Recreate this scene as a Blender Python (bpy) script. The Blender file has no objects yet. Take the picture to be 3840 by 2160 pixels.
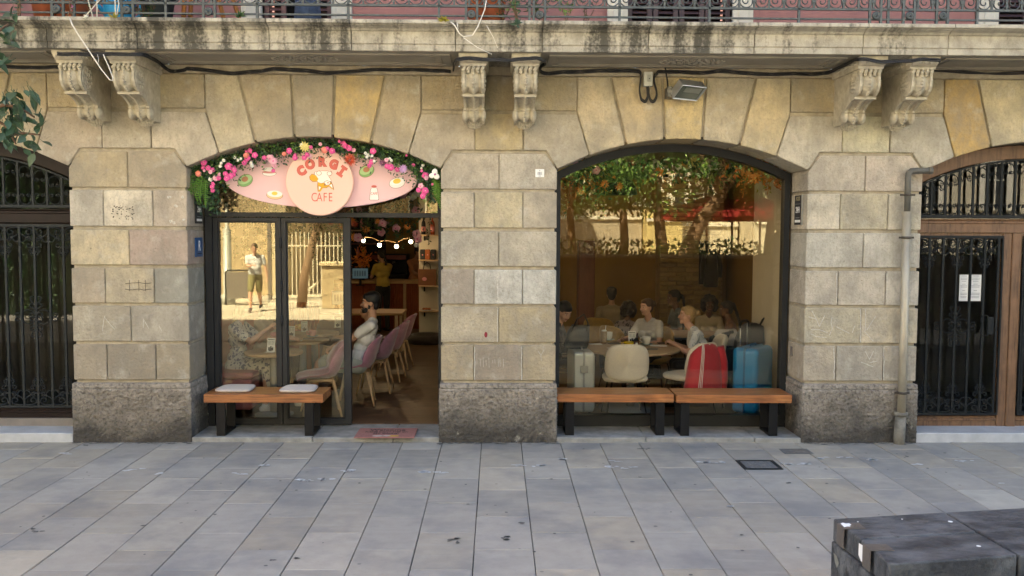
import bpy, bmesh, math, random
import numpy as np
from mathutils import Vector, Matrix, Euler

# ------------------------------------------------------------------ camera, sky, sun, exposure
SC = bpy.context.scene
COL = SC.collection
FPX, YAW, PITCH, ROLL = 3393.65, .01725, -.06438, .004514
CAMLOC = Vector((0, -9.07, 2.13))
_f = Vector((math.sin(YAW)*math.cos(PITCH), math.cos(YAW)*math.cos(PITCH), math.sin(PITCH)))
_r = Vector((math.cos(YAW), -math.sin(YAW), 0)); _u = _r.cross(_f)
_R = math.cos(ROLL)*_r+math.sin(ROLL)*_u; _U = -math.sin(ROLL)*_r+math.cos(ROLL)*_u
cam_data = bpy.data.cameras.new('camera'); cam = bpy.data.objects.new('camera', cam_data); COL.objects.link(cam)
cam.matrix_world = Matrix(((_R.x, _U.x, -_f.x, CAMLOC.x), (_R.y, _U.y, -_f.y, CAMLOC.y), (_R.z, _U.z, -_f.z, CAMLOC.z), (0, 0, 0, 1)))
cam_data.sensor_width = 36; cam_data.lens = 36*FPX/3840; cam_data.clip_start = .05; cam_data.clip_end = 500
SC.camera = cam

SUN_EL, SUN_AZ = math.radians(55), math.radians(38)    # az: angle of the sun left of the +y axis (behind the cafe building)
sun_dir = Vector((-math.sin(SUN_AZ)*math.cos(SUN_EL), math.cos(SUN_AZ)*math.cos(SUN_EL), math.sin(SUN_EL)))
world = bpy.data.worlds.new('World'); SC.world = world; world.use_nodes = True
wn = world.node_tree; wn.nodes.clear()
wo = wn.nodes.new('ShaderNodeOutputWorld'); wb = wn.nodes.new('ShaderNodeBackground'); ws = wn.nodes.new('ShaderNodeTexSky')
ws.sky_type = 'NISHITA'; ws.sun_disc = False; ws.sun_elevation = SUN_EL; ws.sun_rotation = math.atan2(sun_dir.x, sun_dir.y)
ws.air_density = 1.0; ws.dust_density = 3.0; ws.ozone_density = 1.0
wb.inputs['Strength'].default_value = .055
wn.links.new(ws.outputs[0], wb.inputs[0]); wn.links.new(wb.outputs[0], wo.inputs[0])
sl = bpy.data.lights.new('sun', 'SUN'); sl.energy = 5.0; sl.angle = math.radians(.53); sl.color = (1, .93, .82)
sun = bpy.data.objects.new('sun', sl); COL.objects.link(sun); sun.rotation_euler = (-sun_dir).to_track_quat('-Z', 'Y').to_euler()
vs = SC.view_settings; vs.view_transform = 'Standard'; vs.look = 'None'; vs.exposure = 3.62; vs.gamma = 1; vs.use_curve_mapping = False
vs.use_white_balance = True; vs.white_balance_temperature = 6550; vs.white_balance_tint = 8   # the camera's balance for open shade
SC.cycles.max_bounces = 8; SC.cycles.diffuse_bounces = 4; SC.cycles.transparent_max_bounces = 12; SC.cycles.glossy_bounces = 3
SC.cycles.caustics_reflective = False; SC.cycles.caustics_refractive = False

def ray(px, py):
    return (_R*((px-1920)/FPX)+_U*(-(py-1080)/FPX)+_f)
def P(px, py, y=0.0):                      # where the sight line of a photo pixel meets the plane at depth y
    d = ray(px, py); t = (y-CAMLOC.y)/d.y; return CAMLOC+d*t
def G(px, py, z=0.0):                      # ... meets the level z
    d = ray(px, py); t = (z-CAMLOC.z)/d.z; return CAMLOC+d*t

# ------------------------------------------------------------------ materials
MATS = {}
def mat(name, col, rough=.6, metal=0., noise=0., nscale=8., detail=6., bump=0., bscale=None, bdist=.01, tint=False, stretch=None,
        col2=None, spec=.5, emit=None, estr=0., extra=None, rand4=False, coat=0., sheen=0.):
    if name in MATS: return MATS[name]
    m = bpy.data.materials.new(name); m.use_nodes = True; nt = m.node_tree; N = nt.nodes; L = nt.links
    b = N['Principled BSDF']; b.inputs['Roughness'].default_value = rough; b.inputs['Metallic'].default_value = metal
    b.inputs['Specular IOR Level'].default_value = spec
    if coat: b.inputs['Coat Weight'].default_value = coat
    if sheen: b.inputs['Sheen Weight'].default_value = sheen
    c4 = tuple(col)+(1,); b.inputs['Base Color'].default_value = c4
    tc = N.new('ShaderNodeTexCoord'); src = tc.outputs['Object']
    if stretch:
        mp = N.new('ShaderNodeMapping'); mp.inputs['Scale'].default_value = stretch; L.new(src, mp.inputs[0]); src = mp.outputs[0]
    cur = None
    def noi(scale, det=detail, ro=.6):
        n = N.new('ShaderNodeTexNoise'); n.inputs['Scale'].default_value = scale; n.inputs['Detail'].default_value = det; n.inputs['Roughness'].default_value = ro
        L.new(src, n.inputs['Vector'])
        if rand4 or tint:
            n.noise_dimensions = '4D'; oi = N.new('ShaderNodeObjectInfo'); mm = N.new('ShaderNodeMath'); mm.operation = 'MULTIPLY'; mm.inputs[1].default_value = 37
            L.new(oi.outputs['Random'], mm.inputs[0]); L.new(mm.outputs[0], n.inputs['W'])
        return n
    if noise > 0 or col2:
        n = noi(nscale); r = N.new('ShaderNodeMapRange'); r.inputs[1].default_value = .3; r.inputs[2].default_value = .7
        L.new(n.outputs['Fac'], r.inputs[0])
        mx = N.new('ShaderNodeMix'); mx.data_type = 'RGBA'; L.new(r.outputs[0], mx.inputs['Factor'])
        mx.inputs['A'].default_value = tuple(max(0, x*(1-noise)) for x in col)+(1,)
        mx.inputs['B'].default_value = tuple(min(1, x*(1+noise)) for x in (col2 or col))+(1,)
        cur = mx.outputs['Result']
    if tint:
        oi = N.new('ShaderNodeObjectInfo'); mx = N.new('ShaderNodeMix'); mx.data_type = 'RGBA'; mx.blend_type = 'MULTIPLY'; mx.inputs['Factor'].default_value = 1
        if cur: L.new(cur, mx.inputs['A'])
        else: mx.inputs['A'].default_value = c4
        L.new(oi.outputs['Color'], mx.inputs['B']); cur = mx.outputs['Result']
    if extra: cur = extra(N, L, src, cur, b, noi, tc)
    if cur is not None: L.new(cur, b.inputs['Base Color'])
    if bump:
        n = noi(bscale or nscale*3, 8); bp = N.new('ShaderNodeBump'); bp.inputs['Strength'].default_value = bump; bp.inputs['Distance'].default_value = bdist
        L.new(n.outputs['Fac'], bp.inputs['Height']); L.new(bp.outputs[0], b.inputs['Normal'])
    if emit:
        b.inputs['Emission Color'].default_value = tuple(emit)+(1,); b.inputs['Emission Strength'].default_value = estr
    MATS[name] = m; return m

def rgbmix(N, L, a, colb, fac):
    mx = N.new('ShaderNodeMix'); mx.data_type = 'RGBA'; L.new(fac, mx.inputs['Factor'])
    if a is not None: L.new(a, mx.inputs['A'])
    if isinstance(colb, tuple): mx.inputs['B'].default_value = colb+(1,)
    else: L.new(colb, mx.inputs['B'])
    return mx.outputs['Result']
def mrange(N, L, src, a, b, c=0., d=1.):
    r = N.new('ShaderNodeMapRange'); r.inputs[1].default_value = a; r.inputs[2].default_value = b; r.inputs[3].default_value = c; r.inputs[4].default_value = d
    L.new(src, r.inputs[0]); return r.outputs[0]
def mathn(N, L, op, a, b):
    m = N.new('ShaderNodeMath'); m.operation = op
    for i, v in enumerate((a, b)):
        if isinstance(v, (int, float)): m.inputs[i].default_value = v
        else: L.new(v, m.inputs[i])
    return m.outputs[0]
def noise_at(N, L, vec, scale, detail=5, sc=(1, 1, 1), ro=.6):
    mp = N.new('ShaderNodeMapping'); mp.inputs['Scale'].default_value = sc; L.new(vec, mp.inputs[0])
    n = N.new('ShaderNodeTexNoise'); n.inputs['Scale'].default_value = scale; n.inputs['Detail'].default_value = detail; n.inputs['Roughness'].default_value = ro
    L.new(mp.outputs[0], n.inputs['Vector']); return n.outputs['Fac']

def x_stone(N, L, src, cur, b, noi, tc):         # blotches, grain and pits in sandstone
    geo = N.new('ShaderNodeNewGeometry'); pos = geo.outputs['Position']
    blot = mrange(N, L, noise_at(N, L, pos, 2.3, 5), .42, .66, 0, .7)
    cur = rgbmix(N, L, cur, (.265, .24, .195), blot)
    cur = rgbmix(N, L, cur, (.56, .52, .44), mrange(N, L, noise_at(N, L, pos, 5.5, 5), .54, .72, 0, .55))
    tool = noise_at(N, L, pos, 13, 6, (1.7, 1, .8), .7); cur = rgbmix(N, L, cur, (.24, .215, .17), mrange(N, L, tool, .47, .68, 0, .40))
    lich = mrange(N, L, noise_at(N, L, pos, 3.6, 7, (1, 1, .6), .7), .56, .70, 0, .28); cur = rgbmix(N, L, cur, (.31, .30, .28), lich)
    grain = mrange(N, L, noise_at(N, L, pos, 48, 4), .52, .72, 0, .34)
    cur = rgbmix(N, L, cur, (.20, .17, .125), grain)
    pits = mrange(N, L, noise_at(N, L, pos, 21, 2), .70, .77, 0, .5)
    cur = rgbmix(N, L, cur, (.09, .075, .055), pits)
    return cur
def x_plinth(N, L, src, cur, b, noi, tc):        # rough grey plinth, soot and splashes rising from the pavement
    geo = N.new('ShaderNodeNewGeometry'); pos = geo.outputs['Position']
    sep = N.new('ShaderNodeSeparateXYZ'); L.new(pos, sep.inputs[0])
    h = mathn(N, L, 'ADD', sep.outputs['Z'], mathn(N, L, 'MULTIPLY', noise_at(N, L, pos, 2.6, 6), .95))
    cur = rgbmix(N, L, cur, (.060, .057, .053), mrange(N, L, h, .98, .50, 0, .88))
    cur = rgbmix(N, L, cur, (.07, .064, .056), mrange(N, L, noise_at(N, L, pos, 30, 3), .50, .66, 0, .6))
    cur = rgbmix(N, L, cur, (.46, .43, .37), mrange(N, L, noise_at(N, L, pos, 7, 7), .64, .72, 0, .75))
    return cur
def x_balcony(N, L, src, cur, b, noi, tc):       # black run-off streaks on the balcony edge
    geo = N.new('ShaderNodeNewGeometry'); pos = geo.outputs['Position']
    sep = N.new('ShaderNodeSeparateXYZ'); L.new(pos, sep.inputs[0])
    st = noise_at(N, L, pos, 9, 5, (1, .2, .14)); big = noise_at(N, L, pos, .9, 3, (1, .1, .1)); fine = noise_at(N, L, pos, 38, 5)
    xb = mrange(N, L, sep.outputs['X'], 1.0, 2.4, .0, -.13)
    s = mathn(N, L, 'ADD', mathn(N, L, 'ADD', mathn(N, L, 'MULTIPLY', st, .75), mathn(N, L, 'MULTIPLY', big, .62)), xb)
    s = mathn(N, L, 'ADD', s, mathn(N, L, 'MULTIPLY', fine, .34))
    cur = rgbmix(N, L, cur, (.20, .185, .15), mrange(N, L, noise_at(N, L, pos, 7, 7, (1, .3, .7), .7), .44, .66, 0, .7))
    cur = rgbmix(N, L, cur, (.055, .052, .044), mrange(N, L, s, .79, .95, 0, .92))
    return cur
def x_slab(N, L, src, cur, b, noi, tc):          # worn paving: veins, cloudy wear and dark gum spots
    geo = N.new('ShaderNodeNewGeometry'); pos = geo.outputs['Position']
    vein = noise_at(N, L, pos, 6, 6, (.35, 2.2, 1)); cur = rgbmix(N, L, cur, (.36, .335, .29), mrange(N, L, vein, .5, .70, 0, .55))
    cur = rgbmix(N, L, cur, (.165, .17, .175), mrange(N, L, noise_at(N, L, pos, 1.6, 5), .48, .68, 0, .6))
    cur = rgbmix(N, L, cur, (.13, .13, .125), mrange(N, L, noise_at(N, L, pos, 60, 4, (.6, 1.5, 1)), .6, .75, 0, .32))
    vo = N.new('ShaderNodeTexVoronoi'); vo.inputs['Scale'].default_value = 3.1; L.new(pos, vo.inputs['Vector'])
    gum = mrange(N, L, vo.outputs['Distance'], .05, .03, 0, .45); cur = rgbmix(N, L, cur, (.055, .055, .055), gum)
    return cur
def x_wood(N, L, src, cur, b, noi, tc):          # grain along x
    g = noise_at(N, L, tc.outputs['Object'], 5, 6, (.5, 9, 9)); k = noise_at(N, L, tc.outputs['Object'], 2.2, 3, (.8, 3, 3))
    cur = rgbmix(N, L, cur, (.085, .026, .009), mrange(N, L, g, .44, .66, 0, .85))
    cur = rgbmix(N, L, cur, (.62, .33, .12), mrange(N, L, k, .55, .75, 0, .55)); return cur
def x_doorwood(N, L, src, cur, b, noi, tc):
    g = noise_at(N, L, tc.outputs['Object'], 7, 6, (5, 5, .5)); w = noise_at(N, L, tc.outputs['Object'], 3, 5)
    cur = rgbmix(N, L, cur, (.05, .026, .013), mrange(N, L, g, .48, .7, 0, .8))
    cur = rgbmix(N, L, cur, (.13, .085, .055), mrange(N, L, w, .62, .74, 0, .6)); return cur
def x_print(dark, scale, lo, hi):
    def f(N, L, src, cur, b, noi, tc):
        return rgbmix(N, L, cur, dark, mrange(N, L, noise_at(N, L, tc.outputs['Object'], scale, 3), lo, hi))
    return f

M = dict(
 stone=mat('sandstone', (.455, .422, .36), .9, noise=.16, nscale=5, tint=True, bump=1., bscale=34, bdist=.02, extra=x_stone, spec=.25),
 mortar=mat('mortar', (.36, .31, .225), .95, noise=.25, nscale=12, bump=.5, bscale=60),
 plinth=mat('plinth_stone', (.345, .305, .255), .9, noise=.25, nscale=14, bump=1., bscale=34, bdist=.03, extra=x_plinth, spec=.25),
 balc=mat('balcony_stone', (.42, .385, .315), .9, noise=.12, nscale=6, bump=.4, bscale=70, extra=x_balcony, spec=.25),
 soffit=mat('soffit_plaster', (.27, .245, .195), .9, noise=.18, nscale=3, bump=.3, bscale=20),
 carved=mat('carved_stone', (.42, .375, .285), .85, noise=.22, nscale=14, bump=.35, bscale=60, spec=.3),
 slab=mat('paving_stone', (.345, .318, .272), .72, noise=.10, nscale=7, tint=True, bump=.3, bscale=50, bdist=.004, extra=x_slab, spec=.35),
 joint=mat('paving_joint', (.06, .058, .054), .95, noise=.3, nscale=20),
 sill=mat('sill_stone', (.26, .255, .235), .85, noise=.3, nscale=7, bump=.5, bscale=30),
 marble=mat('marble_step', (.46, .465, .47), .45, noise=.16, nscale=6),
 iron=mat('wrought_iron', (.020, .024, .026), .6, metal=.2, spec=.3, noise=.3, nscale=30, bump=.2, bscale=80),
 irondk=mat('black_iron', (.013, .015, .016), .6, metal=.2, spec=.25, noise=.3, nscale=30),
 ironrail=mat('railing_iron', (.068, .078, .080), .55, metal=.4, noise=.3, nscale=30),
 frame=mat('dark_frame_paint', (.020, .021, .023), .5, noise=.15, nscale=9, spec=.3),
 black=mat('black_steel', (.005, .005, .006), .5, noise=.2, nscale=15, spec=.25),
 mahog=mat('mahogany_paint', (.010, .004, .0035), .5, noise=.4, nscale=9, spec=.25),
 doorwood=mat('door_wood', (.17, .088, .042), .55, noise=.25, nscale=6, extra=x_doorwood, bump=.25, bscale=40),
 benchwood=mat('bench_wood', (.36, .135, .04), .42, noise=.22, nscale=4, extra=x_wood, bump=.15, bscale=30),
 tablewood=mat('table_wood', (.48, .33, .19), .5, noise=.18, nscale=5, stretch=(1, 6, 6)),
 floorwood=mat('floor_wood', (.115, .068, .037), .38, noise=.25, nscale=5, stretch=(1, 9, 9), tint=True),
 legwood=mat('leg_wood', (.55, .38, .22), .5, noise=.15, nscale=6),
 pinkplaster=mat('pink_plaster', (.33, .155, .14), .9, noise=.13, nscale=4, bump=.2, bscale=50),
 jamb=mat('jamb_stone', (.60, .56, .47), .8, noise=.1, nscale=8),
 shutter=mat('shutter_paint', (.055, .030, .034), .55, noise=.2, nscale=12),
 shutter2=mat('shutter_paint_red', (.13, .06, .058), .55, noise=.2, nscale=12),
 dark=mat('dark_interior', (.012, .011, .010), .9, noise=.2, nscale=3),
 wallin=mat('inner_wall_paint', (.25, .150, .032), .9, noise=.08, nscale=2, bump=.1, bscale=40),
 wallcream=mat('inner_wall_cream', (.66, .60, .48), .85, noise=.06, nscale=2),
 wallbrick=mat('painted_brick', (.33, .235, .10), .85, noise=.2, nscale=12, bump=.6, bscale=25, tint=True),
 brownpanel=mat('brown_panel', (.16, .045, .018), .5, noise=.25, nscale=4, stretch=(6, 6, 1)),
 ceil=mat('ceiling_paint', (.25, .19, .11), .9, noise=.05, nscale=3),
 rust=mat('rust', (.16, .055, .025), .85, noise=.4, nscale=40),
 cable=mat('cable_rubber', (.012, .011, .011), .6, noise=.2, nscale=20),
 greyplastic=mat('grey_plastic', (.50, .50, .44), .55, noise=.06, nscale=10),
 alu=mat('aluminium', (.55, .56, .56), .35, metal=.9, noise=.08, nscale=10),
 white=mat('white_paper', (.82, .82, .80), .7, noise=.03, nscale=10),
 ink=mat('black_ink', (.02, .02, .022), .7, noise=.1, nscale=10),
 ceramic=mat('white_ceramic', (.75, .73, .68), .25, noise=.03, nscale=10),
 yellowc=mat('yellow_ceramic', (.85, .58, .02), .25, noise=.05, nscale=10),
 pinkc=mat('pink_ceramic', (.72, .30, .29), .25, noise=.05, nscale=10),
 bluec=mat('pale_blue_ceramic', (.33, .45, .47), .25, noise=.05, nscale=10),
 terracotta=mat('terracotta', (.42, .12, .055), .8, noise=.2, nscale=10),
 bluep=mat('blue_plastic', (.02, .36, .70), .35, noise=.06, nscale=6),
 twig=mat('pale_twig', (.62, .58, .50), .8, noise=.2, nscale=30),
 brown=mat('brown_bark', (.15, .09, .055), .9, noise=.35, nscale=14, bump=.6, bscale=30),
)
def leafmat(name, c, v=.35, rough=.5):
    m = mat(name, c, rough, noise=v, nscale=9, rand4=True, spec=.4)
    b = m.node_tree.nodes['Principled BSDF']
    b.inputs['Subsurface Weight'].default_value = 0
    return m
for nm, c in (('leaf', (.075, .15, .04)), ('leafdk', (.035, .085, .03)), ('leaflt', (.16, .28, .06)), ('leafblue', (.05, .10, .065)), ('leafyel', (.30, .27, .04)), ('fern', (.11, .24, .03)), ('leafolive', (.09, .10, .035)), ('leafor', (.55, .20, .03))):
    M[nm] = leafmat('foliage_'+nm, c)
for nm, c in (('fpink', (.76, .085, .30)), ('fpale', (.80, .40, .48)), ('fwhite', (.82, .80, .72)), ('fyel', (.82, .68, .22)), ('fred', (.72, .12, .05)), ('fcoral', (.85, .25, .18)), ('fmauve', (.45, .15, .32)), ('flilac', (.62, .35, .62)), ('forange', (.85, .30, .05))):
    M[nm] = mat('petal_'+nm, c, .6, noise=.18, nscale=20, rand4=True, sheen=.2)

def glass_mat(name, tintc, base, gain, trans):
    m = bpy.data.materials.new(name); m.use_nodes = True; nt = m.node_tree; N = nt.nodes; L = nt.links; N.clear()
    o = N.new('ShaderNodeOutputMaterial'); mx = N.new('ShaderNodeMixShader'); t = N.new('ShaderNodeBsdfTransparent'); g = N.new('ShaderNodeBsdfGlossy')
    g.inputs['Roughness'].default_value = .0; g.inputs['Color'].default_value = tintc+(1,); t.inputs['Color'].default_value = trans+(1,)
    lw = N.new('ShaderNodeLayerWeight'); lw.inputs['Blend'].default_value = .5
    p = mathn(N, L, 'POWER', lw.outputs['Facing'], 4.0); f = mrange(N, L, p, 0, 1, base, gain)
    L.new(f, mx.inputs[0]); L.new(t.outputs[0], mx.inputs[1]); L.new(g.outputs[0], mx.inputs[2]); L.new(mx.outputs[0], o.inputs[0])
    MATS[name] = m; return m
M['glass'] = glass_mat('shop_glass', (1, .92, .66), .050, .9, (.90, .885, .84))
M['glassdoor'] = glass_mat('shop_door_glass', (1, .90, .62), .078, .9, (.92, .92, .88))
M['glassdk'] = glass_mat('door_glass', (1, .95, .85), .022, .9, (.8, .82, .82))

# ------------------------------------------------------------------ mesh builder
class MB:
    def __init__(s): s.v = []; s.f = []; s.m = []; s.sm = []
    def add(s, vs, fs, mi=0, smooth=False):
        o = len(s.v); s.v.extend(tuple(v) for v in vs)
        for f in fs: s.f.append(tuple(i+o for i in f)); s.m.append(mi); s.sm.append(smooth)
        return s
    def box(s, x0, x1, y0, y1, z0, z1, mi=0):
        vs = [(x, y, z) for z in (z0, z1) for y in (y0, y1) for x in (x0, x1)]
        return s.add(vs, [(0, 2, 3, 1), (4, 5, 7, 6), (0, 1, 5, 4), (2, 6, 7, 3), (0, 4, 6, 2), (1, 3, 7, 5)], mi)
    def obox(s, mtx, sx, sy, sz, mi=0):
        vs = [mtx @ Vector((x*sx/2, y*sy/2, z*sz/2)) for z in (-1, 1) for y in (-1, 1) for x in (-1, 1)]
        return s.add(vs, [(0, 2, 3, 1), (4, 5, 7, 6), (0, 1, 5, 4), (2, 6, 7, 3), (0, 4, 6, 2), (1, 3, 7, 5)], mi)
    def prism(s, poly, y0, y1, mi=0, axis='y'):          # poly: list of (a,b); extruded along an axis
        n = len(poly)
        def mk(a, b, c): return (a, c, b) if axis == 'y' else ((a, b, c) if axis == 'z' else (c, a, b))
        vs = [mk(a, b, y0) for a, b in poly]+[mk(a, b, y1) for a, b in poly]
        fs = [tuple(range(n)), tuple(range(2*n-1, n-1, -1))]+[(i, i+n, (i+1) % n+n, (i+1) % n) for i in range(n)]
        return s.add(vs, fs, mi)
    def ring(s, poly, hole, y0, y1, mi=0):               # frame between two outlines of equal length (a,b)->(x,z)
        n = len(poly); vs = []
        for y in (y0, y1):
            vs += [(a, y, b) for a, b in poly]+[(a, y, b) for a, b in hole]
        fs = []
        for i in range(n):
            j = (i+1) % n
            fs += [(i, j, n+j, n+i), (2*n+i, 3*n+i, 3*n+j, 2*n+j), (i, 2*n+i, 2*n+j, j), (n+i, n+j, 3*n+j, 3*n+i)]
        return s.add(vs, fs, mi)
    def tube(s, pts, r, n=6, mi=0, r1=None, cap=True, flat=None):
        pts = [Vector(p) for p in pts]; k = len(pts)
        if k < 2: return s
        vs = []; up = None
        for i, p in enumerate(pts):
            t = (pts[min(i+1, k-1)]-pts[max(i-1, 0)])
            if t.length < 1e-9: t = Vector((0, 0, 1))
            t.normalize()
            if up is None: up = Vector((0, 1, 0)) if abs(t.y) < .9 else Vector((1, 0, 0))
            a = t.cross(up)
            if a.length < 1e-6: a = t.orthogonal()
            a.normalize(); b = t.cross(a)
            if not flat: up = -b if b.dot(up) < 0 else b
            rr = r if r1 is None else r+(r1-r)*i/(k-1)
            ry = rr if flat is None else flat
            for j in range(n):
                q = 2*math.pi*(j+.5)/n; vs.append(p+a*math.cos(q)*rr+b*math.sin(q)*ry)
        fs = [(i*n+j, i*n+(j+1) % n, (i+1)*n+(j+1) % n, (i+1)*n+j) for i in range(k-1) for j in range(n)]
        if cap: fs += [tuple(range(n-1, -1, -1)), tuple((k-1)*n+j for j in range(n))]
        return s.add(vs, fs, mi, n > 4)
    def lathe(s, prof, n=16, mi=0, c=(0, 0, 0), axis='z', smooth=True):
        c = Vector(c); vs = []
        for r, h in prof:
            for j in range(n):
                q = 2*math.pi*j/n; a, b = r*math.cos(q), r*math.sin(q)
                vs.append(c+Vector((a, b, h) if axis == 'z' else ((a, h, b) if axis == 'y' else (h, a, b))))
        k = len(prof)
        fs = [(i*n+j, i*n+(j+1) % n, (i+1)*n+(j+1) % n, (i+1)*n+j) for i in range(k-1) for j in range(n)]
        if prof[0][0] > 1e-5: fs.append(tuple(range(n-1, -1, -1)))
        if prof[-1][0] > 1e-5: fs.append(tuple((k-1)*n+j for j in range(n)))
        return s.add(vs, fs, mi, smooth)
    def ball(s, c, r, mi=0, nu=10, nv=6, sc=(1, 1, 1), rot=None):
        c = Vector(c); vs = [Vector((0, 0, -1))]
        for i in range(1, nv):
            t = math.pi*i/nv
            for j in range(nu): vs.append(Vector((math.sin(t)*math.cos(2*math.pi*j/nu), math.sin(t)*math.sin(2*math.pi*j/nu), -math.cos(t))))
        vs.append(Vector((0, 0, 1))); L = len(vs)-1
        fs = [(0, 1+(j+1) % nu, 1+j) for j in range(nu)]
        for i in range(nv-2):
            for j in range(nu): a = 1+i*nu; fs.append((a+j, a+(j+1) % nu, a+nu+(j+1) % nu, a+nu+j))
        fs += [(L, L-nu+j, L-nu+(j+1) % nu) for j in range(nu)]
        out = []
        for v in vs:
            w = Vector((v.x*r*sc[0], v.y*r*sc[1], v.z*r*sc[2]))
            out.append(c+(rot @ w if rot else w))
        return s.add(out, fs, mi, True)
    def mesh(s, name, mats, bevel=0., segs=1, solid=True):
        me = bpy.data.meshes.new(name); me.from_pydata(s.v, [], s.f)
        for m in (mats if isinstance(mats, (list, tuple)) else [mats]): me.materials.append(m)
        me.polygons.foreach_set('material_index', s.m); me.polygons.foreach_set('use_smooth', s.sm); me.update()
        bm = bmesh.new(); bm.from_mesh(me)
        if solid: bmesh.ops.recalc_face_normals(bm, faces=bm.faces)
        if bevel: bmesh.ops.bevel(bm, geom=[e for e in bm.edges if e.is_manifold and e.calc_face_angle(0) > .5], offset=bevel, segments=segs, affect='EDGES', profile=.5, clamp_overlap=True)
        bm.to_mesh(me); bm.free(); return me
    def build(s, name, mats, parent=None, bevel=0., segs=1, solid=True, color=None, label=None):
        o = bpy.data.objects.new(name, s.mesh(name, mats, bevel, segs, solid)); COL.objects.link(o)
        if parent: o.parent = parent
        if color: o.color = tuple(color)+(1,)
        if label: o['label'] = label
        return o
def objm(name, me, parent=None, loc=None, color=None):
    o = bpy.data.objects.new(name, me); COL.objects.link(o)
    if parent: o.parent = parent
    if loc is not None: o.location = loc
    if color: o.color = tuple(color)+(1,)
    return o
def tag(o, label, cat, group=None):
    o['label'] = label; o['category'] = cat
    if group: o['group'] = group
    return o
def thing(name, label, cat, loc=(0, 0, 0), rz=0., group=None):
    o = bpy.data.objects.new(name, None); COL.objects.link(o); o.location = loc; o.rotation_euler = (0, 0, rz); o.empty_display_size = .1
    return tag(o, label, cat, group)
def struct(o): o['kind'] = 'structure'; return o
def stuff(o): o['kind'] = 'stuff'; return o
def dup(root, loc, rz, label=None):
    def cp(o, par):
        c = o.copy(); COL.objects.link(c)
        if par: c.parent = par
        for ch in list(o.children): cp(ch, c)
        return c
    r = cp(root, None); r.location = loc; r.rotation_euler = (0, 0, rz)
    if label: r['label'] = label
    return r
RND = random.Random(7)
def spiral(cx, cz, r, a0, a1, n=14, shrink=.25):         # points of a scroll in the xz plane
    return [(cx+(r*(1-(1-shrink)*i/n))*math.cos(a0+(a1-a0)*i/n), cz+(r*(1-(1-shrink)*i/n))*math.sin(a0+(a1-a0)*i/n)) for i in range(n+1)]
def bez(p0, p1, p2, p3, n=8):
    out = []
    for i in range(n+1):
        t = i/n; a, b, c, d = (1-t)**3, 3*t*(1-t)**2, 3*t*t*(1-t), t**3
        out.append(tuple(a*p0[k]+b*p1[k]+c*p2[k]+d*p3[k] for k in range(len(p0))))
    return out
def text_mesh(s, size, bold=0., depth=.001):
    cu = bpy.data.curves.new('lettering', 'FONT'); cu.body = s; cu.size = size; cu.align_x = 'CENTER'; cu.align_y = 'CENTER'; cu.offset = bold; cu.extrude = depth; cu.resolution_u = 3
    o = bpy.data.objects.new('lettering', cu); COL.objects.link(o)
    dg = bpy.context.evaluated_depsgraph_get(); dg.update()
    me = bpy.data.meshes.new_from_object(o.evaluated_get(dg)); bpy.data.objects.remove(o); bpy.data.curves.remove(cu); return me
def text(name, s, size, loc, rot, m, parent=None, bold=0., depth=.001, sx=1.):
    me = text_mesh(s, size, bold, depth); me.materials.clear(); me.materials.append(m)
    o = objm(name, me, parent, loc); o.rotation_euler = rot; o.scale = (sx, 1, 1); return o
FRONT = (math.pi/2, 0, 0)                                # lettering that faces the street (-y)
# ------------------------------------------------------------------ the ground
ZG = -.02                                                # pavement level
KG = 1.0094
def slab_x(k): return (.252+.3945*k)*KG
SL = .693*KG
pav = MB().box(-14, 14, -40, .6, ZG-.30, ZG-.016).build('pavement', M['joint']); struct(pav)
pl = MB().box(-14, 14, -40, -7.2, ZG-.015, ZG).build('plaza_paving', mat('plaza_stone', (.42, .385, .32), .8, noise=.15, nscale=5, extra=x_slab), pav); stuff(pl)
far = MB().box(-150, 150, -150, -40, ZG-.3, ZG-.01).box(-150, -14, -40, 150, ZG-.3, ZG-.01).box(14, 150, -40, 150, ZG-.3, ZG-.01).box(-14, 14, 12, 150, ZG-.3, ZG-.01).build('ground', mat('street_ground', (.24, .235, .22), .85, noise=.2, nscale=2)); struct(far)
SLABC = [(.90, .91, .93), (.98, .98, .98), (1.0, .98, .93), (1.05, 1.03, 1.0), (.86, .88, .91), (1.07, 1.01, .91), (.94, .95, .97), (.92, .90, .87)]
nsl = 0
for k in range(-14, 14):
    x0 = slab_x(k)+.003; x1 = slab_x(k+1)-.003
    par = (k % 2 == 0)                                   # courses break joint from one strip to the next
    yj = (-9.07+(9.07-.739+.693)*KG) if par else (-9.07+(9.07-.392)*KG)
    y = yj+SL
    while y > -6.6:
        a, b = max(y-SL, -7.19)+.0025, min(y, -.012)-.0025
        if b-a > .02:
            dz = RND.uniform(-.0022, .0022); c = RND.choice(SLABC); v = RND.uniform(.88, 1.10)
            if RND.random() < .12: c = (1.16, 1.09, .96)
            if RND.random() < .04: c = (1.35, 1.38, 1.36)
            MB().box(x0+RND.uniform(-.001, .001), x1, a, b, ZG-.05, ZG+dz).build('slab', M['slab'], pav, bevel=.0035, color=[(1+(q-1)*.7)*v for q in c]); nsl += 1
        y -= SL
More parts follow.
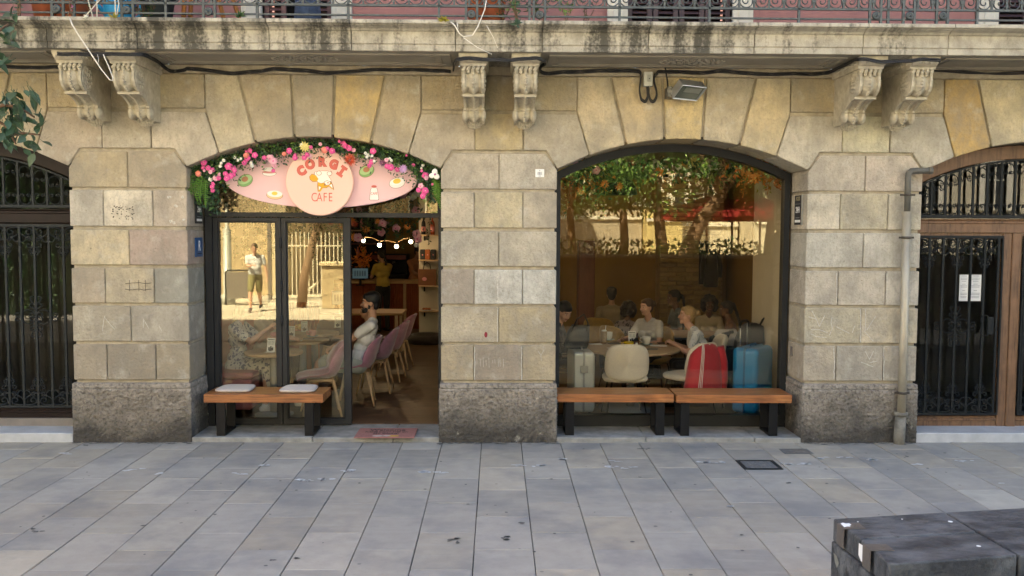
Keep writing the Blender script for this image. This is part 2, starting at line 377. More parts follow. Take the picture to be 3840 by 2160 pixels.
# white smears left by floor stickers and drips, dark spills
sm = MB()
for (px, py, w, h, n) in ((240, 1700, 60, 14, 5), (500, 1763, 70, 10, 4), (610, 1777, 50, 8, 3), (890, 1777, 50, 8, 4), (1000, 1745, 60, 8, 4), (1140, 1803, 60, 8, 5), (1225, 1800, 60, 8, 5), (1290, 1768, 50, 8, 3), (1305, 1766, 40, 8, 3), (1590, 1771, 40, 9, 5), (1655, 1772, 55, 9, 6), (1940, 1748, 40, 9, 5), (2010, 1748, 50, 8, 5), (2100, 1725, 50, 8, 4), (2290, 1752, 45, 8, 5), (2360, 1755, 60, 10, 6), (2310, 1731, 40, 7, 3), (2630, 1735, 60, 8, 5), (2690, 1734, 60, 8, 5), (2960, 1741, 40, 7, 4), (3020, 1741, 50, 8, 5), (3090, 1718, 40, 6, 3), (3170, 1716, 70, 6, 4), (3300, 1724, 90, 9, 5), (3440, 1742, 30, 4, 3), (3630, 1730, 80, 8, 5), (2740, 1900, 12, 2, 2), (3750, 1815, 20, 5, 2)):
    for i in range(n):
        cx, cy = px+RND.uniform(-.5, .5)*w, py+RND.uniform(-.4, .4)*h; c = G(cx, cy, ZG)
        rx, ry = RND.uniform(.016, .05), RND.uniform(.010, .032); q0 = RND.uniform(0, 6)
        sm.add([(c.x+math.cos(q0+t*.7)*rx*RND.uniform(.6, 1.1), c.y+math.sin(q0+t*.7)*ry*RND.uniform(.6, 1.1), ZG+.0042) for t in range(9)], [tuple(range(9))])
sm.build('paint_smear', mat('worn_white_paint', (.54, .54, .53), .8, noise=.25, nscale=40), pav, solid=False)['kind'] = 'stuff'
sp = MB(); PX0_ = .022
for (px, py, w, h, n) in ((1700, 2030, 40, 26, 9), (1900, 2020, 40, 14, 10), (1960, 1965, 16, 12, 4), (310, 1670, 40, 10, 6), (140, 1990, 40, 14, 6), (2420, 1684, 50, 8, 5), (3390, 1712, 30, 10, 4), (2960, 1811, 14, 4, 2), (540, 1973, 14, 4, 2), (1020, 2100, 24, 6, 2), (1110, 2095, 14, 6, 2)):
    for i in range(n):
        c = G(px+RND.uniform(-.5, .5)*w, py+RND.uniform(-.5, .5)*h, ZG); rx, ry = RND.uniform(.010, .03), RND.uniform(.006, .02)
        sp.add([(c.x+math.cos(t*.785)*rx*RND.uniform(.6, 1.1), c.y+math.sin(t*.785)*ry*RND.uniform(.6, 1.1), ZG+.0041) for t in range(8)], [tuple(range(8))])
for i in range(90):                                      # trodden gum
    c = Vector((RND.uniform(-4.6, 4.6), RND.uniform(-4.4, -.25), ZG+.0043)); r = RND.uniform(.006, .016)
    sp.add([(c.x+math.cos(t*.785)*r*RND.uniform(.7, 1.15), c.y+math.sin(t*.785)*r*RND.uniform(.7, 1.15), c.z) for t in range(8)], [tuple(range(8))])
for i in range(150):                                     # small dark blobs scattered along the foot of the wall
    pi_ = RND.choice((-1, 0, 1)); c = Vector((PX0_+3.675*pi_+RND.uniform(-.62, .62), -.055-abs(RND.gauss(0, .035)), ZG+.0044)); rx, ry = RND.uniform(.012, .05), RND.uniform(.004, .012)
    sp.add([(c.x+math.cos(t*.785)*rx*RND.uniform(.6, 1.1), c.y+math.sin(t*.785)*ry*RND.uniform(.6, 1.1), c.z) for t in range(8)], [tuple(range(8))])
sp.build('dark_spot', mat('gum_and_dark_spots', (.10, .097, .092), .8, noise=.3, nscale=30), pav, solid=False)['kind'] = 'stuff'
# access covers
c = thing('access_cover', 'small square metal cover set in the paving before the right pier', 'manhole cover', G(2846, 1744, ZG)+Vector((0, 0, .001)))
w = (G(2918, 1744, ZG)-G(2775, 1744, ZG)).x; d = G(2846, 1727, ZG).y-G(2846, 1761, ZG).y
MB().ring([(-w/2, -d/2), (w/2, -d/2), (w/2, d/2), (-w/2, d/2)], [(-w/2+.03, -d/2+.03), (w/2-.03, -d/2+.03), (w/2-.03, d/2-.03), (-w/2+.03, d/2-.03)], 0, .006).build('rim', M['iron'], c).rotation_euler = (math.pi/2, 0, 0)
cv = MB().box(-w/2+.035, w/2-.035, -d/2+.035, d/2-.035, -.004, .004)
for i in range(8):
    for j in range(5): cv.ball((-w/2+.08+i*(w-.16)/7, -d/2+.08+j*(d-.16)/4, .004), .014, sc=(1, .5, .25), nu=6, nv=4)
cv.build('cover_plate', mat('cover_iron', (.15, .155, .155), .6, metal=.3, noise=.3, nscale=30), c)
p2_ = G(2985, 1693, ZG)
c = thing('drain_cover', 'dirty stone lined drain cover at the foot of the right pier', 'drain cover', (p2_.x, p2_.y, ZG+.001))
MB().ring([(-.14, -.10), (.14, -.10), (.14, .10), (-.14, .10)], [(-.125, -.085), (.125, -.085), (.125, .085), (-.125, .085)], 0, .003).build('rim', MATS['cover_iron'], c).rotation_euler = (math.pi/2, 0, 0)
MB().box(-.123, .123, -.083, .083, -.004, .002).build('cover_plate', mat('cover_concrete', (.15, .135, .115), .9, noise=.4, nscale=20), c)

# ------------------------------------------------------------------ the stone building
bld = thing('building', 'sandstone corner block of rusticated piers and arches under a long balcony', 'building')
PB = 3.675; PX0 = .022; HW = .578
RZ = [(2.531, 2.884), (2.146, 2.502), (1.762, 2.110), (1.381, 1.727), (.995, 1.351), (.607, .965)]     # the six courses of a pier
def col_rand():
    c = RND.choice([(1, 1, 1), (1.05, 1.02, .95), (1.0, .98, .96), (1.08, 1.05, 1.02), (.90, .89, .87), (1.06, .99, .86), (.97, .93, .90)])
    v = RND.uniform(.9, 1.08); return tuple(q*v for q in c)
SPECIAL = {(-1, 0, 0): (1.0, .92, .76), (-1, 0, 1): (.98, .90, .78), (-1, 1, 0): (1.15, 1.13, 1.1), (-1, 1, 1): (1.22, 1.18, 1.10), (-1, 1, 2): (1.05, .98, .92), (-1, 2, 0): (1.10, 1.02, .84), (-1, 2, 1): (1.02, .90, .86), (-1, 3, 0): (1.0, .92, .82), (-1, 3, 1): (1.04, .97, .82), (-1, 3, 2): (.82, .84, .82), (-1, 4, 0): (.96, .92, .84), (-1, 4, 1): (.86, .84, .80), (-1, 5, 0): (.78, .73, .66), (-1, 5, 1): (.74, .69, .62), (-1, 5, 2): (.76, .71, .62),
 (0, 0, 0): (1.0, .95, .88), (0, 0, 1): (1.02, .99, .94), (0, 1, 0): (1.08, 1.02, .92), (0, 1, 1): (1.15, 1.08, .88), (0, 1, 2): (1.08, 1.02, .92), (0, 2, 0): (.98, .95, .88), (0, 2, 1): (.98, .95, .88), (0, 3, 0): (.88, .82, .77), (0, 3, 1): (1.15, 1.18, 1.20), (0, 3, 2): (1.15, 1.18, 1.20), (0, 4, 0): (1.0, .94, .82), (0, 4, 1): (1.08, .98, .76), (0, 5, 0): (1.0, .90, .72), (0, 5, 1): (.82, .75, .68), (0, 5, 2): (1.02, .93, .76),
 (1, 0, 0): (1.15, 1.10, 1.04), (1, 0, 1): (1.15, 1.08, 1.03), (1, 1, 0): (1.2, 1.16, 1.07), (1, 1, 1): (1.22, 1.17, 1.0), (1, 1, 2): (1.18, 1.15, 1.06), (1, 2, 0): (1.10, 1.10, 1.07), (1, 2, 1): (1.10, 1.10, 1.08), (1, 3, 0): (1.10, 1.06, 1.0), (1, 3, 1): (1.10, 1.06, 1.0), (1, 3, 2): (1.10, 1.08, 1.05), (1, 4, 0): (.98, .94, .82), (1, 4, 1): (1.10, 1.04, .92), (1, 5, 0): (1.05, .99, .90), (1, 5, 1): (1.0, .97, .92), (1, 5, 2): (.98, .95, .90)}
ZTOP, ZMIDT, ZMIDB, ZSPR = 3.645, 3.300, 2.918, 2.744
RA = 2.70; ARCZ = 3.042-RA                                # soffit circle
def arcz(dx): return ARCZ+math.sqrt(max(.01, RA*RA-dx*dx))
def stone_prism(poly, y0, y1, key=None, color=None):
    c = color or SPECIAL.get(key) or col_rand(); v_ = RND.uniform(.88, 1.10); c = [max(.2, q)**1.35*v_ for q in c]
    return MB().prism(poly, y0+RND.uniform(-.003, .003), y1).build('stone', M['stone'], bld, bevel=.007, segs=1, color=c)
DEP = .50
for pi in range(-2, 3):
    px = PX0+PB*pi
    # core that shows as recessed mortar joints
    MB().box(px-HW+.022, px+HW-.022, .022, DEP+.25, ZG, 2.89).build('pier_core', M['mortar'], bld)
    for ri, (z0, z1) in enumerate(RZ):
        cuts = [-HW, 0.0, HW] if ri % 2 == 0 else [-HW, -.245, .240, HW]
        for ci in range(len(cuts)-1):
            a, b = px+cuts[ci]+(.0035 if ci else 0), px+cuts[ci+1]-(.0035 if ci < len(cuts)-2 else 0)
            y1 = DEP-.005 if ci in (0, len(cuts)-2) else .2
            if ri == 0:
                ch = .118; zt = z1; zs = ZSPR-.022
                poly = [(a, z0), (b, z0), (b, zt), (a+ch, zt), (a, zs)] if ci == 0 else [(a, z0), (b, z0), (b, zs), (b-ch, zt), (a, zt)]
            else: poly = [(a, z0), (b, z0), (b, z1), (a, z1)]
            stone_prism(poly, 0, y1, (pi, ri, ci))
    # hammered plinth block: a drafted top margin over a rough face
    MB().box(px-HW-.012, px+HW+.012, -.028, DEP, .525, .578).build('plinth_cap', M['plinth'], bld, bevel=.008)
    pn = MB(); nx, nz = 96, 44; w0 = HW+.012; vs = []
    for j in range(nz+1):
        for i in range(nx+1):
            e = 0 if i in (0, nx) or j in (0, nz) else 1; vs.append((px-w0+2*w0*i/nx, -.026-e*(RND.random()**2*.020), ZG-.02+(.545-ZG)*j/nz))
    pn.add(vs, [(j*(nx+1)+i, j*(nx+1)+i+1, (j+1)*(nx+1)+i+1, (j+1)*(nx+1)+i) for j in range(nz) for i in range(nx)], 0, True)
    for sgn in (-1, 1):
        mx = 40; vs = []
        for j in range(nz+1):
            for i in range(mx+1):
                e = 0 if i in (0, mx) or j in (0, nz) else 1; vs.append((px+sgn*(w0+e*RND.random()**2*.014), -.026+(DEP+.026)*i/mx, ZG-.02+(.545-ZG)*j/nz))
        pn.add(vs, [(j*(mx+1)+i, j*(mx+1)+i+1, (j+1)*(mx+1)+i+1, (j+1)*(mx+1)+i) for j in range(nz) for i in range(mx)], 0, True)
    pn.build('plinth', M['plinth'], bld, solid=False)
    # arms and upper course above the pier
    b1, b2 = -.772, .772
    tl = [(px+b1, ZMIDT-.026), (px-.2445, ZMIDT-.026), (px-.2445, ZMIDB), (px-HW+.108, ZMIDB), (px-HW-.004, ZSPR-.004), (px-.875, 2.868), (px-.893, 2.885)]
    cols = [(1.0, .94, .85), (1.02, .93, .72), (1.02, .98, .90)]
    if pi == 1: cols = [(1.1, 1.07, 1.0), (1.15, 1.14, .98), (1.1, 1.08, 1.02)]
    if pi == -1: cols = [(1.04, .97, .90), (1.02, .98, .90), (1.06, 1.01, .94)]
    stone_prism(tl, .0, DEP, color=cols[0])
    stone_prism([(px-.2385, ZMIDB), (px+.2335, ZMIDB), (px+.2335, ZMIDT-.026), (px-.2385, ZMIDT-.026)], 0, .3, color=cols[1])
    stone_prism([(2*px-a, b) for a, b in tl], .0, DEP, color=cols[2])
    for a, b in ((b1+.004, -.26), (-.252, .252), (.26, b2-.004)): stone_prism([(px+a, ZMIDT+.012), (px+b, ZMIDT+.012), (px+b, ZTOP), (px+a, ZTOP)], 0, .3, color=(.97, .88, .70))
for ai in range(-2, 2):                                   # arches between the piers
    ax = PX0+PB*(ai+.5); hw = PB/2-HW
    tops = [-(PB/2-.772), -.735, -.215, .215, .715, PB/2-.772]
    bots = [-.945, -.572, -.190, .190, .565, .945]
    acol = {-1: [(1.06, 1.0, .86), (1.0, .92, .78), (.92, .86, .76), (1.08, .92, .60), (.98, .90, .76)], 0: [(1.06, .98, .82), (1.12, 1.0, .78), (1.22, 1.07, .74), (1.08, 1.01, .86), (1.12, 1.02, .80)], 1: [(1.08, .86, .48), (1.15, 1.08, .88), (1, .95, .8), (1, .9, .7), (1, .9, .7)], -2: [(1, .9, .7)]*5}[ai]
    for k in range(5):
        g = .013
        n = 5; arc = [(ax+bots[k]+g+(bots[k+1]-bots[k]-2*g)*i/n, arcz(bots[k]+g+(bots[k+1]-bots[k]-2*g)*i/n)) for i in range(n+1)]
        if k == 0: poly = [(ax+tops[0]+.004, ZTOP), (ax+tops[0]+.004, ZMIDT)]+arc+[(ax+tops[1]-g, ZTOP)]
        elif k == 4: poly = [(ax+tops[4]+g, ZTOP)]+arc+[(ax+tops[5]-.004, ZMIDT), (ax+tops[5]-.004, ZTOP)]
        else: poly = [(ax+tops[k]+g, ZTOP)]+arc+[(ax+tops[k+1]-g, ZTOP)]
        stone_prism(poly, 0, DEP, color=acol[k])
    # backing seen in the joints
    n = 14; hb = .97
    MB().prism([(ax-hb, 3.70)]+[(ax-hb+2*hb*i/n, arcz(-hb+2*hb*i/n)+.03) for i in range(n+1)]+[(ax+hb, 3.70)], .028, DEP-.03).build('arch_core', M['mortar'], bld)
for pi in range(-2, 3):
    px = PX0+PB*pi; MB().prism([(px-HW+.1, 2.86), (px+HW-.1, 2.86), (px+.84, 2.93), (px+.84, 3.70), (px-.84, 3.70), (px-.84, 2.93)], .028, DEP-.03).build('arch_core', M['mortar'], bld)
X0, X1 = PX0-PB*2-HW, PX0+PB*2+HW
MB().box(X0, X1, -.014, .4, 3.652, 3.735).build('string_course', M['mortar'], bld, bevel=.008)
# balcony slab in lengths, with moulded edge
prof = [(.0, 3.735), (-.77, 3.735), (-.77, 3.792), (-.783, 3.797), (-.783, 3.905), (-.80, 3.910), (-.812, 3.925), (-.845, 3.938), (-.872, 3.942), (-.872, 3.949), (-.90, 3.949), (-.905, 3.955), (-.905, 3.985), (.0, 3.985)]
cutx = [X0, P(20, 150, -.8).x-2.2, P(171, 150, -.8).x, P(511, 150, -.8).x, P(1322, 150, -.8).x-.75, P(1316, 150, -.8).x, P(1708, 150, -.8).x, P(2034, 150, -.8).x, P(2433, 150, -.8).x, P(2832, 150, -.8).x, P(3240, 150, -.8).x, P(3560, 150, -.8).x, X1]
cutx = sorted(cutx)
for a, b in zip(cutx[:-1], cutx[1:]):
    if b-a < .05: continue
    dy = RND.uniform(-.004, .004)
    MB().prism([(y+dy if y < -.1 else y, z) for y, z in prof], a+.003, b-.003, axis='x').build('balcony_slab', M['balc'], bld, bevel=.003)
MB().box(X0, X1, -.70, 0, 3.742, 3.96).build('balcony_core', M['mortar'], bld)
for ai in range(-2, 2):                                   # sunk soffit panels with an oval rosette
    ax = PX0+PB*(ai+.5)
    f = MB(); w, y0, y1 = 1.38, -.64, -.09
    f.ring([(ax-w, y0), (ax+w, y0), (ax+w, y1), (ax-w, y1)], [(ax-w+.05, y0+.05), (ax+w-.05, y0+.05), (ax+w-.05, y1-.05), (ax-w+.05, y1-.05)], -3.737, -3.722)
    f.ring([(ax-w+.09, y0+.09), (ax+w-.09, y0+.09), (ax+w-.09, y1-.09), (ax-w+.09, y1-.09)], [(ax-w+.11, y0+.11), (ax+w-.11, y0+.11), (ax+w-.11, y1-.11), (ax-w+.11, y1-.11)], -3.737, -3.727)
    f.v = [(x, z, -y) for (x, y, z) in f.v]
    f.box(ax-1.75, ax+1.75, -.755, -.03, 3.7345, 3.7348)
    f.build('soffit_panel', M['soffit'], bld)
    r = MB()
    for i in range(26):
        q = 2*math.pi*i/26; r.ball((ax+.30*math.cos(q), -.365+.145*math.sin(q), 3.732), .022, sc=(1, .7, .55), nu=6, nv=4)
    for i in range(38):
        q = i*2.4; k = math.sqrt(i/38); r.ball((ax+.26*k*math.cos(q), -.365+.12*k*math.sin(q), 3.733), .026, sc=(1, .7, .5), nu=6, nv=4)
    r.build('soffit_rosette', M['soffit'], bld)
# ---- corbels
def corbel_meshes():
    prof = [(0, 3.628), (.615, 3.628), (.622, 3.60), (.640, 3.565), (.648, 3.52), (.640, 3.472), (.612, 3.428), (.565, 3.398), (.528, 3.388), (.528, 3.368), (.50, 3.366), (.455, 3.358), (.40, 3.342), (.345, 3.318), (.30, 3.288), (.305, 3.270)]
    prof += [(.235+.062*math.cos(t), 3.232+.062*math.sin(t)) for t in (.5, .1, -.4, -.9, -1.4)]+[(.19, 3.165), (0, 3.165)]
    hwid = .098; m = MB(); n = len(prof)
    # cross-section across the width: raised edges, two coves and a central bead track
    xs = [(-hwid, 0), (-hwid+.022, 0), (-hwid+.030, -.018), (-.05, -.027), (-.022, -.008), (-.016, -.002), (.016, -.002), (.022, -.008), (.05, -.027), (hwid-.030, -.018), (hwid-.022, 0), (hwid, 0)]
    vs = []
    for i, (o, z) in enumerate(prof):
        a = prof[max(i-1, 0)]; b = prof[min(i+1, n-1)]; t = Vector((b[0]-a[0], b[1]-a[1])); t.normalize(); nr = Vector((-t.y, t.x))
        if i in (0, n-1): nr = Vector((0, 0))
        for x, d in xs: vs.append((x, -(o-nr.x*d*-1*0+nr.x*d), z+nr.y*d))
    k = len(xs); fs = [(i*k+j, i*k+j+1, (i+1)*k+j+1, (i+1)*k+j) for i in range(n-1) for j in range(k-1)]
    fs += [tuple(i*k for i in range(n)), tuple(i*k+k-1 for i in range(n-1, -1, -1)), tuple(range(k-1, -1, -1)), tuple((n-1)*k+j for j in range(k)), (0, (n-1)*k, (n-1)*k+k-1, k-1)]
    m.add(vs, fs, 0, False)
    # ledge at the neck and ends of the little scroll
    m.box(-hwid-.004, hwid+.004, -.540, -.44, 3.366, 3.390)
    for s in (-1, 1):
        m.lathe([(0, s*.115), (.03, s*.115), (.035, s*.108), (.058, s*.106), (.066, s*.09), (.066, s*.07)], 14, 0, (0, -.235, 3.232), 'x')
        m.lathe([(0, s*.104), (.085, s*.104), (.112, s*.102), (.12, s*.096)], 18, 0, (0, -.50, 3.512), 'x')
    body = m.mesh('corbel', M['carved'])
    cap = MB().prism([(0, 3.733), (.712, 3.733), (.710, 3.705), (.695, 3.680), (.672, 3.660), (.650, 3.652), (.648, 3.628), (0, 3.628)], -.118, .118, axis='x')
    cap.v = [(x*(1+.12*max(0, (z-3.63))/.1), -y, z) for (x, y, z) in cap.v]
    for i in range(5): cap.ball((-.105+.0525*i, -.694, 3.692), .021, sc=(.85, .6, 1.25), nu=7, nv=5)
    for s in (-1, 1):
        for i in range(12): cap.ball((s*.127, -.06-.053*i, 3.692), .021, sc=(.6, .85, 1.25), nu=7, nv=5)
    capm = cap.mesh('corbel_cap', M['carved'])
    bd = MB(); cs = [p for p in prof[3:-2]]
    L = [0]
    for a, b in zip(cs[:-1], cs[1:]): L.append(L[-1]+math.hypot(b[0]-a[0], b[1]-a[1]))
    t = .008
    while t < L[-1]:
        i = max(j for j in range(len(L)) if L[j] <= t); i = min(i, len(cs)-2); q = (t-L[i])/(L[i+1]-L[i]+1e-9)
        bd.ball((0, -(cs[i][0]+(cs[i+1][0]-cs[i][0])*q)-.001, cs[i][1]+(cs[i+1][1]-cs[i][1])*q), .0150, nu=7, nv=5); t += .029
    bdm = bd.mesh('bead_row', M['carved'])
    lf = MB()
    for i in range(5):                                    # acanthus leaves under the cap
        x = -.085+.0425*i
        for j in range(4): lf.ball((x+.006*math.sin(j*2), -.628-.016*math.sin(j*.9), 3.632-.018*j), .020, sc=(.95, .8, 1), nu=6, nv=4)
    for i in range(7):                                    # pendant leaf
        a = (i-3)/3
        for j in range(3): lf.ball((a*.080*(1-j*.20), -.155+.022*j-.02*(1-abs(a)), 3.180-.018*j-.008*(1-abs(a))*j), .023-.002*j, sc=(.8, 1, 1.2), nu=6, nv=4)
    lfm = lf.mesh('leaf_carving', M['carved'])
    rom = []
    for s in (-1, 1):
        ro = MB()
        ro.ball((s*.104, -.50, 3.512), .018, nu=7, nv=5)
        for r0, nn, of in ((.04, 6, 0), (.072, 9, .3)):
            for i in range(nn):
                q = 2*math.pi*i/nn+of; ro.ball((s*.105, -.50+r0*math.cos(q), 3.512+r0*math.sin(q)*1.1), .020, sc=(.45, 1, .8), rot=Matrix.Rotation(-q, 3, 'X'), nu=7, nv=4)
        rom.append(ro.mesh('side_rosette', M['carved']))
    return body, capm, bdm, lfm, rom
CM = corbel_meshes()
for pi in range(-2, 3):
    for s in (-1, 1):
        cb = objm('corbel', CM[0], bld, (PX0+PB*pi+s*.242, 0, 0))
        for nm, me in zip(('corbel_cap', 'bead_row', 'leaf_carving', 'side_rosette', 'side_rosette'), CM[1:4]+tuple(CM[4])): objm(nm, me, cb)
# ---- upper storey
YW = .02
door_x = []
for (a, b) in ((985, 1245), (2352, 2745), (3737, 4130), (-400, -100)): door_x.append((P(a, 50, YW).x, P(b, 50, YW).x))
door_x.sort(); xs_ = [X0]+[q for d_ in door_x for q in d_]+[X1]
for i in range(0, len(xs_), 2): MB().box(xs_[i], xs_[i+1], YW, .4, 3.985, 6.6).build('plaster_wall', M['pinkplaster'], bld)
MB().box(X0, X1, .0, .4, 6.6, 6.9).box(X0, X1, YW, 12, 6.9, 20.4).box(X0-.2, X1+.2, -.3, 12.2, 20.4, 20.8).build('upper_wall', M['pinkplaster'], bld)
MB().box(X0-12, X0, .0, 12, ZG, 20.4).box(X1, X1+12, 0, 12, ZG, 20.4).build('side_wing', mat('side_render', (.36, .30, .22), .9, noise=.1, nscale=3), bld)
for di, (a, b) in enumerate(door_x):
    for s, e in ((a-.20, a), (b, b+.20)):
        j = MB().box(s, e, YW-.05, YW+.12, 3.985, 6.55).box(s+.05, e-.05, YW-.065, YW-.04, 3.985, 6.55)
        j.build('door_jamb', M['jamb'], bld, bevel=.006)
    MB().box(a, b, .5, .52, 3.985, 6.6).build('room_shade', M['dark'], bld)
    nlv = 4 if di == 2 else 3
    wleaf = (b-a)/nlv
    for k in range(nlv):
        if di == 1 and k == 1: continue                   # one leaf of this door stands open
        sh = MB(); l, r = a+k*wleaf+.006, a+(k+1)*wleaf-.006
        sh.box(l, l+.05, .06, .10, 4.0, 6.5); sh.box(r-.05, r, .06, .10, 4.0, 6.5); sh.box(l+.05, r-.05, .062, .098, 4.0, 4.09); sh.box(l+.05, r-.05, .062, .098, 6.4, 6.5)
        shm = M['shutter2'] if di == 1 else M['shutter']
        so = sh.build('shutter', shm, bld, bevel=.003)
        sl_ = None
        for q in range(48):
            z = 4.105+q*.048
            if sl_ is None: sl_ = MB().obox(Matrix.Translation((0, 0, 0)) @ Matrix.Rotation(.75, 4, 'X'), r-l-.104, .05, .008).mesh('slat', shm)
            objm('slat', sl_, so, ((l+r)/2, .08, z))
# ---- balcony railing
YR = -.83
rail = MB().box(X0, X1, YR-.012, YR+.012, 4.028, 4.042).box(X0, X1, YR-.014, YR+.014, 4.112, 4.130).box(X0, X1, YR-.03, YR+.03, 4.93, 4.96).build('railing', M['ironrail'], bld)
UW = (P(2075/4.025+1920, 40, YR).x-P(1170/4.025+1920, 40, YR).x)/2       # one scroll unit
xb0 = P(1920+1170/4.025, 40, YR).x
sc_ = MB()
for s in (-1, 1):                                        # one lyre pair: out of the rail, up, and back into a spiral at the clasp
    cx = s*UW*.265; R = UW*.222; zc = 4.131+R
    pts = [(cx+math.cos(t)*R, zc+math.sin(t)*R) for t in np.linspace(math.pi/2+.5 if s < 0 else math.pi/2-.5, (math.pi/2+.5+3.6) if s < 0 else (math.pi/2-.5-3.6), 16)]
    a_end = (math.pi/2+.5+3.6) if s < 0 else (math.pi/2-.5-3.6)
    sp_ = [(cx+math.cos(a_end+(-s)*t)*R*(1-.115*t)-s*0, zc+math.sin(a_end+(-s)*t)*R*(1-.115*t)) for t in np.linspace(.2, 7.2, 26)]
    sc_.tube([(x, 0, z) for x, z in pts+sp_], .0055, 6, flat=.009)
    sc_.tube([(x, 0, 2*4.345-z) for x, z in pts+sp_], .0055, 6, flat=.009)
sc_.box(-.019, .019, -.014, .014, 4.131+UW*.222-.012, 4.131+UW*.222+.012)
scm = sc_.mesh('scroll', M['ironrail'])
barm = MB().box(-.009, .009, -.009, .009, 4.13, 4.93).mesh('baluster', M['ironrail'])
pom = MB().box(-.011, .011, -.011, .011, 3.985, 4.93).mesh('post', M['ironrail'])
med = MB().lathe([(0, -.034), (.008, -.032), (.010, -.022), (.020, -.018), (.024, -.024), (.033, -.022), (.038, -.010), (.037, .0), (0, .0)], 18, 0, (0, 0, 0), 'y').mesh('medallion', M['ironrail'])
n0 = int((X0-xb0)/UW)
for k in range(n0, n0+int((X1-X0)/UW)+1):
    x = xb0+k*UW
    if abs(x) > 5.6 and k % 2: pass
    objm('baluster', barm, rail, (x, YR, 0)); objm('baluster', barm, rail, (x+UW/2, YR, 0)); objm('scroll', scm, rail, (x+UW/2, YR, 0))
    if k % 3 == 1: objm('post', pom, rail, (x, YR-.003, 0))
for px, py in ((214, 33), (476, 38), (783, 44), (1768, 54), (2023, 57), (3284, 59), (3410, 60), (3535, 60)):
    p = P(px, py, YR-.016); objm('medallion', med, rail, (p.x, p.y, p.z))
    for s in (-.05, .05): objm('post', pom, rail, (p.x+s, YR-.004, 0))
# ---- sills and thresholds
for ai, (nm, m_, z) in {-2: ('marble_step', 'marble', .075), -1: ('sill', 'sill', .028), 0: ('sill', 'sill', .028), 1: ('marble_step', 'marble', .075)}.items():
    ax = PX0+PB*(ai+.5); hw = PB/2-HW-.013
    cuts = [ax-hw, ax+hw] if m_ == 'marble' else [ax-hw, ax-hw*.27+(.3 if ai else 0), ax+hw*.62, ax+hw]
    for a, b in zip(cuts[:-1], cuts[1:]): MB().box(a+.002, b-.002, -.02+RND.uniform(-.012, .012), .62, ZG-.05, z+RND.uniform(-.003, .003)).build(nm, M[m_], bld, bevel=.008)
# ------------------------------------------------------------------ shop fronts
ZF = .03                                                 # cafe floor and sill level
YF = .50
def arch_outline(hw, zb, drop, n=16, inset=0.):
    pts = [(-hw+inset, zb)]
    for i in range(n+1):
        dx = (-hw+inset)+2*(hw-inset)*i/n; pts.append((dx, ARCZ+math.sqrt((RA-drop)**2-dx*dx)))
    pts.append((hw-inset, zb)); return pts
AXD, AXW = PX0-PB/2, PX0+PB/2
hwO = PB/2-HW-.012
# right shop window: one big pane in a dark frame
win = MB(); o = [(AXW+a, b) for a, b in arch_outline(hwO, ZF-.005, .006)]; i_ = [(AXW+a, b) for a, b in arch_outline(hwO, ZF+.12, .085, inset=.06)]
win.ring(o, i_, YF, YF+.12)
wo_ = win.build('shop_window', M['frame'], bld)
g = MB().prism([(AXW+a, b) for a, b in arch_outline(hwO, ZF+.11, .075, inset=.05)], YF+.045, YF+.051); g.build('pane', M['glass'], wo_)
# left shop front: transom, two glazed leaves, open doorway
xl, xr = AXD-hwO, AXD+hwO
zt0, zt1 = 2.252, 2.300
f = MB(); f.ring([(AXD+a, b) for a, b in arch_outline(hwO, zt0, .006)], [(AXD+a, b) for a, b in arch_outline(hwO, zt1, .075, inset=.055)], YF, YF+.12)
f.box(xl, xl+.075, YF, YF+.12, ZF, zt0-.002); f.box(xr-.045, xr, YF-.01, YF+.10, ZF, zt0-.002)
sf = f.build('shop_front', M['frame'], bld)
MB().prism([(AXD+a, b) for a, b in arch_outline(hwO, zt1-.01, .065, inset=.045)], YF+.05, YF+.056).build('transom_pane', M['glass'], sf)
def Xf(px): return P(px, 1200, YF+.02).x
lv = [(xl+.078, Xf(821), Xf(1038), Xf(1056.5)), (Xf(1058.5), Xf(1076), Xf(1292), Xf(1316))]
for a, ga, gb, b in lv:
    m = MB(); m.ring([(a, ZF+.01), (b, ZF+.01), (b, zt0-.006), (a, zt0-.006)], [(ga, .102), (gb, .102), (gb, 2.202), (ga, 2.202)], YF+.015, YF+.085)
    m.ring([(ga, .102), (gb, .102), (gb, 2.202), (ga, 2.202)], [(ga+.012, .114), (gb-.012, .114), (gb-.012, 2.19), (ga+.012, 2.19)], YF+.03, YF+.07)
    d = m.build('glazed_door', M['frame'], bld, bevel=.003)
    MB().box(ga-.005, gb+.005, YF+.045, YF+.051, .10, 2.205).build('pane', M['glassdoor'], d)
    if a < lv[1][0]-.1:
        for z in (1.16, 1.52, 1.98): MB().lathe([(.0, -.055), (.013, -.055), (.013, .055), (0, .055)], 10, 0, (b+.001, YF+.008, z)).build('hinge', M['frame'], d)
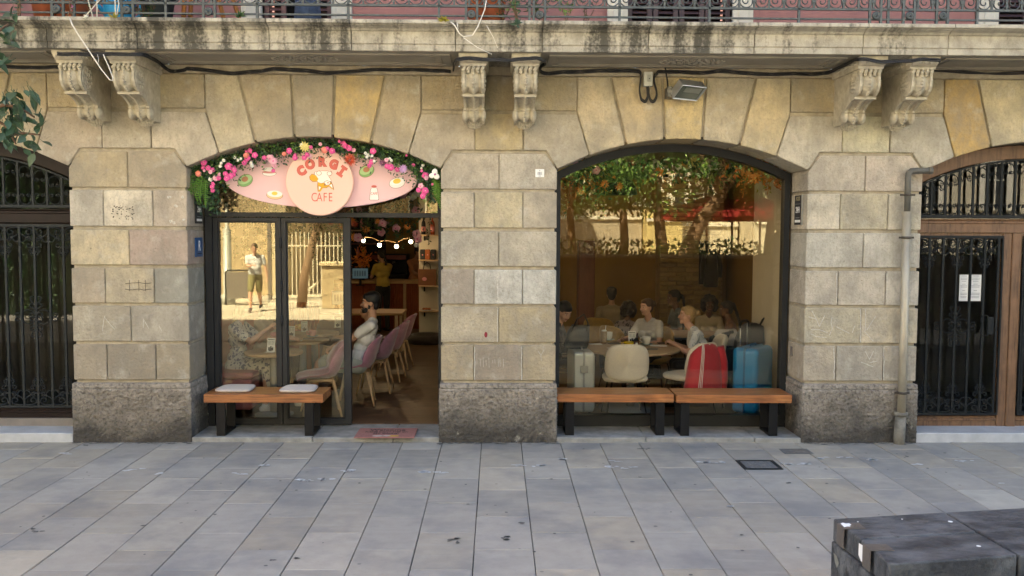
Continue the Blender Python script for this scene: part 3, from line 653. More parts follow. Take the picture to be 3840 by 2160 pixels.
# ------------------------------------------------------------------ iron grilles
def grille_cluster(u, h, m):                             # pendant cluster of scrolls of half-width u and height h, centred on a bar, hanging from z=0
    s_ = MB(); T = lambda pts, r=.0065: s_.tube([(x, 0, z) for x, z in pts], r, 5, flat=.009)
    for s in (-1, 1):
        T(bez((s*u, 0-.02), (s*u*.95, -h*.02), (s*u*.25, 0), (s*u*.14, -h*.13), 8)+[(s*u*.40+math.cos(t)*u*.25*(1-.09*k)*-s, -h*.18+math.sin(t)*u*.25*(1-.09*k)*-1) for k, t in enumerate(np.linspace(.4, 5.6, 10))])
        T(bez((s*u*.98, -h*.18), (s*u*.9, -h*.34), (s*u*.35, -h*.42), (s*u*.10, -h*.46), 8))
        T([(s*u*.32+math.cos(t)*u*.22*(1-.07*k)*s, -h*.40+math.sin(t)*u*.22*(1-.07*k)) for k, t in enumerate(np.linspace(-2.6, 3.4, 12))])
        T(bez((s*u*.55, -h*.30), (s*u*.45, -h*.55), (s*u*.95, -h*.62), (s*u*.92, -h*.50), 8))
        T([(s*u*.36+math.cos(t)*u*.20*(1-.07*k)*s, -h*.66+math.sin(t)*u*.20*(1-.07*k)) for k, t in enumerate(np.linspace(-2.8, 3.4, 12))])
        T(bez((s*u*.06, -h*.74), (s*u*.2, -h*.72), (s*u*.30, -h*.80), (s*u*.16, -h*.90), 6)+[(s*u*.24+math.cos(t)*u*.12*s, -h*.88+math.sin(t)*u*.12) for t in np.linspace(3.4, 7.5, 7)])
        T(bez((s*u*.05, -h*.90), (s*u*.25, -h*.92), (s*u*.32, -h*1.0), (s*u*.14, -h*1.02), 6))
    for z in (-.13, -.46, -.72, -.95): s_.box(-.019, .019, -.014, .014, h*z-.008, h*z+.008)
    return s_.mesh('scroll', m)
def grille_centre(u, m):
    s_ = MB(); T = lambda pts, r=.0065: s_.tube([(x, 0, z) for x, z in pts], r, 5, flat=.009)
    for s in (-1, 1):
        T([(s*u*.52+math.cos(t)*u*.5, math.sin(t)*u*.5) for t in np.linspace(0, 2*math.pi, 18)])
        for v in (-1, 1):
            T([(s*(u*.28+math.cos(t)*u*.16), v*(u*.15+math.sin(t)*u*.14)) for t in np.linspace(-2.6, 2.8, 11)])
            T([(s*(u*1.30+math.cos(t)*u*.17), v*(u*.15+math.sin(t)*u*.13)) for t in np.linspace(-2.8, 2.6, 11)])
            T([(s*x, v*z) for x, z in bez((u*.05, u*.62), (u*.5, u*.62), (u*.55, u*1.0), (u*.20, u*.90), 8)])
            T([(s*x, v*z) for x, z in bez((u*.05, u*.95), (u*.45, u*1.05), (u*.45, u*1.5), (u*.14, u*1.42), 8)])
    for z in (-.9, -.6, .6, .9): s_.box(-.022, .022, -.014, .014, u*z-.009, u*z+.009)
    for x in (-1.02, 1.02): s_.box(u*x-.012, u*x+.012, -.014, .014, -.02, .02)
    return s_.mesh('centre_scroll', m)
def ring_scroll(r, m):
    s_ = MB(); T = lambda pts: s_.tube([(x, 0, z) for x, z in pts], .006, 5, flat=.008)
    for s in (-1, 1):
        T([(s*x, z) for x, z in [(math.sin(t)*r, -math.cos(t)*r) for t in np.linspace(0, 2.5, 9)]+[(r*.44+math.cos(t)*r*.30*(1-.06*k), r*.45+math.sin(t)*r*.30*(1-.06*k)) for k, t in enumerate(np.linspace(.9, 6.4, 12))]])
    return s_.mesh('ring_scroll', m)
def gate(name, ax, hw, yd, wood, iron, zb, zrail, pitch, xfirst, ztr0, ztr1, gtop, gbot, clus, cpar, centre_z, leaves, stile, kick=None):
    d = MB()
    n = 16; zc = lambda dx, drop: ARCZ+math.sqrt((RA-drop)**2-dx*dx)
    # frame following the arch, transom beam, stiles and bottom rails
    d.ring([(ax+a, b) for a, b in arch_outline(hw, ztr1, .01)], [(ax+a, b) for a, b in arch_outline(hw, ztr1+.02, .15, inset=stile)], yd, yd+.09)
    d.box(ax-hw, ax+hw, yd-.02, yd+.09, ztr0, ztr1-.002); d.box(ax-hw, ax+hw, yd-.035, yd-.02, ztr1-.03, ztr1-.002)
    d.box(ax-hw, ax-hw+stile, yd, yd+.08, zb, ztr0-.002); d.box(ax+hw-stile, ax+hw, yd, yd+.08, zb, ztr0-.002)
    cm_ = P(3784, 1200, yd).x
    if leaves == 2: d.box(cm_-.098, cm_-.004, yd-.006, yd+.08, zb, ztr0-.002); d.box(cm_-.0035, cm_+.098, yd-.018, yd+.08, zb, ztr0-.002)
    segs = [(ax-hw+stile, ax+hw-stile)] if leaves == 1 else [(ax-hw+stile, cm_-.10), (cm_+.10, ax+hw-stile)]
    for a, b in segs:
        d.box(a, b, yd+.004, yd+.078, zb, zrail); d.box(a, b, yd+.004, yd+.078, ztr0-.06, ztr0-.002)
        d.box(a, b, yd-.012, yd+.004, zrail-.05, zrail-.02)
    door = d.build(name, wood, bld, bevel=.006)
    if kick: MB().box(ax-hw, ax+hw, yd-.03, yd-.004, kick[0], kick[1]).build('kick_plate', M['greykick'], door)
    MB().box(ax-hw+.02, ax+hw-.02, yd+.06, yd+.066, zrail-.02, ztr0).build('pane', M['glassdk'], door)
    MB().prism([(ax+a, b) for a, b in arch_outline(hw, ztr1+.01, .14, inset=stile-.01)], yd+.06, yd+.066).build('transom_pane', M['glassdk'], door)
    barm = MB().box(-.011, .011, -.011, .011, gbot, gtop).mesh('bar', iron)
    cl = grille_cluster(pitch, clus, iron); rs = ring_scroll(pitch*.42, iron); ce = grille_centre(pitch, iron)
    yb = yd-.028
    k = -40
    while k < 40:
        x = xfirst+k*pitch
        for a, b in segs:
            if a+.02 < x < b-.02:
                objm('bar', barm, door, (x, yb, 0))
                if k % 2 == cpar:
                    objm('scroll', cl, door, (x, yb-.004, gtop)); c = objm('scroll', cl, door, (x, yb-.004, gbot)); c.scale = (1, 1, -1)
                if k == cpar: objm('centre_scroll', ce, door, (x, yb-.006, centre_z))
        k += 1
    hb = MB()
    for a, b in segs: hb.box(a+.005, b-.005, yb-.010, yb+.010, gtop, gtop+.026); hb.box(a+.005, b-.005, yb-.010, yb+.010, gbot-.022, gbot); hb.box(a+.003, a+.02, yb-.009, yb+.009, gbot, gtop); hb.box(b-.02, b-.003, yb-.009, yb+.009, gbot, gtop)
    hb.build('grille_frame', iron, door)
    # fanlight grille
    k = -40; zb2 = ztr1+.06
    for k in range(-40, 40):
        x = xfirst+k*pitch
        if ax-hw+stile+.03 < x < ax+hw-stile-.03:
            zt = zc(x-ax, .17); MB().box(x-.010, x+.010, yb-.010, yb+.010, zb2, zt).build('bar', iron, door)
        xm = x+pitch/2
        if ax-hw+stile+.05 < xm < ax+hw-stile-.05:
            objm('ring_scroll', rs, door, (xm, yb, zb2+pitch*.45)); c = objm('ring_scroll', rs, door, (xm, yb, zc(xm-ax, .19)-pitch*.44)); c.scale = (1, 1, -1)
    fr = MB(); w_ = hw-stile-.012
    ar = [(ax-w_+2*w_*i/14, zc(-w_+2*w_*i/14, .165)) for i in range(15)]
    fr.tube([(x, yb, z) for x, z in ar], .012, 4); fr.box(ax-w_, ax+w_, yb-.012, yb+.012, zb2-.03, zb2)
    fr.build('fanlight_frame', iron, door)
    return door
M['greykick'] = mat('grey_kick_metal', (.20, .18, .165), .5, metal=.3, noise=.1, nscale=8)
YD = .33
axL, axR = PX0-PB*1.5, PX0+PB*1.5
pzz = lambda y, px=130, yd=YD: P(px, y, yd).z
gl = gate('gate_door', axL, hwO+.0, YD, M['mahog'], M['iron'], pzz(1597), pzz(1530), .1475, P(134.5, 1100, YD-.028).x, pzz(836), pzz(790), pzz(850), pzz(1518), .285, 0, pzz(1187), 1, .07, (pzz(1596), pzz(1566)))
gl['label'] = 'dark mahogany door behind a wrought iron grille with marble step'
pzr = lambda y: P(3600, y, YD).z
gr = gate('wooden_door', axR, hwO, YD, M['doorwood'], M['irondk'], pzr(1628), pzr(1560), .1455, P(3583.5, 1100, YD-.028).x, pzr(873), pzr(828), pzr(893), pzr(1546), .30, 0, pzr(1221), 2, .085)
gr['label'] = 'brown wooden double door with black iron grilles'
lk = MB(); lp = P(3712, 1221, YD-.045); lk.box(lp.x-.03, lp.x+.035, lp.y-.012, lp.y+.012, lp.z-.09, lp.z+.09)
for s in (-1, 1): lk.tube([(lp.x-.02+.05*math.cos(t)-.03, lp.y, lp.z+s*(.06+.05*math.sin(t))) for t in np.linspace(-1, 4, 10)], .006, 5)
lk.build('lock_plate', M['irondk'], gr)
MB().box(P(3826, 1650, YD).x, P(3990, 1650, YD).x, YD-.006, YD-.002, pzr(1628), pzr(1600)).build('kick_plate', M['alu'], gr)
# notices taped inside the wooden door
for (xa, xb) in ((3599, 3629), (3638, 3677)):
    a, b = P(xa, 1030, YD+.05), P(xb, 1129, YD+.05)
    pn = MB().box(a.x, b.x, YD+.050, YD+.052, b.z, a.z)
    o = tag(pn.build('notice', M['white']), 'white printed notice behind the wooden door grille, the %s one' % ('narrower left' if xa < 3630 else 'wider right'), 'notice', 'notices taped inside the wooden door')
    ln = MB()
    for i, (q, w) in enumerate(((.05, .6), (.13, .75), (.19, .7), (.25, .5), (.36, .4), (.42, .75), (.47, .7), (.60, .3), (.70, .8), (.75, .75), (.82, .7), (.87, .65))):
        z = a.z+(b.z-a.z)*q; c = (a.x+b.x)/2; hwid = (b.x-a.x)/2*w; ln.box(c-hwid, c+hwid, YD+.0488, YD+.0496, z-.0022, z+.0022)
    ln.build('print_lines', mat('grey_print', (.35, .35, .36), .8, noise=.3, nscale=50), o)
# dark lobbies behind the two house doors
for ax in (axL, axR):
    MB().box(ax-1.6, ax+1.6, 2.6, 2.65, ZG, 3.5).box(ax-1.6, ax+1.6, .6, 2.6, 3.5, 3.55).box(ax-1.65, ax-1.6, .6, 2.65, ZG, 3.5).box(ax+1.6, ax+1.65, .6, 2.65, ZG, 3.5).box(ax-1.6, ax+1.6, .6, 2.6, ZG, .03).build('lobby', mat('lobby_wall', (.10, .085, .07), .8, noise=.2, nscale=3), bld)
# ------------------------------------------------------------------ downpipe
dp = thing('downpipe', 'metal drainpipe with an elbow running down the front of the right pier', 'drainpipe')
yp = -.075
T_ = [P(3495, 640, yp), P(3440, 640, yp), P(3418, 641, yp), P(3407, 652, yp), P(3405, 670, yp), P(3402, 800, yp)]
MB().tube(T_, .030, 12).tube([T_[0]+Vector((-.035, 0, 0)), T_[0]], .036, 12).build('upper_pipe', mat('painted_pipe', (.105, .10, .085), .55, noise=.15, nscale=12), dp)
MB().tube([P(3400.5, 793, yp), P(3388, 1290, yp), P(3380, 1556, yp)], .041, 14).build('pipe', mat('galvanised', (.40, .355, .27), .48, metal=.35, noise=.22, nscale=9, stretch=(1, 1, .3)), dp)
a, b = P(3379, 1546, yp), P(3369, 1687, yp)
MB().tube([a, b], .055, 14).tube([a+Vector((0, 0, -.035)), a], .066, 14).build('cast_iron_foot', mat('cast_foot', (.20, .185, .155), .8, noise=.5, nscale=9, metal=.2, bump=.4, bscale=40), dp)
for y_, x_, r_ in ((731, 3403.5, .036), (891, 3399, .048), (1473, 3382.5, .048)):
    c = P(x_, y_, yp); k = MB().tube([c+Vector((0, 0, -.012)), c+Vector((0, 0, .012))], r_, 14)
    k.box(c.x-.075, c.x-.04, yp-.006, yp+.006, c.z-.010, c.z+.010); k.box(c.x+.04, c.x+.075, yp-.006, yp+.006, c.z-.010, c.z+.010); k.box(c.x-.008, c.x+.008, yp, .0, c.z-.008, c.z+.008)
    k.build('pipe_clamp', mat('clamp_metal', (.09, .075, .06), .6, metal=.5, noise=.3, nscale=30), dp)
# ------------------------------------------------------------------ cables
def cable(pts, name, label, strands=3, r=.0085, spread=.012):
    root = thing(name, label, 'cable')
    base = [P(x, y, d) for x, y, d in pts]; fine = []
    for i in range(len(base)-1):
        p0, p1, p2, p3 = base[max(i-1, 0)], base[i], base[i+1], base[min(i+2, len(base)-1)]
        for q in range(6):
            t = q/6; fine.append(.5*((2*p1)+(p2-p0)*t+(2*p0-5*p1+4*p2-p3)*t*t+(3*p1-p0-3*p2+p3)*t**3))
    fine.append(base[-1])
    for s in range(strands):
        ph = s*2.1; MB().tube([p+Vector((0, math.cos(i*.23+ph)*spread*.5, math.sin(i*.31+ph)*spread)) for i, p in enumerate(fine)], r, 5).build('strand', M['cable'], root)
w = -.045
cable([(-200, 245, w), (0, 248, w), (120, 254, w), (200, 251, w), (255, 257, w)], 'cable', 'black cable bundle along the wall left of the left corbels', 3)
cable([(215, 201, -.79), (300, 203, -.79), (420, 203, -.79), (530, 205, -.79), (580, 225, -.5), (640, 266, w), (690, 262, w), (720, 257, w), (860, 274, w), (960, 268, w), (1040, 259, w), (1150, 266, w), (1250, 273, w), (1380, 263, w), (1500, 261, w), (1620, 264, w), (1690, 268, w)], 'cable', 'black cable bundle sagging above the garlanded shop doorway', 3)
cable([(1700, 262, w), (1712, 226, -.78), (1760, 219, -.79), (1860, 225, -.79), (1930, 224, -.79), (2000, 218, -.79), (2040, 226, -.75), (2044, 238, -.5), (2025, 256, -.15), (2040, 274, w), (2130, 270, w), (2250, 266, w), (2385, 266, w), (2402, 290, w), (2398, 335, w), (2404, 370, w), (2418, 380, w), (2428, 365, w), (2426, 326, w)], 'cable', 'black cable bundle over the middle corbels down to the grey switch box', 3)
cable([(2431, 326, w), (2434, 360, w), (2444, 380, w), (2458, 372, w), (2462, 345, w), (2452, 300, w), (2462, 276, w), (2490, 268, w), (2620, 273, w), (2720, 267, w), (2830, 277, w), (2980, 277, w), (3080, 276, w), (3130, 262, -.2), (3190, 232, -.6), (3230, 221, -.79), (3300, 231, -.79), (3400, 229, -.79), (3470, 222, -.79), (3525, 228, -.79)], 'cable', 'black cable bundle from the grey switch box to the right corbels', 3)
cable([(3490, 268, w), (3560, 266, w), (3700, 273, w), (3840, 274, w), (4000, 270, w)], 'cable', 'black cable running along the wall right of the right corbels', 2)
jb = thing('switch_box', 'small grey electrical box on the wall below the soffit', 'junction box')
a, b = P(2414, 270, -.05), P(2446, 324, -.05)
MB().box(a.x, b.x, -.075, -.002, b.z, a.z).build('case', M['greyplastic'], jb, bevel=.005)
c = (a+b)/2; MB().box(c.x-.012, c.x+.022, -.086, -.075, c.z-.03, c.z+.04).build('cover', mat('box_cover', (.36, .36, .31), .5, noise=.05), jb, bevel=.002)
MB().box(c.x+.004, c.x+.012, -.090, -.086, c.z-.005, c.z+.005).build('key_hole', M['ink'], jb)
fl = thing('floodlight', 'grey outdoor floodlight tilted down above the shop window', 'floodlight', P(2583, 343, -.20))
mt = Matrix.Rotation(math.radians(52), 4, 'X') @ Matrix.Identity(4); mt = Matrix.Rotation(math.radians(30), 4, 'Z') @ mt
h = MB(); h.obox(mt @ Matrix.Translation((0, .03, 0)), .30, .07, .17); h.obox(mt @ Matrix.Translation((0, .075, .0)), .22, .05, .12); h.obox(mt @ Matrix.Translation((0, -.012, .088)), .31, .03, .012); h.obox(mt @ Matrix.Translation((0, -.012, -.088)), .31, .03, .012); h.obox(mt @ Matrix.Translation((-.152, -.012, 0)), .012, .03, .17); h.obox(mt @ Matrix.Translation((.152, -.012, 0)), .012, .03, .17)
h.build('housing', M['alu'], fl, bevel=.004)
MB().obox(mt @ Matrix.Translation((0, -.012, 0)), .29, .006, .165).build('glass_cover', mat('lamp_glass', (.10, .115, .10), .08, noise=.05, spec=.8), fl)
MB().obox(mt @ Matrix.Translation((.02, -.016, .03)), .20, .003, .06).build('reflector', mat('lamp_reflector', (.17, .18, .16), .3, noise=.1, nscale=20), fl)
MB().box(-.20, -.16, .0, .19, -.05, .05).box(-.2, -.15, -.01, .03, -.02, .02).lathe([(0, -.03), (.045, -.03), (.05, 0), (.045, .03), (0, .03)], 12, 0, (-.18, .04, 0), 'x').build('bracket', mat('lamp_bracket', (.16, .15, .13), .5, metal=.4, noise=.2), fl)
MB().tube([(-.19, .04, -.05), (-.2, .05, .1), (-.215, .1, .24), (-.30, .15, .33), (-.5, .155, .345)], .008, 6).build('lead', M['cable'], fl)
# ------------------------------------------------------------------ the sign
sx, sz, sy = -1.803, 2.632, .30
sg = thing('shop_sign', 'pink oval cafe sign with a lit round panel above the door', 'sign', (sx, sy, sz))
MP = lambda n, c, **k: mat('sign_'+n, c, .55, noise=.02, nscale=6, **k)
el = [(math.cos(t)*.985, math.sin(t)*.287) for t in np.linspace(0, 2*math.pi, 64, endpoint=False)]
MB().prism(el, 0, .07).build('oval_board', MP('pink', (.80, .52, .52)), sg, bevel=.004)
zc = 2.607-sz
MB().prism([(math.cos(t)*.342, zc+math.sin(t)*.342) for t in np.linspace(0, 2*math.pi, 56, endpoint=False)], -.085, -.002).build('round_panel', mat('sign_lit_face', (.76, .49, .385), .5, emit=(1, .52, .38), estr=.014), sg, bevel=.006)
yq = -.0866
lm = MP('letter', (.62, .12, .085)); lo = MP('letter_line', (.36, .07, .045))
def sgp(px, py): p = P(px, py, sy-.087); return p.x-sx, p.z-sz
for ch, px, py, rot in (('C', 1131, 642, .55), ('O', 1163, 618, .25), ('R', 1207, 608, 0), ('G', 1251, 618, -.28), ('I', 1282, 642, -.62)):
    x, z = sgp(px, py)
    for nm, bd, m_, yy in (('letter', .0118, lo, -.0868), ('letter', .0088, lm, -.0880)):
        o = text(nm, ch, .120, (x, yy, z), (math.pi/2, 0, 0), m_, sg, bold=bd, sx=.92); o.rotation_euler = Euler((math.pi/2, -rot, 0)); o.rotation_euler = (Matrix.Rotation(-rot, 3, 'Y') @ Matrix.Rotation(math.pi/2, 3, 'X')).to_euler()
        if ch == 'I':
            for s in (-1, 1):
                q = Matrix.Rotation(-rot, 3, 'Y') @ Vector((0, 0, s*.043))
                MB().obox(Matrix.Translation((x+q.x, yy, z+q.z)) @ Matrix.Rotation(-rot, 4, 'Y'), .052+bd*1.5, .0018, .018+bd).build('letter', m_, sg)
for ch, px in (('C', 1178), ('A', 1198), ('F', 1219), ('E', 1239)):
    x, z = sgp(px, 741); text('letter', ch, .128, (x, -.0875, z), FRONT, lm, sg, bold=-.0005, sx=.70)
def flat(name, poly, m_, layer, parent=sg, y=yq): return MB().prism(poly, y-.0012*layer-.001, y-.0012*layer+.0002).build(name, m_, parent)
def oval(cx, cz, a, b, rot=0., n=20, k0=0, k1=2*math.pi): return [(cx+math.cos(t)*a*math.cos(rot)-math.sin(t)*b*math.sin(rot), cz+math.cos(t)*a*math.sin(rot)+math.sin(t)*b*math.cos(rot)) for t in np.linspace(k0, k1, n, endpoint=(k1 < 6.2))]
cw, cy_, cl_ = MP('cream', (.88, .80, .68)), MP('yellow', (.74, .38, .015)), MP('outline', (.30, .11, .06))
S1 = lambda px, py: sgp(680+px/2.576, 500+py/2.576)
def poly(pts): return [S1(*p) for p in pts]
def big(pts, k):
    q = poly(pts); cx = sum(a for a, b in q)/len(q); cz = sum(b for a, b in q)/len(q)
    return [(a+(a-cx)/max(1e-6, math.hypot(a-cx, b-cz))*k, b+(b-cz)/max(1e-6, math.hypot(a-cx, b-cz))*k) for a, b in q]
body = [(1290, 375), (1340, 362), (1400, 365), (1440, 358), (1455, 385), (1440, 410), (1420, 415), (1440, 440), (1450, 470), (1420, 490), (1370, 490), (1320, 470), (1290, 430)]
rump = [(1240, 420), (1262, 395), (1300, 405), (1325, 440), (1310, 465), (1270, 465), (1245, 445)]
head = [(1320, 470), (1350, 485), (1400, 475), (1440, 465), (1462, 500), (1472, 545), (1450, 535), (1425, 510), (1400, 525), (1370, 525), (1345, 560), (1322, 560), (1318, 515)]
muz = [(1380, 470), (1410, 458), (1440, 472), (1430, 495), (1400, 500)]
ear = [(1328, 510), (1352, 520), (1330, 552)]; ear2 = [(1430, 500), (1455, 490), (1464, 535)]
for nm, pl_, m_, ly in (('dog_body', body, cw, 2), ('dog_rump', rump, cy_, 2.5), ('dog_head', head, cy_, 3), ('dog_muzzle', muz, cw, 4), ('dog_ear', ear, cw, 4), ('dog_ear', ear2, cw, 4)):
    flat('logo_line', big(pl_, .0045), cl_, ly-.6); flat(nm, poly(pl_), m_, ly)
for c, r in (((1330, 385), 24), ((1432, 388), 24)):
    x, z = S1(*c); flat('logo_line', oval(x, z, .0265, .0235), cl_, 3); flat('dog_paw', oval(x, z, .0225, .0195), cw, 3.6)
x, z = S1(1385, 498); flat('dog_eye', oval(x, z, .007, .007), cl_, 5); x, z = S1(1418, 478); flat('dog_nose', oval(x, z, .008, .006), MP('nose', (.7, .12, .08)), 5)
# food drawings on the oval
gg, gd, bro, egw, egy, brd = MP('green', (.45, .62, .28)), MP('darkgreen', (.22, .42, .14)), MP('pit', (.50, .22, .10)), MP('eggwhite', (.86, .82, .76)), MP('yolk', (.85, .60, .08)), MP('bread', (.80, .56, .28))
yb_ = -.0002
def dr(name, pts, m_, ly): return MB().prism(pts, yb_-.0012*ly-.001, yb_-.0012*ly+.0002).build(name, m_, sg)
def S2(px, py): p = P(680+px/2.576, 500+py/2.576, sy); return p.x-sx, p.z-sz
for (cx, cy) in ((617, 452), (1790, 360)):
    x, z = S2(cx, cy); dr('avocado', oval(x, z-.004, .083, .062, .45), cl_, .3); dr('avocado', oval(x, z-.004, .079, .058, .45), gd, 1); dr('avocado', oval(x, z+.006, .074, .042, .45), gg, 2); dr('avocado_pit', oval(x-.002, z+.010, .034, .027, .3), bro, 3)
x, z = S2(902, 590); dr('toast', oval(x, z-.01, .086, .042, -.05), cl_, .3); dr('toast', oval(x, z-.01, .082, .038, -.05), brd, 1); dr('toast', oval(x+.002, z+.006, .078, .033, -.05), egw, 2); dr('toast', oval(x, z+.010, .03, .019), egy, 3)
x, z = S2(2085, 475); dr('boiled_egg', oval(x, z-.004, .085, .055, .25), cl_, .3); dr('boiled_egg', oval(x, z-.004, .081, .051, .25), egw, 1); dr('boiled_egg', oval(x, z+.012, .076, .036, .25), MP('egg_light', (.92, .90, .86)), 2); dr('boiled_egg', oval(x-.002, z+.014, .04, .026, .2), egy, 3)
x, z = S2(850, 375); dr('sandwich', oval(x, z-.012, .072, .03), cl_, .3); dr('sandwich', oval(x, z-.014, .068, .025), egw, 1); dr('sandwich', oval(x, z-.001, .072, .012), MP('ham', (.66, .25, .22)), 2); dr('sandwich', oval(x, z+.022, .058, .025), gg, 1.5); dr('sandwich', oval(x, z+.028, .056, .022), egw, 2.5)
x, z = S2(1862, 575); bt = [(-.040, -.072), (.040, -.072), (.046, -.06), (.034, .03), (.026, .05), (-.026, .05), (-.034, .03), (-.046, -.06)]
dr('milk_bottle', [(x+a*1.09, z+b*1.05) for a, b in bt], cl_, .3); dr('milk_bottle', [(x+a, z+b) for a, b in bt], egw, 1); dr('bottle_cap', oval(x, z+.066, .028, .012), lm, 1.5)
text('letter', 'CAFE', .038, (x, yb_-.0038, z-.008), FRONT, lm, sg, sx=.8)
# ------------------------------------------------------------------ flower garland round the arch
gd_ = thing('flower_garland', 'artificial garland of leaves and flowers round the cafe sign', 'garland')
path = [(735, 668), (750, 640), (790, 628), (850, 604), (930, 580), (1010, 563), (1100, 549), (1190, 540), (1270, 541), (1350, 551), (1430, 567), (1500, 588), (1560, 612), (1615, 640), (1638, 668)]
gp = [P(x, y, .22) for x, y in path]
def gpt(t):
    k = t*(len(gp)-1); i = min(int(k), len(gp)-2); return gp[i].lerp(gp[i+1], k-i)
def leaf_geo(mb, c, nrm, up, L, W, mi):
    nrm = nrm.normalized(); a = up-nrm*up.dot(nrm)
    if a.length < 1e-5: a = nrm.orthogonal()
    a.normalize(); b = a.cross(nrm); fold = nrm*W*.35
    mb.add([c, c+a*L*.45+b*W*.5+fold, c+a*L, c+a*L*.45-b*W*.5+fold], [(0, 1, 2), (0, 2, 3)], mi)
def rv(r): return Vector((RND.uniform(-r, r), RND.uniform(-r, r), RND.uniform(-r, r)))
fo = MB()
for i in range(4600):
    t = RND.random(); e = .062+.05*math.sin(t*math.pi*7)**2+(.04 if t < .25 or t > .8 else 0)
    c = gpt(t)+Vector((RND.gauss(0, e*.55), RND.uniform(-.12, .16), RND.gauss(-.03, e*.62)))
    c.z = min(c.z, arcz(max(-1.2, min(1.2, c.x-AXD)))-.015)
    leaf_geo(fo, c, rv(1)+Vector((0, -.8, .4)), rv(1), RND.uniform(.022, .05), RND.uniform(.010, .022), RND.choice((0, 0, 0, 1, 1, 2, 2, 3)))
for (px, py, n, rr) in ((770, 720, 110, .085), (740, 610, 60, .05), (800, 745, 60, .06), (1625, 700, 110, .06), (1600, 660, 90, .06), (800, 660, 120, .08)):
    for i in range(n):
        c = P(px, py, .2)+Vector((RND.gauss(0, rr*.6), RND.uniform(-.05, .1), RND.gauss(0, rr))); leaf_geo(fo, c, rv(1)+Vector((0, -1, .2)), rv(1)+Vector((0, 0, -.6)), RND.uniform(.03, .075), RND.uniform(.014, .03), RND.choice((0, 1, 1, 2)))
fo.build('foliage', [M['leaf'], M['leafdk'], M['leafblue'], M['leaflt']], gd_, solid=False)['kind'] = 'stuff'
def frond(name, px, py, L, m_, lean=0.):
    b = MB(); c = P(px, py, .12); pts = [c+Vector((lean*k*k*L, -.03*math.sin(k*3), -k*L)) for k in np.linspace(0, 1, 12)]; b.tube(pts, .0035, 5)
    n = int(L/.021)
    for i in range(n):
        k = i/n; p = c+Vector((lean*k*k*L, -.03*math.sin(k*3), -k*L)); w_ = .026*math.sin(math.pi*min(1, .25+k*.75))+.008
        for s in (-1, 1): leaf_geo(b, p, Vector((s*.3, -1, RND.uniform(-.2, .5))), Vector((s, -.25, -.35)), w_, .011, 0)
    b.build(name, [m_], gd_, solid=False)
for i in range(6): frond('fern_frond', 708+i*13+RND.uniform(-3, 3), 668+RND.uniform(-6, 14), RND.uniform(.18, .36) if 2 < i < 8 else RND.uniform(.12, .22), M['fern'], RND.uniform(-.15, .15))
for i in range(4): frond('fern_frond', 1628+i*6, 668+i*6, RND.uniform(.17, .27), M['fern'], .05)
def blossom(kind, m1, m2):
    b = MB()
    if kind == 'cup':
        for i in range(5):
            q = 2*math.pi*i/5; b.ball((math.cos(q)*.5, -.15, math.sin(q)*.5), .46, sc=(1, .35, 1), rot=Matrix.Rotation(-q, 3, 'Y') @ Matrix.Rotation(.5, 3, 'Z'), nu=7, nv=5)
        b.ball((0, -.25, 0), .18, 1, nu=6, nv=4)
    elif kind == 'dahlia':
        for ring, (n, r, l, y) in enumerate(((11, .55, .5, 0), (9, .36, .45, -.16), (7, .2, .34, -.3))):
            for i in range(n):
                q = 2*math.pi*i/n+ring*.3; u = Vector((math.cos(q), 0, math.sin(q)))
                p = Vector((0, y-.05, 0)); w_ = u.cross(Vector((0, 1, 0)))*.15
                b.add([p, p+u*(r*.8+l*.4)+w_+Vector((0, -.06, 0)), p+u*(r+l)+Vector((0, -.12, 0)), p+u*(r*.8+l*.4)-w_+Vector((0, -.06, 0))], [(0, 1, 2), (0, 2, 3)])
        b.ball((0, -.28, 0), .16, 1, nu=6, nv=4)
    elif kind == 'pom':
        for i in range(46):
            z = 1-2*(i+.5)/46; q = i*2.4; u = Vector((math.sqrt(1-z*z)*math.cos(q), -abs(z)*.8-.1, math.sqrt(1-z*z)*math.sin(q))); w_ = u.orthogonal().normalized()*.11
            b.add([u*.2+w_, u*1.0, u*.2-w_], [(0, 1, 2)])
    elif kind == 'orchid':
        for q, r in ((math.pi/2, .55), (-.5, .6), (math.pi+.5, .6)): b.ball((math.cos(q)*.45, -.1, math.sin(q)*.45), r, sc=(1, .22, .85), rot=Matrix.Rotation(-q, 3, 'Y'), nu=9, nv=5)
        b.ball((0, -.25, -.1), .2, 1, nu=7, nv=5)
    elif kind == 'fruit':
        b.ball((0, 0, 0), .9, 0, 10, 7); b.ball((-.3, -.1, .9), .2, 1, 5, 4)
    return b.mesh('flower', [m1, m2], solid=(kind in ('cup', 'orchid', 'fruit')))
FB = {k: blossom(*v) for k, v in dict(pink=('cup', M['fpink'], M['fpale']), pale=('cup', M['fpale'], M['fpink']), white=('cup', M['fwhite'], M['fyel']), yel=('dahlia', M['fyel'], M['fyel']), red=('pom', M['fred'], M['fcoral']), mauve=('pom', M['fmauve'], M['fmauve']), lilac=('dahlia', M['flilac'], M['fpale']), orchid=('orchid', M['fwhite'], M['fmauve']), fruit=('fruit', M['fcoral'], M['leafolive']), orange=('dahlia', M['forange'], M['fyel'])).items()}
def flower(kind, px, py, r, parent=gd_, y=.11):
    o = objm('flower', FB[kind], parent, P(px, py, y)+Vector((0, RND.uniform(-.02, .02), 0))); r *= .93 if parent is gd_ else 1; o.scale = (r, r, r); o.rotation_euler = (RND.uniform(-.4, .4), RND.uniform(0, 6), RND.uniform(-.4, .4)); return o
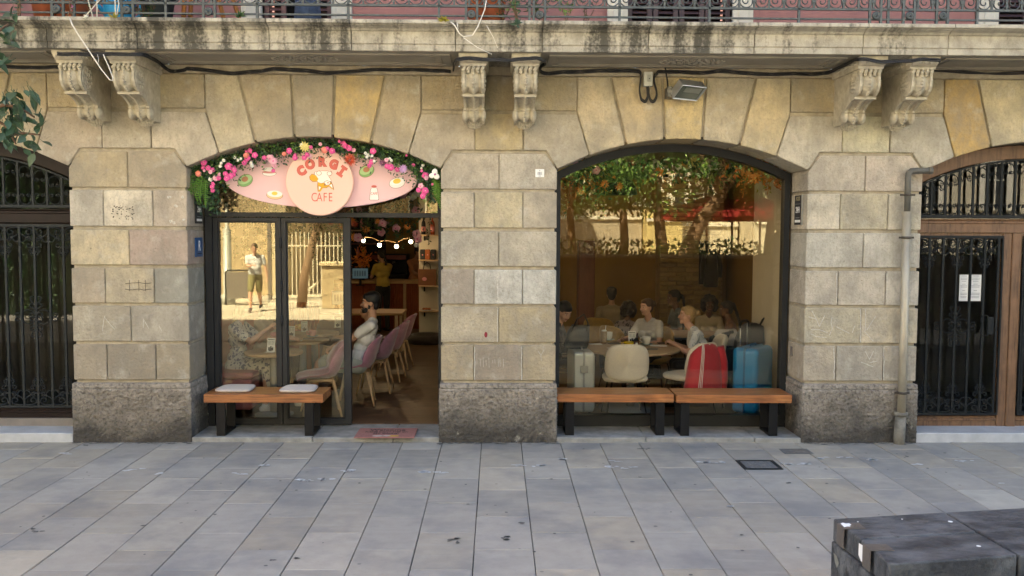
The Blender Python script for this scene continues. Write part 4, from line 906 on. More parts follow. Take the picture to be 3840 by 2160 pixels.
for px, py, r in ((766, 610, .042), (762, 628, .03), (781, 630, .035), (797, 636, .03), (857, 624, .05), (872, 630, .04), (880, 640, .035), (845, 652, .035), (866, 660, .04), (854, 668, .045), (876, 655, .03), (935, 566, .04), (928, 592, .045), (956, 582, .04), (916, 610, .035), (993, 592, .03), (1085, 566, .04), (1105, 592, .035), (1106, 581, .025), (1140, 590, .035), (1152, 580, .03), (1246, 566, .04), (1228, 558, .03), (1288, 542, .05), (1300, 550, .035), (1310, 556, .04), (1400, 567, .042), (1393, 607, .035), (1386, 622, .03), (1452, 624, .035), (1466, 628, .045), (1490, 635, .035), (1595, 658, .045), (1570, 712, .035), (1592, 722, .04), (1586, 735, .04), (1595, 715, .045), (801, 690, .03), (798, 700, .028), (797, 714, .03), (1025, 640, .025), (820, 668, .03)): flower('pink', px, py, r)
for px, py, r in ((808, 668, .04), (820, 655, .03), (1012, 593, .05), (1026, 605, .05), (1028, 622, .03), (1160, 585, .03), (790, 645, .03), (1578, 698, .04), (1600, 668, .03), (1450, 600, .03), (1325, 562, .03)): flower('pale', px, py, r)
for px, py, r in ((788, 672, .03), (825, 622, .025), (832, 612, .02), (880, 590, .022), (890, 600, .022), (905, 596, .02), (940, 610, .022), (946, 622, .025), (1371, 575, .022), (1380, 582, .025), (1376, 590, .02), (1395, 585, .02), (1404, 605, .02), (1460, 595, .022), (1468, 602, .02), (1586, 620, .02), (1580, 630, .018)): flower('white', px, py, r)
for i in range(12):
    t = RND.random(); q = gpt(t); o = objm('flower', FB[RND.choice(('pink', 'pink', 'pale', 'white'))], gd_, (q.x+RND.gauss(0, .03), .09+RND.uniform(-.02, .03), min(q.z+RND.gauss(-.02, .045), arcz(max(-1.2, min(1.2, q.x-AXD)))-.03))); r_ = RND.uniform(.012, .024); o.scale = (r_, r_, r_); o.rotation_euler = (RND.uniform(-.5, .5), RND.uniform(0, 6), 0)
flower('yel', 1142, 551, .062); flower('red', 1311, 600, .085, y=.06); flower('mauve', 1434, 612, .062); flower('lilac', 1511, 633, .052, y=.08); flower('orchid', 1629, 655, .062, y=.03); flower('orange', 745, 650, .03)
for px, py, r in ((744, 652, .038), (925, 583, .035), (1066, 577, .028), (1217, 563, .042)): flower('fruit', px, py, r)
# ------------------------------------------------------------------ plates on the pier reveals, sticker
def plate(name, label, px, py, w_, h_, face, c, xo, z_txt):
    xs = (-3.080 if face > 0 else 3.120); p0 = None
    return None
xR, xL = PX0+PB-HW, PX0-PB+HW
def on_reveal(px, py, xw):                               # depth at which a reveal meets the sight line
    d = ray(px, py); t = (xw-CAMLOC.x)/d.x; return CAMLOC+d*t
for (nm, lab, x_, face, pxs, pys, kind) in (('alarm_plate', 'black 24H security plate on the right pier beside the shop window', xR, -1, (2982, 3014), (733, 843), 0), ('alarm_plate', 'black 24H security plate under the ferns left of the door', xL, 1, (728, 754), (733, 838), 0), ('restaurant_plate', 'small blue plaque with a white R left of the door', xL, 1, (726, 757), (891, 963), 1)):
    a = on_reveal(pxs[0], (pys[0]+pys[1])/2, x_-.0*face); b = on_reveal(pxs[1], (pys[0]+pys[1])/2, x_); cy = (a.y+b.y)/2; w_ = min(abs(b.y-a.y), .21)
    if w_ < .1: w_ = .16
    cy = max(.03+w_/2, min(cy, .47-w_/2))
    zt = on_reveal((pxs[0]+pxs[1])/2, pys[0], x_).z; zb = on_reveal((pxs[0]+pxs[1])/2, pys[1], x_).z; zm = (zt+zb)/2
    r = thing(nm, lab, 'plaque', (x_+face*.003, cy, zm)); hh = (zt-zb)/2
    MB().box(*sorted((0, face*.014)), -w_/2, w_/2, -hh, hh).build('board', M['ink'] if kind == 0 else mat('plaque_blue', (.012, .065, .19), .4, noise=.05), r, bevel=.002)
    rt = (math.pi/2, 0, face*math.pi/2); fx = face*.0155
    if kind == 0:
        text('letter', '//GSS', .058, (fx, 0, hh*.76), rt, mat('plate_gold', (.40, .36, .22), .4, metal=.5, noise=.05), r, bold=.001)
        text('letter', '24H', .088, (fx, 0, -.0), rt, M['white'], r, bold=.0015, sx=.8)
        MB().box(*sorted((face*.0140, face*.0152)), -w_*.40, w_*.40, -hh*.84, -hh*.66).build('white_strip', M['white'], r)
        MB().box(*sorted((face*.0140, face*.0152)), -w_*.3, w_*.3, -hh*.55, -hh*.50).box(*sorted((face*.0140, face*.0152)), -w_*.38, w_*.38, hh*.40, hh*.43).build('print_lines', mat('grey_print2', (.25, .25, .25), .8, noise=.1), r)
        if face < 0: MB().box(-.016, .0, -w_/2-.014, -w_/2-.001, -hh-.004, hh+.004).build('edge_trim', M['alu'], r)
    else:
        text('letter', 'R', .15, (fx, .0, .01), rt, M['white'], r, bold=.001, sx=.72)
        MB().box(*sorted((face*.0140, face*.0152)), -w_*.3, w_*.3, -hh*.70, -hh*.62).build('print_lines', M['ink'], r)
a, b = P(2007.5, 634, -.004), P(2040.5, 664.5, -.004)
st = tag(MB().box(a.x, b.x, -.0075, -.0035, b.z, a.z).build('sticker', M['white'], bevel=.001), 'small white barcode sticker on the middle pier top stone', 'sticker')
bc = MB(); x = a.x+.022
while x < b.x-.022: w_ = RND.choice((.0016, .0028, .004)); bc.box(x, x+w_, -.0083, -.0076, b.z+.022, a.z-.028); x += w_+RND.choice((.002, .003))
c = (a+b)/2; bc.box(c.x-.012, c.x+.012, -.0083, -.0076, b.z+.008, b.z+.014); bc.box(c.x-.004, c.x+.004, -.0083, -.0076, a.z-.018, a.z-.010)
bc.build('barcode', mat('barcode_grey', (.22, .22, .24), .7, noise=.1), st)
vt = on_reveal(2955, 1310, xR); MB().box(xR-.008, xR-.002, .33, .40, vt.z-.05, vt.z+.05).build('vent_grille', M['greykick'], bld)
# graffiti, chalk and repair marks that are part of the piers
mk = MB(); wk = MB()
def chalk(b, pts, r=.0035):
    b.tube([P(x, y, -.0045)+Vector((0, RND.uniform(-.001, .001), 0)) for x, y in pts], r, 4, flat=.0012)
for i in range(46):
    c = P(240+RND.uniform(430, 640)/2.4155, 540+RND.uniform(560, 680)/2.4155, -.004); mk.ball(c, RND.uniform(.004, .009), sc=(1, .25, .8), nu=6, nv=4)
for a in (((3044, 1165), (3058, 1190), (3073, 1225)), ((3073, 1225), (3094, 1181)), ((3033, 1188), (3060, 1196)), ((3041, 1235), (3072, 1236), (3104, 1248)), ((3120, 1190), (3116, 1210), (3122, 1230), (3110, 1258)), ((3136, 1225), (3185, 1250)), ((3196, 1248), (3206, 1220)), ((3246, 1160), (3246, 1240)), ((3284, 1186), (3250, 1238)), ((3240, 1240), (3275, 1280)), ((3245, 1318), (3262, 1350)), ((3276, 1316), (3262, 1346)), ((3230, 1358), (3275, 1376)), ((3262, 1360), (3290, 1354)), ((3042, 1252), (3060, 1262), (3100, 1266))): chalk(wk, a, .0042)
for a in (((392, 1185), (388, 1210), (384, 1240)), ((392, 1190), (412, 1215), (430, 1235)), ((538, 1195), (537, 1230)), ((540, 1200), (558, 1232)), ((596, 1222), (606, 1240))): chalk(wk, a, .0032)
for i in range(9):
    x = 1800+i*11+RND.uniform(-3, 3); chalk(wk, ((x, 1340+RND.uniform(-6, 12)), (x+1, 1365+RND.uniform(-4, 14))), .0022)
for a in (((2040, 1312), (2028, 1335), (2030, 1352)), ((2028, 1330), (2018, 1318))): chalk(wk, a, .003)
for y in (1062, 1086): mk.tube([P(470+i*14, y+RND.uniform(-2, 2), -.0042) for i in range(8)], .004, 4, flat=.0008)
for x in (485, 520, 545): mk.tube([P(x, 1050, -.0042), P(x+1, 1092, -.0042)], .003, 4, flat=.0008)
for (px, py) in ((633, 740), (685, 738), (661, 774), (645, 828), (691, 825), (640, 832), (652, 835)):
    for i in range(3): wk.ball(P(px+RND.uniform(-4, 4), py+RND.uniform(-3, 3), -.004), RND.uniform(.008, .018), sc=(1, .12, .7), nu=7, nv=4)
# worn whitish mortar in some upright joints
for (x, y0, y1) in ((1866, 1022, 1136), (1866, 1155, 1282), (1780, 1300, 1425), (1956, 1300, 1425), (3138, 1024, 1138), (3326, 1024, 1138), (3227, 1158, 1284), (3128, 1300, 1420), (3314, 1302, 1425)):
    pts = [(x+RND.uniform(-1.4, 1.4), y0+(y1-y0)*i/9) for i in range(10)]; chalk(wk, pts, .0055)
stuff(mk.build('dark_mark', mat('dark_mark', (.075, .065, .05), .9, noise=.4, nscale=40), bld)); stuff(wk.build('chalk_mark', mat('chalk_mark', (.55, .52, .45), .9, noise=.3, nscale=60), bld))
c = P(1822, 1255, -.0045); MB().ball(c, .02, sc=(.8, .08, 1.5), nu=8, nv=5).build('paint_blot', mat('red_blot', (.25, .02, .03), .7, noise=.2), bld)
# ------------------------------------------------------------------ benches, cushions, doormat
def bench(label, x0, x1, yf, yb, zt, legs):
    r = thing('bench', label, 'bench', ((x0+x1)/2, (yf+yb)/2, ZF), 0, 'wooden benches before the shop fronts'); w_ = (x1-x0)/2; d = (yb-yf)/2; h = zt-ZF
    n = 3; pm = MB().box(-w_, w_, -d, d, h-.085, h)
    pm.build('seat', M['benchwood'], r, bevel=.006, segs=2)
    for lx in legs:
        x = lx-(x0+x1)/2; q = .045
        m = MB(); m.box(x-q, x+q, -d+.03, -d+.055, 0, h-.086); m.box(x-q, x+q, d-.055, d-.03, 0, h-.086); m.box(x-q, x+q, -d+.0555, d-.0555, 0, .025); m.box(x-q, x+q, -d+.0555, d-.0555, h-.111, h-.086)
        m.build('leg', M['black'], r, bevel=.003)
    return r
def gx(px, y): return P(px, 1500, y).x
bench('wooden bench with two pale cushions left of the open doorway', -2.945, -1.745, .0, .44, .462, (gx(826, .03), gx(1158, .03)))
b2 = (G(2092, 1474, .462), G(2527, 1478, .462), G(2539, 1484, .462), G(2977, 1490, .462))
bench('wooden bench without cushions under the silver suitcase side of the window', .618, b2[1].x, .04, .44, .462, (gx(2137, .08), gx(2476, .08)))
bench('wooden bench without cushions by the right pier under the window', b2[1].x+.022, b2[3].x+.03, .02, .42, .460, (gx(2570, .05), gx(2902, .05)))
def cushion(label, px, py, w_, d_):
    c = G(px, py, .48); m = MB(); n = 28; rows = [(.92, 0), (1, .010), (1, .020), (.95, .029), (.80, .033), (0.4, .034)]
    vs = []
    for k, z in rows:
        for i in range(n):
            t = 2*math.pi*i/n; ct, st = math.cos(t), math.sin(t); e = .42
            vs.append((math.copysign(abs(ct)**e, ct)*w_/2*k*(1-.10*st), math.copysign(abs(st)**e, st)*d_/2*k, z))
    fs = [tuple(range(n-1, -1, -1)), tuple((len(rows)-1)*n+i for i in range(n))]+[(i*n+j, i*n+(j+1) % n, (i+1)*n+(j+1) % n, (i+1)*n+j) for i in range(len(rows)-1) for j in range(n)]
    m.add(vs, fs, 0, True); o = m.build('cushion', mat('cushion_fabric', (.50, .435, .39), .95, noise=.08, nscale=50, bump=.2, bscale=200, sheen=.3)); o.location = (c.x, c.y, .4635); return tag(o, label, 'cushion', 'seat cushions on the left bench')
cushion('pale round cornered cushion at the pier end of the left bench', 886, 1455, .36, .36); cushion('pale round cornered cushion at the doorway end of the left bench', 1123, 1456, .36, .36)
mp = [G(x, y, .036) for x, y in ((1346, 1606), (1563, 1605), (1553, 1645), (1334, 1647))]; cx = sum((p.x for p in mp))/4; cyy = sum((p.y for p in mp))/4
dm = thing('doormat', 'pink welcome doormat with a dog drawing on the threshold', 'doormat', (cx, cyy, ZF+.004))
hw_, hd_ = (mp[1].x-mp[0].x)/2*1.0, (mp[0].y-mp[3].y)/2*.86
MB().box(-hw_, hw_, -hd_, hd_, 0, .010).build('mat', mat('mat_pink', (.33, .145, .12), .95, noise=.14, nscale=40, bump=.4, bscale=150), dm, bevel=.004)
for s, sz_, yy, bd in (('Welcome', .088, hd_*.55, .0015), ("PLEASE DON'T STEP ON", .05, hd_*.12, .0006), ('MY CORGI', .052, -hd_*.22, .0006)):
    o = text('lettering', s, sz_, (0, yy, .0115), (0, 0, 0), mat('mat_ink', (.06, .045, .045), .9, noise=.2, nscale=60), dm, bold=bd); o.scale = (1.05 if len(s) < 12 else .82, 1.0, 1)
MB().prism(oval(-.07, -hd_*.70, .055, .024), .0104, .0114, axis='z').prism(oval(.02, -hd_*.68, .04, .02), .0106, .0116, axis='z').build('dog_print', mat('mat_white', (.62, .52, .46), .9, noise=.1), dm)
MB().prism(oval(.085, -hd_*.70, .06, .026), .0104, .0114, axis='z').build('dog_print', mat('mat_yellow', (.60, .35, .05), .9, noise=.1), dm)
# ------------------------------------------------------------------ inside the cafe: shell
XA, XB = -3.42, 3.26
flo = MB().box(X0, X1, .6, 12, ZG-.2, ZF-.014).build('floor', mat('floor_bed', (.05, .03, .018), .8, noise=.2), None); struct(flo)
y = .625; k = 0
while y < 11.5:                                          # staggered oak boards; beyond the lit front the rows stay whole
    x = XA-RND.uniform(0, .9)
    while x < (XB if y < 6 else .4):
        L = 1.25 if y < 4 else 2.6; a, b = max(x, XA), min(x+L, XB if y < 6 else .4)
        if b-a > .05:
            v = RND.uniform(.75, 1.2); MB().box(a+.0012, b-.0012, y+.001, y+.148, ZF-.02, ZF+RND.uniform(-.0006, .0006)).build('floor_board', M['floorwood'], flo, color=(v, v*RND.uniform(.95, 1.03), v*.97))
        x += L
    y += .15; k += 1
MB().box(XA-.1, XA, .62, 12, ZF, 3.0).build('inner_wall', M['wallcream'], bld)
MB().box(XA, .36, 11.5, 11.6, ZF, 3.0).build('inner_wall', M['wallin'], bld)
MB().box(.30, 3.9, 6.2, 6.3, ZF, 3.0).build('inner_wall', M['wallin'], bld)
MB().box(.30, .40, 6.3, 11.6, ZF, 3.0).build('inner_wall', M['wallin'], bld)
MB().box(3.9, 4.0, 2.4, 6.3, ZF, 3.0).build('inner_wall', M['wallin'], bld)
MB().box(XA-.1, 4.0, .62, 11.6, 3.0, 3.1).build('inner_ceiling', M['ceil'], bld)
# ribbed cream panel wall right of the window
rw = MB().box(XB+.015, XB+.1, .62, 2.4, ZF, 3.0).build('ribbed_wall', M['wallcream'], bld)
rb = MB()
for i in range(58): rb.box(XB, XB+.018, .64+i*.0302, .64+i*.0302+.020, ZF, 2.98)
rb.build('rib', M['wallcream'], rw)['kind'] = 'stuff'
MB().box(XB+.1, 3.9, 2.32, 2.4, ZF, 3.0).build('inner_wall', M['wallcream'], bld)
a, b = P(2170, 1000, 4.6).x, P(2231, 1000, 4.6).x
MB().box(a, b, 4.6, 4.9, ZF, P(2200, 903, 4.6).z).build('timber_column', M['brownpanel'], bld, bevel=.01)
# painted brick pilaster
a, b = P(2474, 1000, 5.7).x, P(2712, 1000, 5.7).x
bp = MB().box(a+.02, b-.02, 5.75, 6.2, ZF, 3.0).build('brick_pilaster', mat('brick_mortar', (.36, .25, .12), .95, noise=.2), bld)
z = ZF; r = 0
while z < 2.95:
    x = a-(.14 if r % 2 else 0)
    while x < b:
        l, q = max(a, x)+.006, min(b, x+.28)-.006
        if q-l > .04: v = RND.uniform(.8, 1.1); MB().box(l, q, 5.70+RND.uniform(-.014, .014), 5.80, z+.006, z+.066).build('brick', M['wallbrick'], bp, bevel=.006, color=(v, v, v))
        x += .28
    z += .075; r += 1
# two dark niches with hanging coats on the pilaster
for px in (2520, 2580): pass
ct = thing('coat', 'dark coat hanging on the painted brick pilaster', 'coat', P(2668, 930, 5.62)); cl_ = MB()
cl_.lathe([(.0, 0), (.05, -.02), (.09, -.10), (.11, -.35), (.13, -.62), (.10, -.64), (0, -.63)], 9, 0); cl_.v = [(x, y*.45+.01*math.sin(x*60), z) for x, y, z in cl_.v]
cl_.build('body', mat('coat_cloth', (.03, .03, .028), .95, noise=.3, sheen=.3), ct); MB().tube([(-.11, 0, -.10), (-.15, 0, -.3), (-.14, 0, -.5)], .035, 7).tube([(.11, 0, -.10), (.15, 0, -.3), (.14, 0, -.48)], .035, 7).build('sleeve', MATS['coat_cloth'], ct); MB().tube([(0, .06, .02), (0, 0, .02), (0, -.01, -.02)], .006, 5).build('hook', M['black'], ct)
ct = thing('panel', 'tall narrow dark picture panel on the painted brick pilaster', 'picture', P(2640, 905, 5.66)); MB().box(-.075, .075, -.01, .01, -.70, 0).build('board', M['mahog'], ct, bevel=.004); MB().box(-.055, .055, -.012, -.0101, -.68, -.02).build('print', M['ink'], ct)

# ------------------------------------------------------------------ lamps
bulbm = mat('lit_bulb', (1, .9, .7), .4, emit=(1, .78, .45), estr=2.2)
def lamp_light(loc, e, r=.03, col=(1, .66, .32)):
    l = bpy.data.lights.new('lamp_light', 'POINT'); l.energy = e; l.shadow_soft_size = r; l.color = col; o = bpy.data.objects.new('lamp_light', l); COL.objects.link(o); o.location = loc; return o
sl_ = thing('string_lights', 'string of four lit round bulbs hanging before the counter', 'string lights'); YL = 7.6
pts = [(1225, 880), (1300, 885), (1363, 893), (1420, 886), (1423, 915), (1460, 895), (1487, 911), (1520, 890), (1540, 880), (1565, 876)]
bl = [(1363, 902), (1423, 919), (1487, 924), (1540, 906)]
wire = [P(1225, 872, YL), P(1300, 898, YL)]
for i, (x, y) in enumerate(bl):
    wire.append(P(x, y-14, YL)); 
    if i < 3: wire.append(P((x+bl[i+1][0])/2, (y+bl[i+1][1])/2-20, YL))
wire.append(P(1568, 877, YL)); MB().tube(wire, .006, 5).build('wire', M['legwood'], sl_)
for x, y in bl:
    p = P(x, y, YL); MB().ball(p, .038, nu=10, nv=7).build('bulb', bulbm, sl_); MB().lathe([(.0, .07), (.022, .07), (.026, .03), (.02, .02)], 8, 0, p).build('socket', M['black'], sl_)
    o = lamp_light(p+Vector((0, -.06, 0)), .28); o.parent = sl_
pd = thing('pendant_lamp', 'dark dome pendant lamp among the hanging plants behind the right window', 'lamp', P(2320, 700, 2.2))
MB().lathe([(.02, .16), (.05, .14), (.16, .08), (.22, -.01), (.235, -.10), (.225, -.10), (.21, -.01), (.15, .07), (.02, .13)], 20).build('shade', M['black'], pd); MB().tube([(0, 0, .15), (0, 0, 3.0-pd.location.z)], .006, 5).build('cord', M['black'], pd); MB().ball((0, 0, -.0), .04, nu=8, nv=6).build('bulb', bulbm, pd); lamp_light((0, 0, -.06), .5).parent = pd
for i, (x, y_) in enumerate(((1.0, 5.0), (2.6, 5.0), (2.9, 3.6), (1.9, 3.4), (-2.3, 4.0), (-1.2, 6.6), (-2.4, 8.6), (-1.0, 9.9))):
    dl = thing('downlight', 'small round warm ceiling spotlight '+('over the back left of the window room', 'over the back right of the window room', 'near the ribbed wall', 'over the large window table', 'over the orange booth', 'over the long wooden table', 'left before the counter', 'right above the counter')[i], 'spotlight', (x, y_, 2.997), 0, 'ceiling spotlights in the cafe'); MB().lathe([(.05, 0), (.06, -.01), (.055, -.05), (.045, -.05), (.045, -.01)], 14).build('ring', M['black'], dl); MB().lathe([(0, -.03), (.044, -.03)], 12).build('bulb', bulbm, dl)
    o = lamp_light((0, 0, -.10), (.62, .48, .2, .2)[i] if i < 4 else .16, .04); o.parent = dl
# ------------------------------------------------------------------ furniture
def shell(prof, half, curl, th, nv=9):
    m = MB(); n = len(prof); vs = []
    for lay in (0, 1):
        for i, (x, z) in enumerate(prof):
            a, b = prof[max(i-1, 0)], prof[min(i+1, n-1)]; t = Vector((b[0]-a[0], b[1]-a[1])).normalized(); nr = Vector((t.y, -t.x))*-1
            if nr.x*1+nr.y*.6 < 0: nr = -nr
            for j in range(nv):
                v = -1+2*j/(nv-1); c = curl[i]*v*v-(th if lay else 0)*(1 if abs(v) < .99 else .5); vs.append((x+nr.x*c, v*half[i], z+nr.y*c))
    q = n*nv; fs = []
    for i in range(n-1):
        for j in range(nv-1): a = i*nv+j; fs += [(a, a+1, a+nv+1, a+nv), (q+a, q+a+nv, q+a+nv+1, q+a+1)]
    for i in range(n-1): fs += [(i*nv, (i+1)*nv, q+(i+1)*nv, q+i*nv), (i*nv+nv-1, q+i*nv+nv-1, q+(i+1)*nv+nv-1, (i+1)*nv+nv-1)]
    for j in range(nv-1): fs += [(j, q+j, q+j+1, j+1), ((n-1)*nv+j, (n-1)*nv+j+1, q+(n-1)*nv+j+1, q+(n-1)*nv+j)]
    return m.add(vs, fs, 0, True)
def legs4(r, m, zt, sp0, sp1, rad, x0=-.02, rad1=None):
    for sx_ in (-1, 1):
        for sy_ in (-1, 1): MB().tube([(x0+sx_*sp0, sy_*sp0, zt), (x0+sx_*sp1, sy_*sp1, 0)], rad, 7, r1=rad1 or rad*.65).build('leg', m, r)
PROF = [(.25, .425), (.22, .445), (.12, .45), (0, .44), (-.10, .435), (-.17, .455), (-.215, .52), (-.245, .61), (-.275, .71), (-.30, .79), (-.31, .82)]
def shell_chair(label, loc, rz, m, group, wood=True):
    r = thing('chair', label, 'chair', loc, rz, group)
    half = [.20, .225, .245, .25, .25, .25, .25, .25, .235, .20, .15]; curl = [.0, .01, .03, .05, .08, .11, .13, .13, .10, .05, .02]
    shell(PROF, half, curl, .022).build('shell', m, r)
    MB().box(-.14, .12, -.13, .13, .385, .418).build('seat_frame', M['legwood'], r, bevel=.006); legs4(r, M['legwood'], .40, .13, .215, .018); return r
velvet = mat('pink_velvet', (.44, .20, .26), .85, noise=.28, nscale=7, sheen=.6, bump=.1, bscale=30)
creamf = mat('cream_boucle', (.74, .68, .57), .95, noise=.08, nscale=60, bump=.35, bscale=160, sheen=.3)
mustard = mat('mustard_fabric', (.36, .21, .035), .95, noise=.15, nscale=20, sheen=.3)
def pad(w_, h_, th, e=.62, n=28, bend=0.):
    m = MB(); rows = [(.0, -th/2), (.80, -th/2), (.94, -th*.40), (1, -th*.12), (1, th*.12), (.94, th*.40), (.80, th/2), (0, th/2)]; vs = []
    for k, d in rows:
        for i in range(n):
            t = 2*math.pi*i/n; y_ = math.copysign(abs(math.cos(t))**e, math.cos(t))*w_/2*k; z_ = math.copysign(abs(math.sin(t))**e, math.sin(t))*h_/2*k
            y_ *= 1-.10*z_/h_*2*.5; vs.append((d+bend*(y_/w_*2)**2, y_, z_))
    return m.add(vs, [(i*n+j, i*n+(j+1) % n, (i+1)*n+(j+1) % n, (i+1)*n+j) for i in range(len(rows)-1) for j in range(n)], 0, True)
def pad_chair(label, loc, rz, m, group):
    r = thing('chair', label, 'chair', loc, rz, group)
    bk = pad(.49, .43, .06, bend=.07).build('backrest', m, r); bk.location = (-.24, 0, .64); bk.rotation_euler = (0, -.16, 0)
    st = pad(.50, .48, .07, bend=.0).build('seat', m, r); st.location = (.03, 0, .445); st.rotation_euler = (0, math.pi/2, 0)
    MB().tube([(-.16, .10, .43), (-.205, .09, .455), (-.215, .08, .50)], .011, 6).tube([(-.16, -.10, .43), (-.205, -.09, .455), (-.215, -.08, .50)], .011, 6).build('back_stay', M['black'], r)
    legs4(r, M['black'], .42, .16, .23, .011, .02); return r
def slat_chair(label, loc, rz, group):
    r = thing('chair', label, 'chair', loc, rz, group); wm = mat('red_brown_wood', (.17, .045, .02), .5, noise=.25, nscale=6)
    MB().box(-.20, .20, -.20, .20, .42, .455).build('seat', wm, r, bevel=.008)
    for s in (-1, 1): MB().tube([(-.19, s*.18, 0), (-.19, s*.18, .45), (-.25, s*.18, .86)], .017, 6).build('leg', wm, r); MB().tube([(.18, s*.18, 0), (.18, s*.18, .43)], .017, 6).build('leg', wm, r)
    for z in (.56, .66, .76, .84): MB().box(-.235-(z-.6)*.13, -.215-(z-.6)*.13, -.165, .165, z-.022, z+.022).build('slat', wm, r, bevel=.004)
    return r
def round_table(label, loc, rad, group=None, col=None):
    r = thing('table', label, 'table', (loc[0], loc[1], ZF), 0, group)
    MB().lathe([(0, .690), (rad*.98, .690), (rad, .697), (rad, .717), (rad*.985, .722), (0, .722)], 40).build('tabletop', M['tablewood'], r)
    gm = mat('table_grey', (.28, .29, .29), .5, metal=.2, noise=.08); MB().lathe([(.045, .02), (.045, .69)], 16).build('column', gm, r); MB().lathe([(0, 0), (rad*.66, 0), (rad*.66, .012), (.06, .03), (0, .03)], 28).build('base', gm, r); return r
def card(label, loc, rz, big=1.):
    r = thing('menu_card', label, 'menu card', loc, rz, 'menu cards on the cafe tables'); h = .135*big; w_ = .085*big
    lean = Matrix.Rotation(-.16, 4, 'Y'); 
    m = MB(); m.obox(Matrix.Rotation(-.16, 4, 'Y') @ Matrix.Translation((0, 0, h/2)), .003, w_, h); m.box(-.02, .05, -w_/2, w_/2, 0, .003); m.build('card', M['white'], r)
    k = MB(); T = lambda y0, y1, z0, z1: k.obox(lean @ Matrix.Translation((.0022, (y0+y1)/2, (z0+z1)/2)), .0012, y1-y0, z1-z0)
    T(-w_*.4, w_*.4, h*.86, h*.91)
    for i in range(7): T(-w_*.38, -w_*.03, h*(.5+i*.045), h*(.512+i*.045)); T(w_*.04, w_*.38, h*(.5+i*.045), h*(.512+i*.045))
    for (y_, z_, a, b) in ((-.22, .22, .10, .12), (0, .26, .09, .15), (.2, .2, .12, .1), (-.05, .12, .16, .06), (.25, .3, .05, .08)): T(w_*(y_-a), w_*(y_+a), h*(z_-b), h*(z_+b))
    k.build('print', M['ink'], r); return r
def cup(label, loc, m, msau=None, h=.07, rr=.045, group='cups on the cafe tables', rz=0.):
    r = thing('cup', label, 'cup', loc, rz, group)
    if msau: MB().lathe([(0, .002), (.04, .002), (.075, .012), (.078, .016), (.04, .008), (0, .008)], 20).build('saucer', msau, r)
    z = .009; MB().lathe([(rr*.5, z), (rr*.75, z+.01), (rr*.97, z+h*.5), (rr, z+h), (rr*.93, z+h), (rr*.88, z+h*.5), (rr*.6, z+.015), (0, z+.012)], 18).build('bowl', m, r)
    MB().tube([(-rr*.9, 0, z+h*.85), (-rr*1.45, 0, z+h*.80), (-rr*1.5, 0, z+h*.45), (-rr*.85, 0, z+h*.25)], .006, 6).build('handle', m, r)
    MB().lathe([(0, z+h*.86), (rr*.9, z+h*.86)], 14).build('coffee', mat('coffee', (.22, .10, .04), .3, noise=.1), r); return r
def at(px, py, z): return G(px, py, z)
TZ = ZF+.7225
t1 = at(1026, 1316, TZ); t2 = at(1135, 1273, TZ); t3 = at(1180, 1246, TZ); tw = at(2366, 1303, TZ)
round_table('small round wooden table nearest the left glass doors', t1, .325, 'small round tables along the pink bench')
round_table('small round wooden table with a phone, second from the glass doors', t2, .325, 'small round tables along the pink bench')
round_table('small round wooden table with a yellow cup before the orange booth', t3, .325, 'small round tables along the pink bench')
round_table('large round wooden table behind the right shop window', tw, .57)
# pink bench along the left wall
pb = thing('banquette', 'pink upholstered bench seat along the left cafe wall', 'bench seat', (XA, 0, ZF)); bm_ = mat('pink_leather', (.45, .155, .15), .5, noise=.14, nscale=5)
MB().box(.14, .70, .95, 3.4, .08, .43).build('base', bm_, pb, bevel=.03, segs=3); MB().box(.16, .72, .93, 3.42, .432, .50).build('seat', bm_, pb, bevel=.03, segs=3); MB().box(.01, .155, .95, 3.4, .08, .98).build('backrest', bm_, pb, bevel=.04, segs=3)
# orange tufted booth back
a, b = P(1082, 1180, 4.5).x, P(1196, 1180, 4.5).x
ob = thing('booth', 'orange channel tufted booth back beyond the small tables', 'booth', ((a+b)/2, 4.5, ZF)); om = mat('orange_leather', (.48, .13, .035), .42, noise=.15, nscale=6); hw_ = (b-a)/2
bb = MB().box(-hw_, hw_, -.06, .06, 0, 1.0).build('back_board', om, ob, bevel=.03, segs=3)
for i in range(9): MB().tube([(-hw_+.03+i*(2*hw_-.06)/8, -.055, .45), (-hw_+.03+i*(2*hw_-.06)/8, -.075, .75), (-hw_+.03+i*(2*hw_-.06)/8, -.05, 1.0)], (2*hw_-.06)/16, 8).build('channel', om, ob)
MB().box(-hw_, hw_, -.5, -.06, .06, .44).build('seat', om, ob, bevel=.03, segs=2)
GP = 'pink velvet shell chairs in the cafe'
def fl_(px, y_): q = P(px, 1300, y_); return (q.x, y_, ZF)
shell_chair('empty pink velvet chair nearest the glass doors', fl_(1195, 1.12), math.pi+.25, velvet, GP)
shell_chair('pink velvet chair under the bearded man', (P(1362, 1300, 1.75).x-.10, 1.75, ZF), math.pi+.1, velvet, GP)
shell_chair('pink velvet chair under the man in black', fl_(1402, 2.6), math.pi, velvet, GP)
shell_chair('pink velvet chair behind the man in black, nearer one', fl_(1448, 3.5), math.pi-.1, velvet, GP)
shell_chair('pink velvet chair farthest from the doors, before the counter', fl_(1482, 4.6), math.pi-.1, velvet, GP)
br = mat('brown_fabric', (.15, .075, .03), .9, noise=.15, sheen=.3)
shell_chair('brown chair with a round back beside the orange booth', fl_(1252, 4.0), math.pi/2+.2, br, 'chairs by the booth')
GC = 'cream padded chairs at the window table'
pad_chair('cream padded chair with its back to the window', (P(2352, 1400, .82).x, 1.02, ZF), math.pi/2, creamf, GC)
pad_chair('cream padded chair under the red track jacket', (2.20, 1.13, ZF), 2.2, creamf, GC)
pad_chair('cream padded chair under the smiling blonde woman', (2.48, 1.72, ZF), math.pi, creamf, GC)
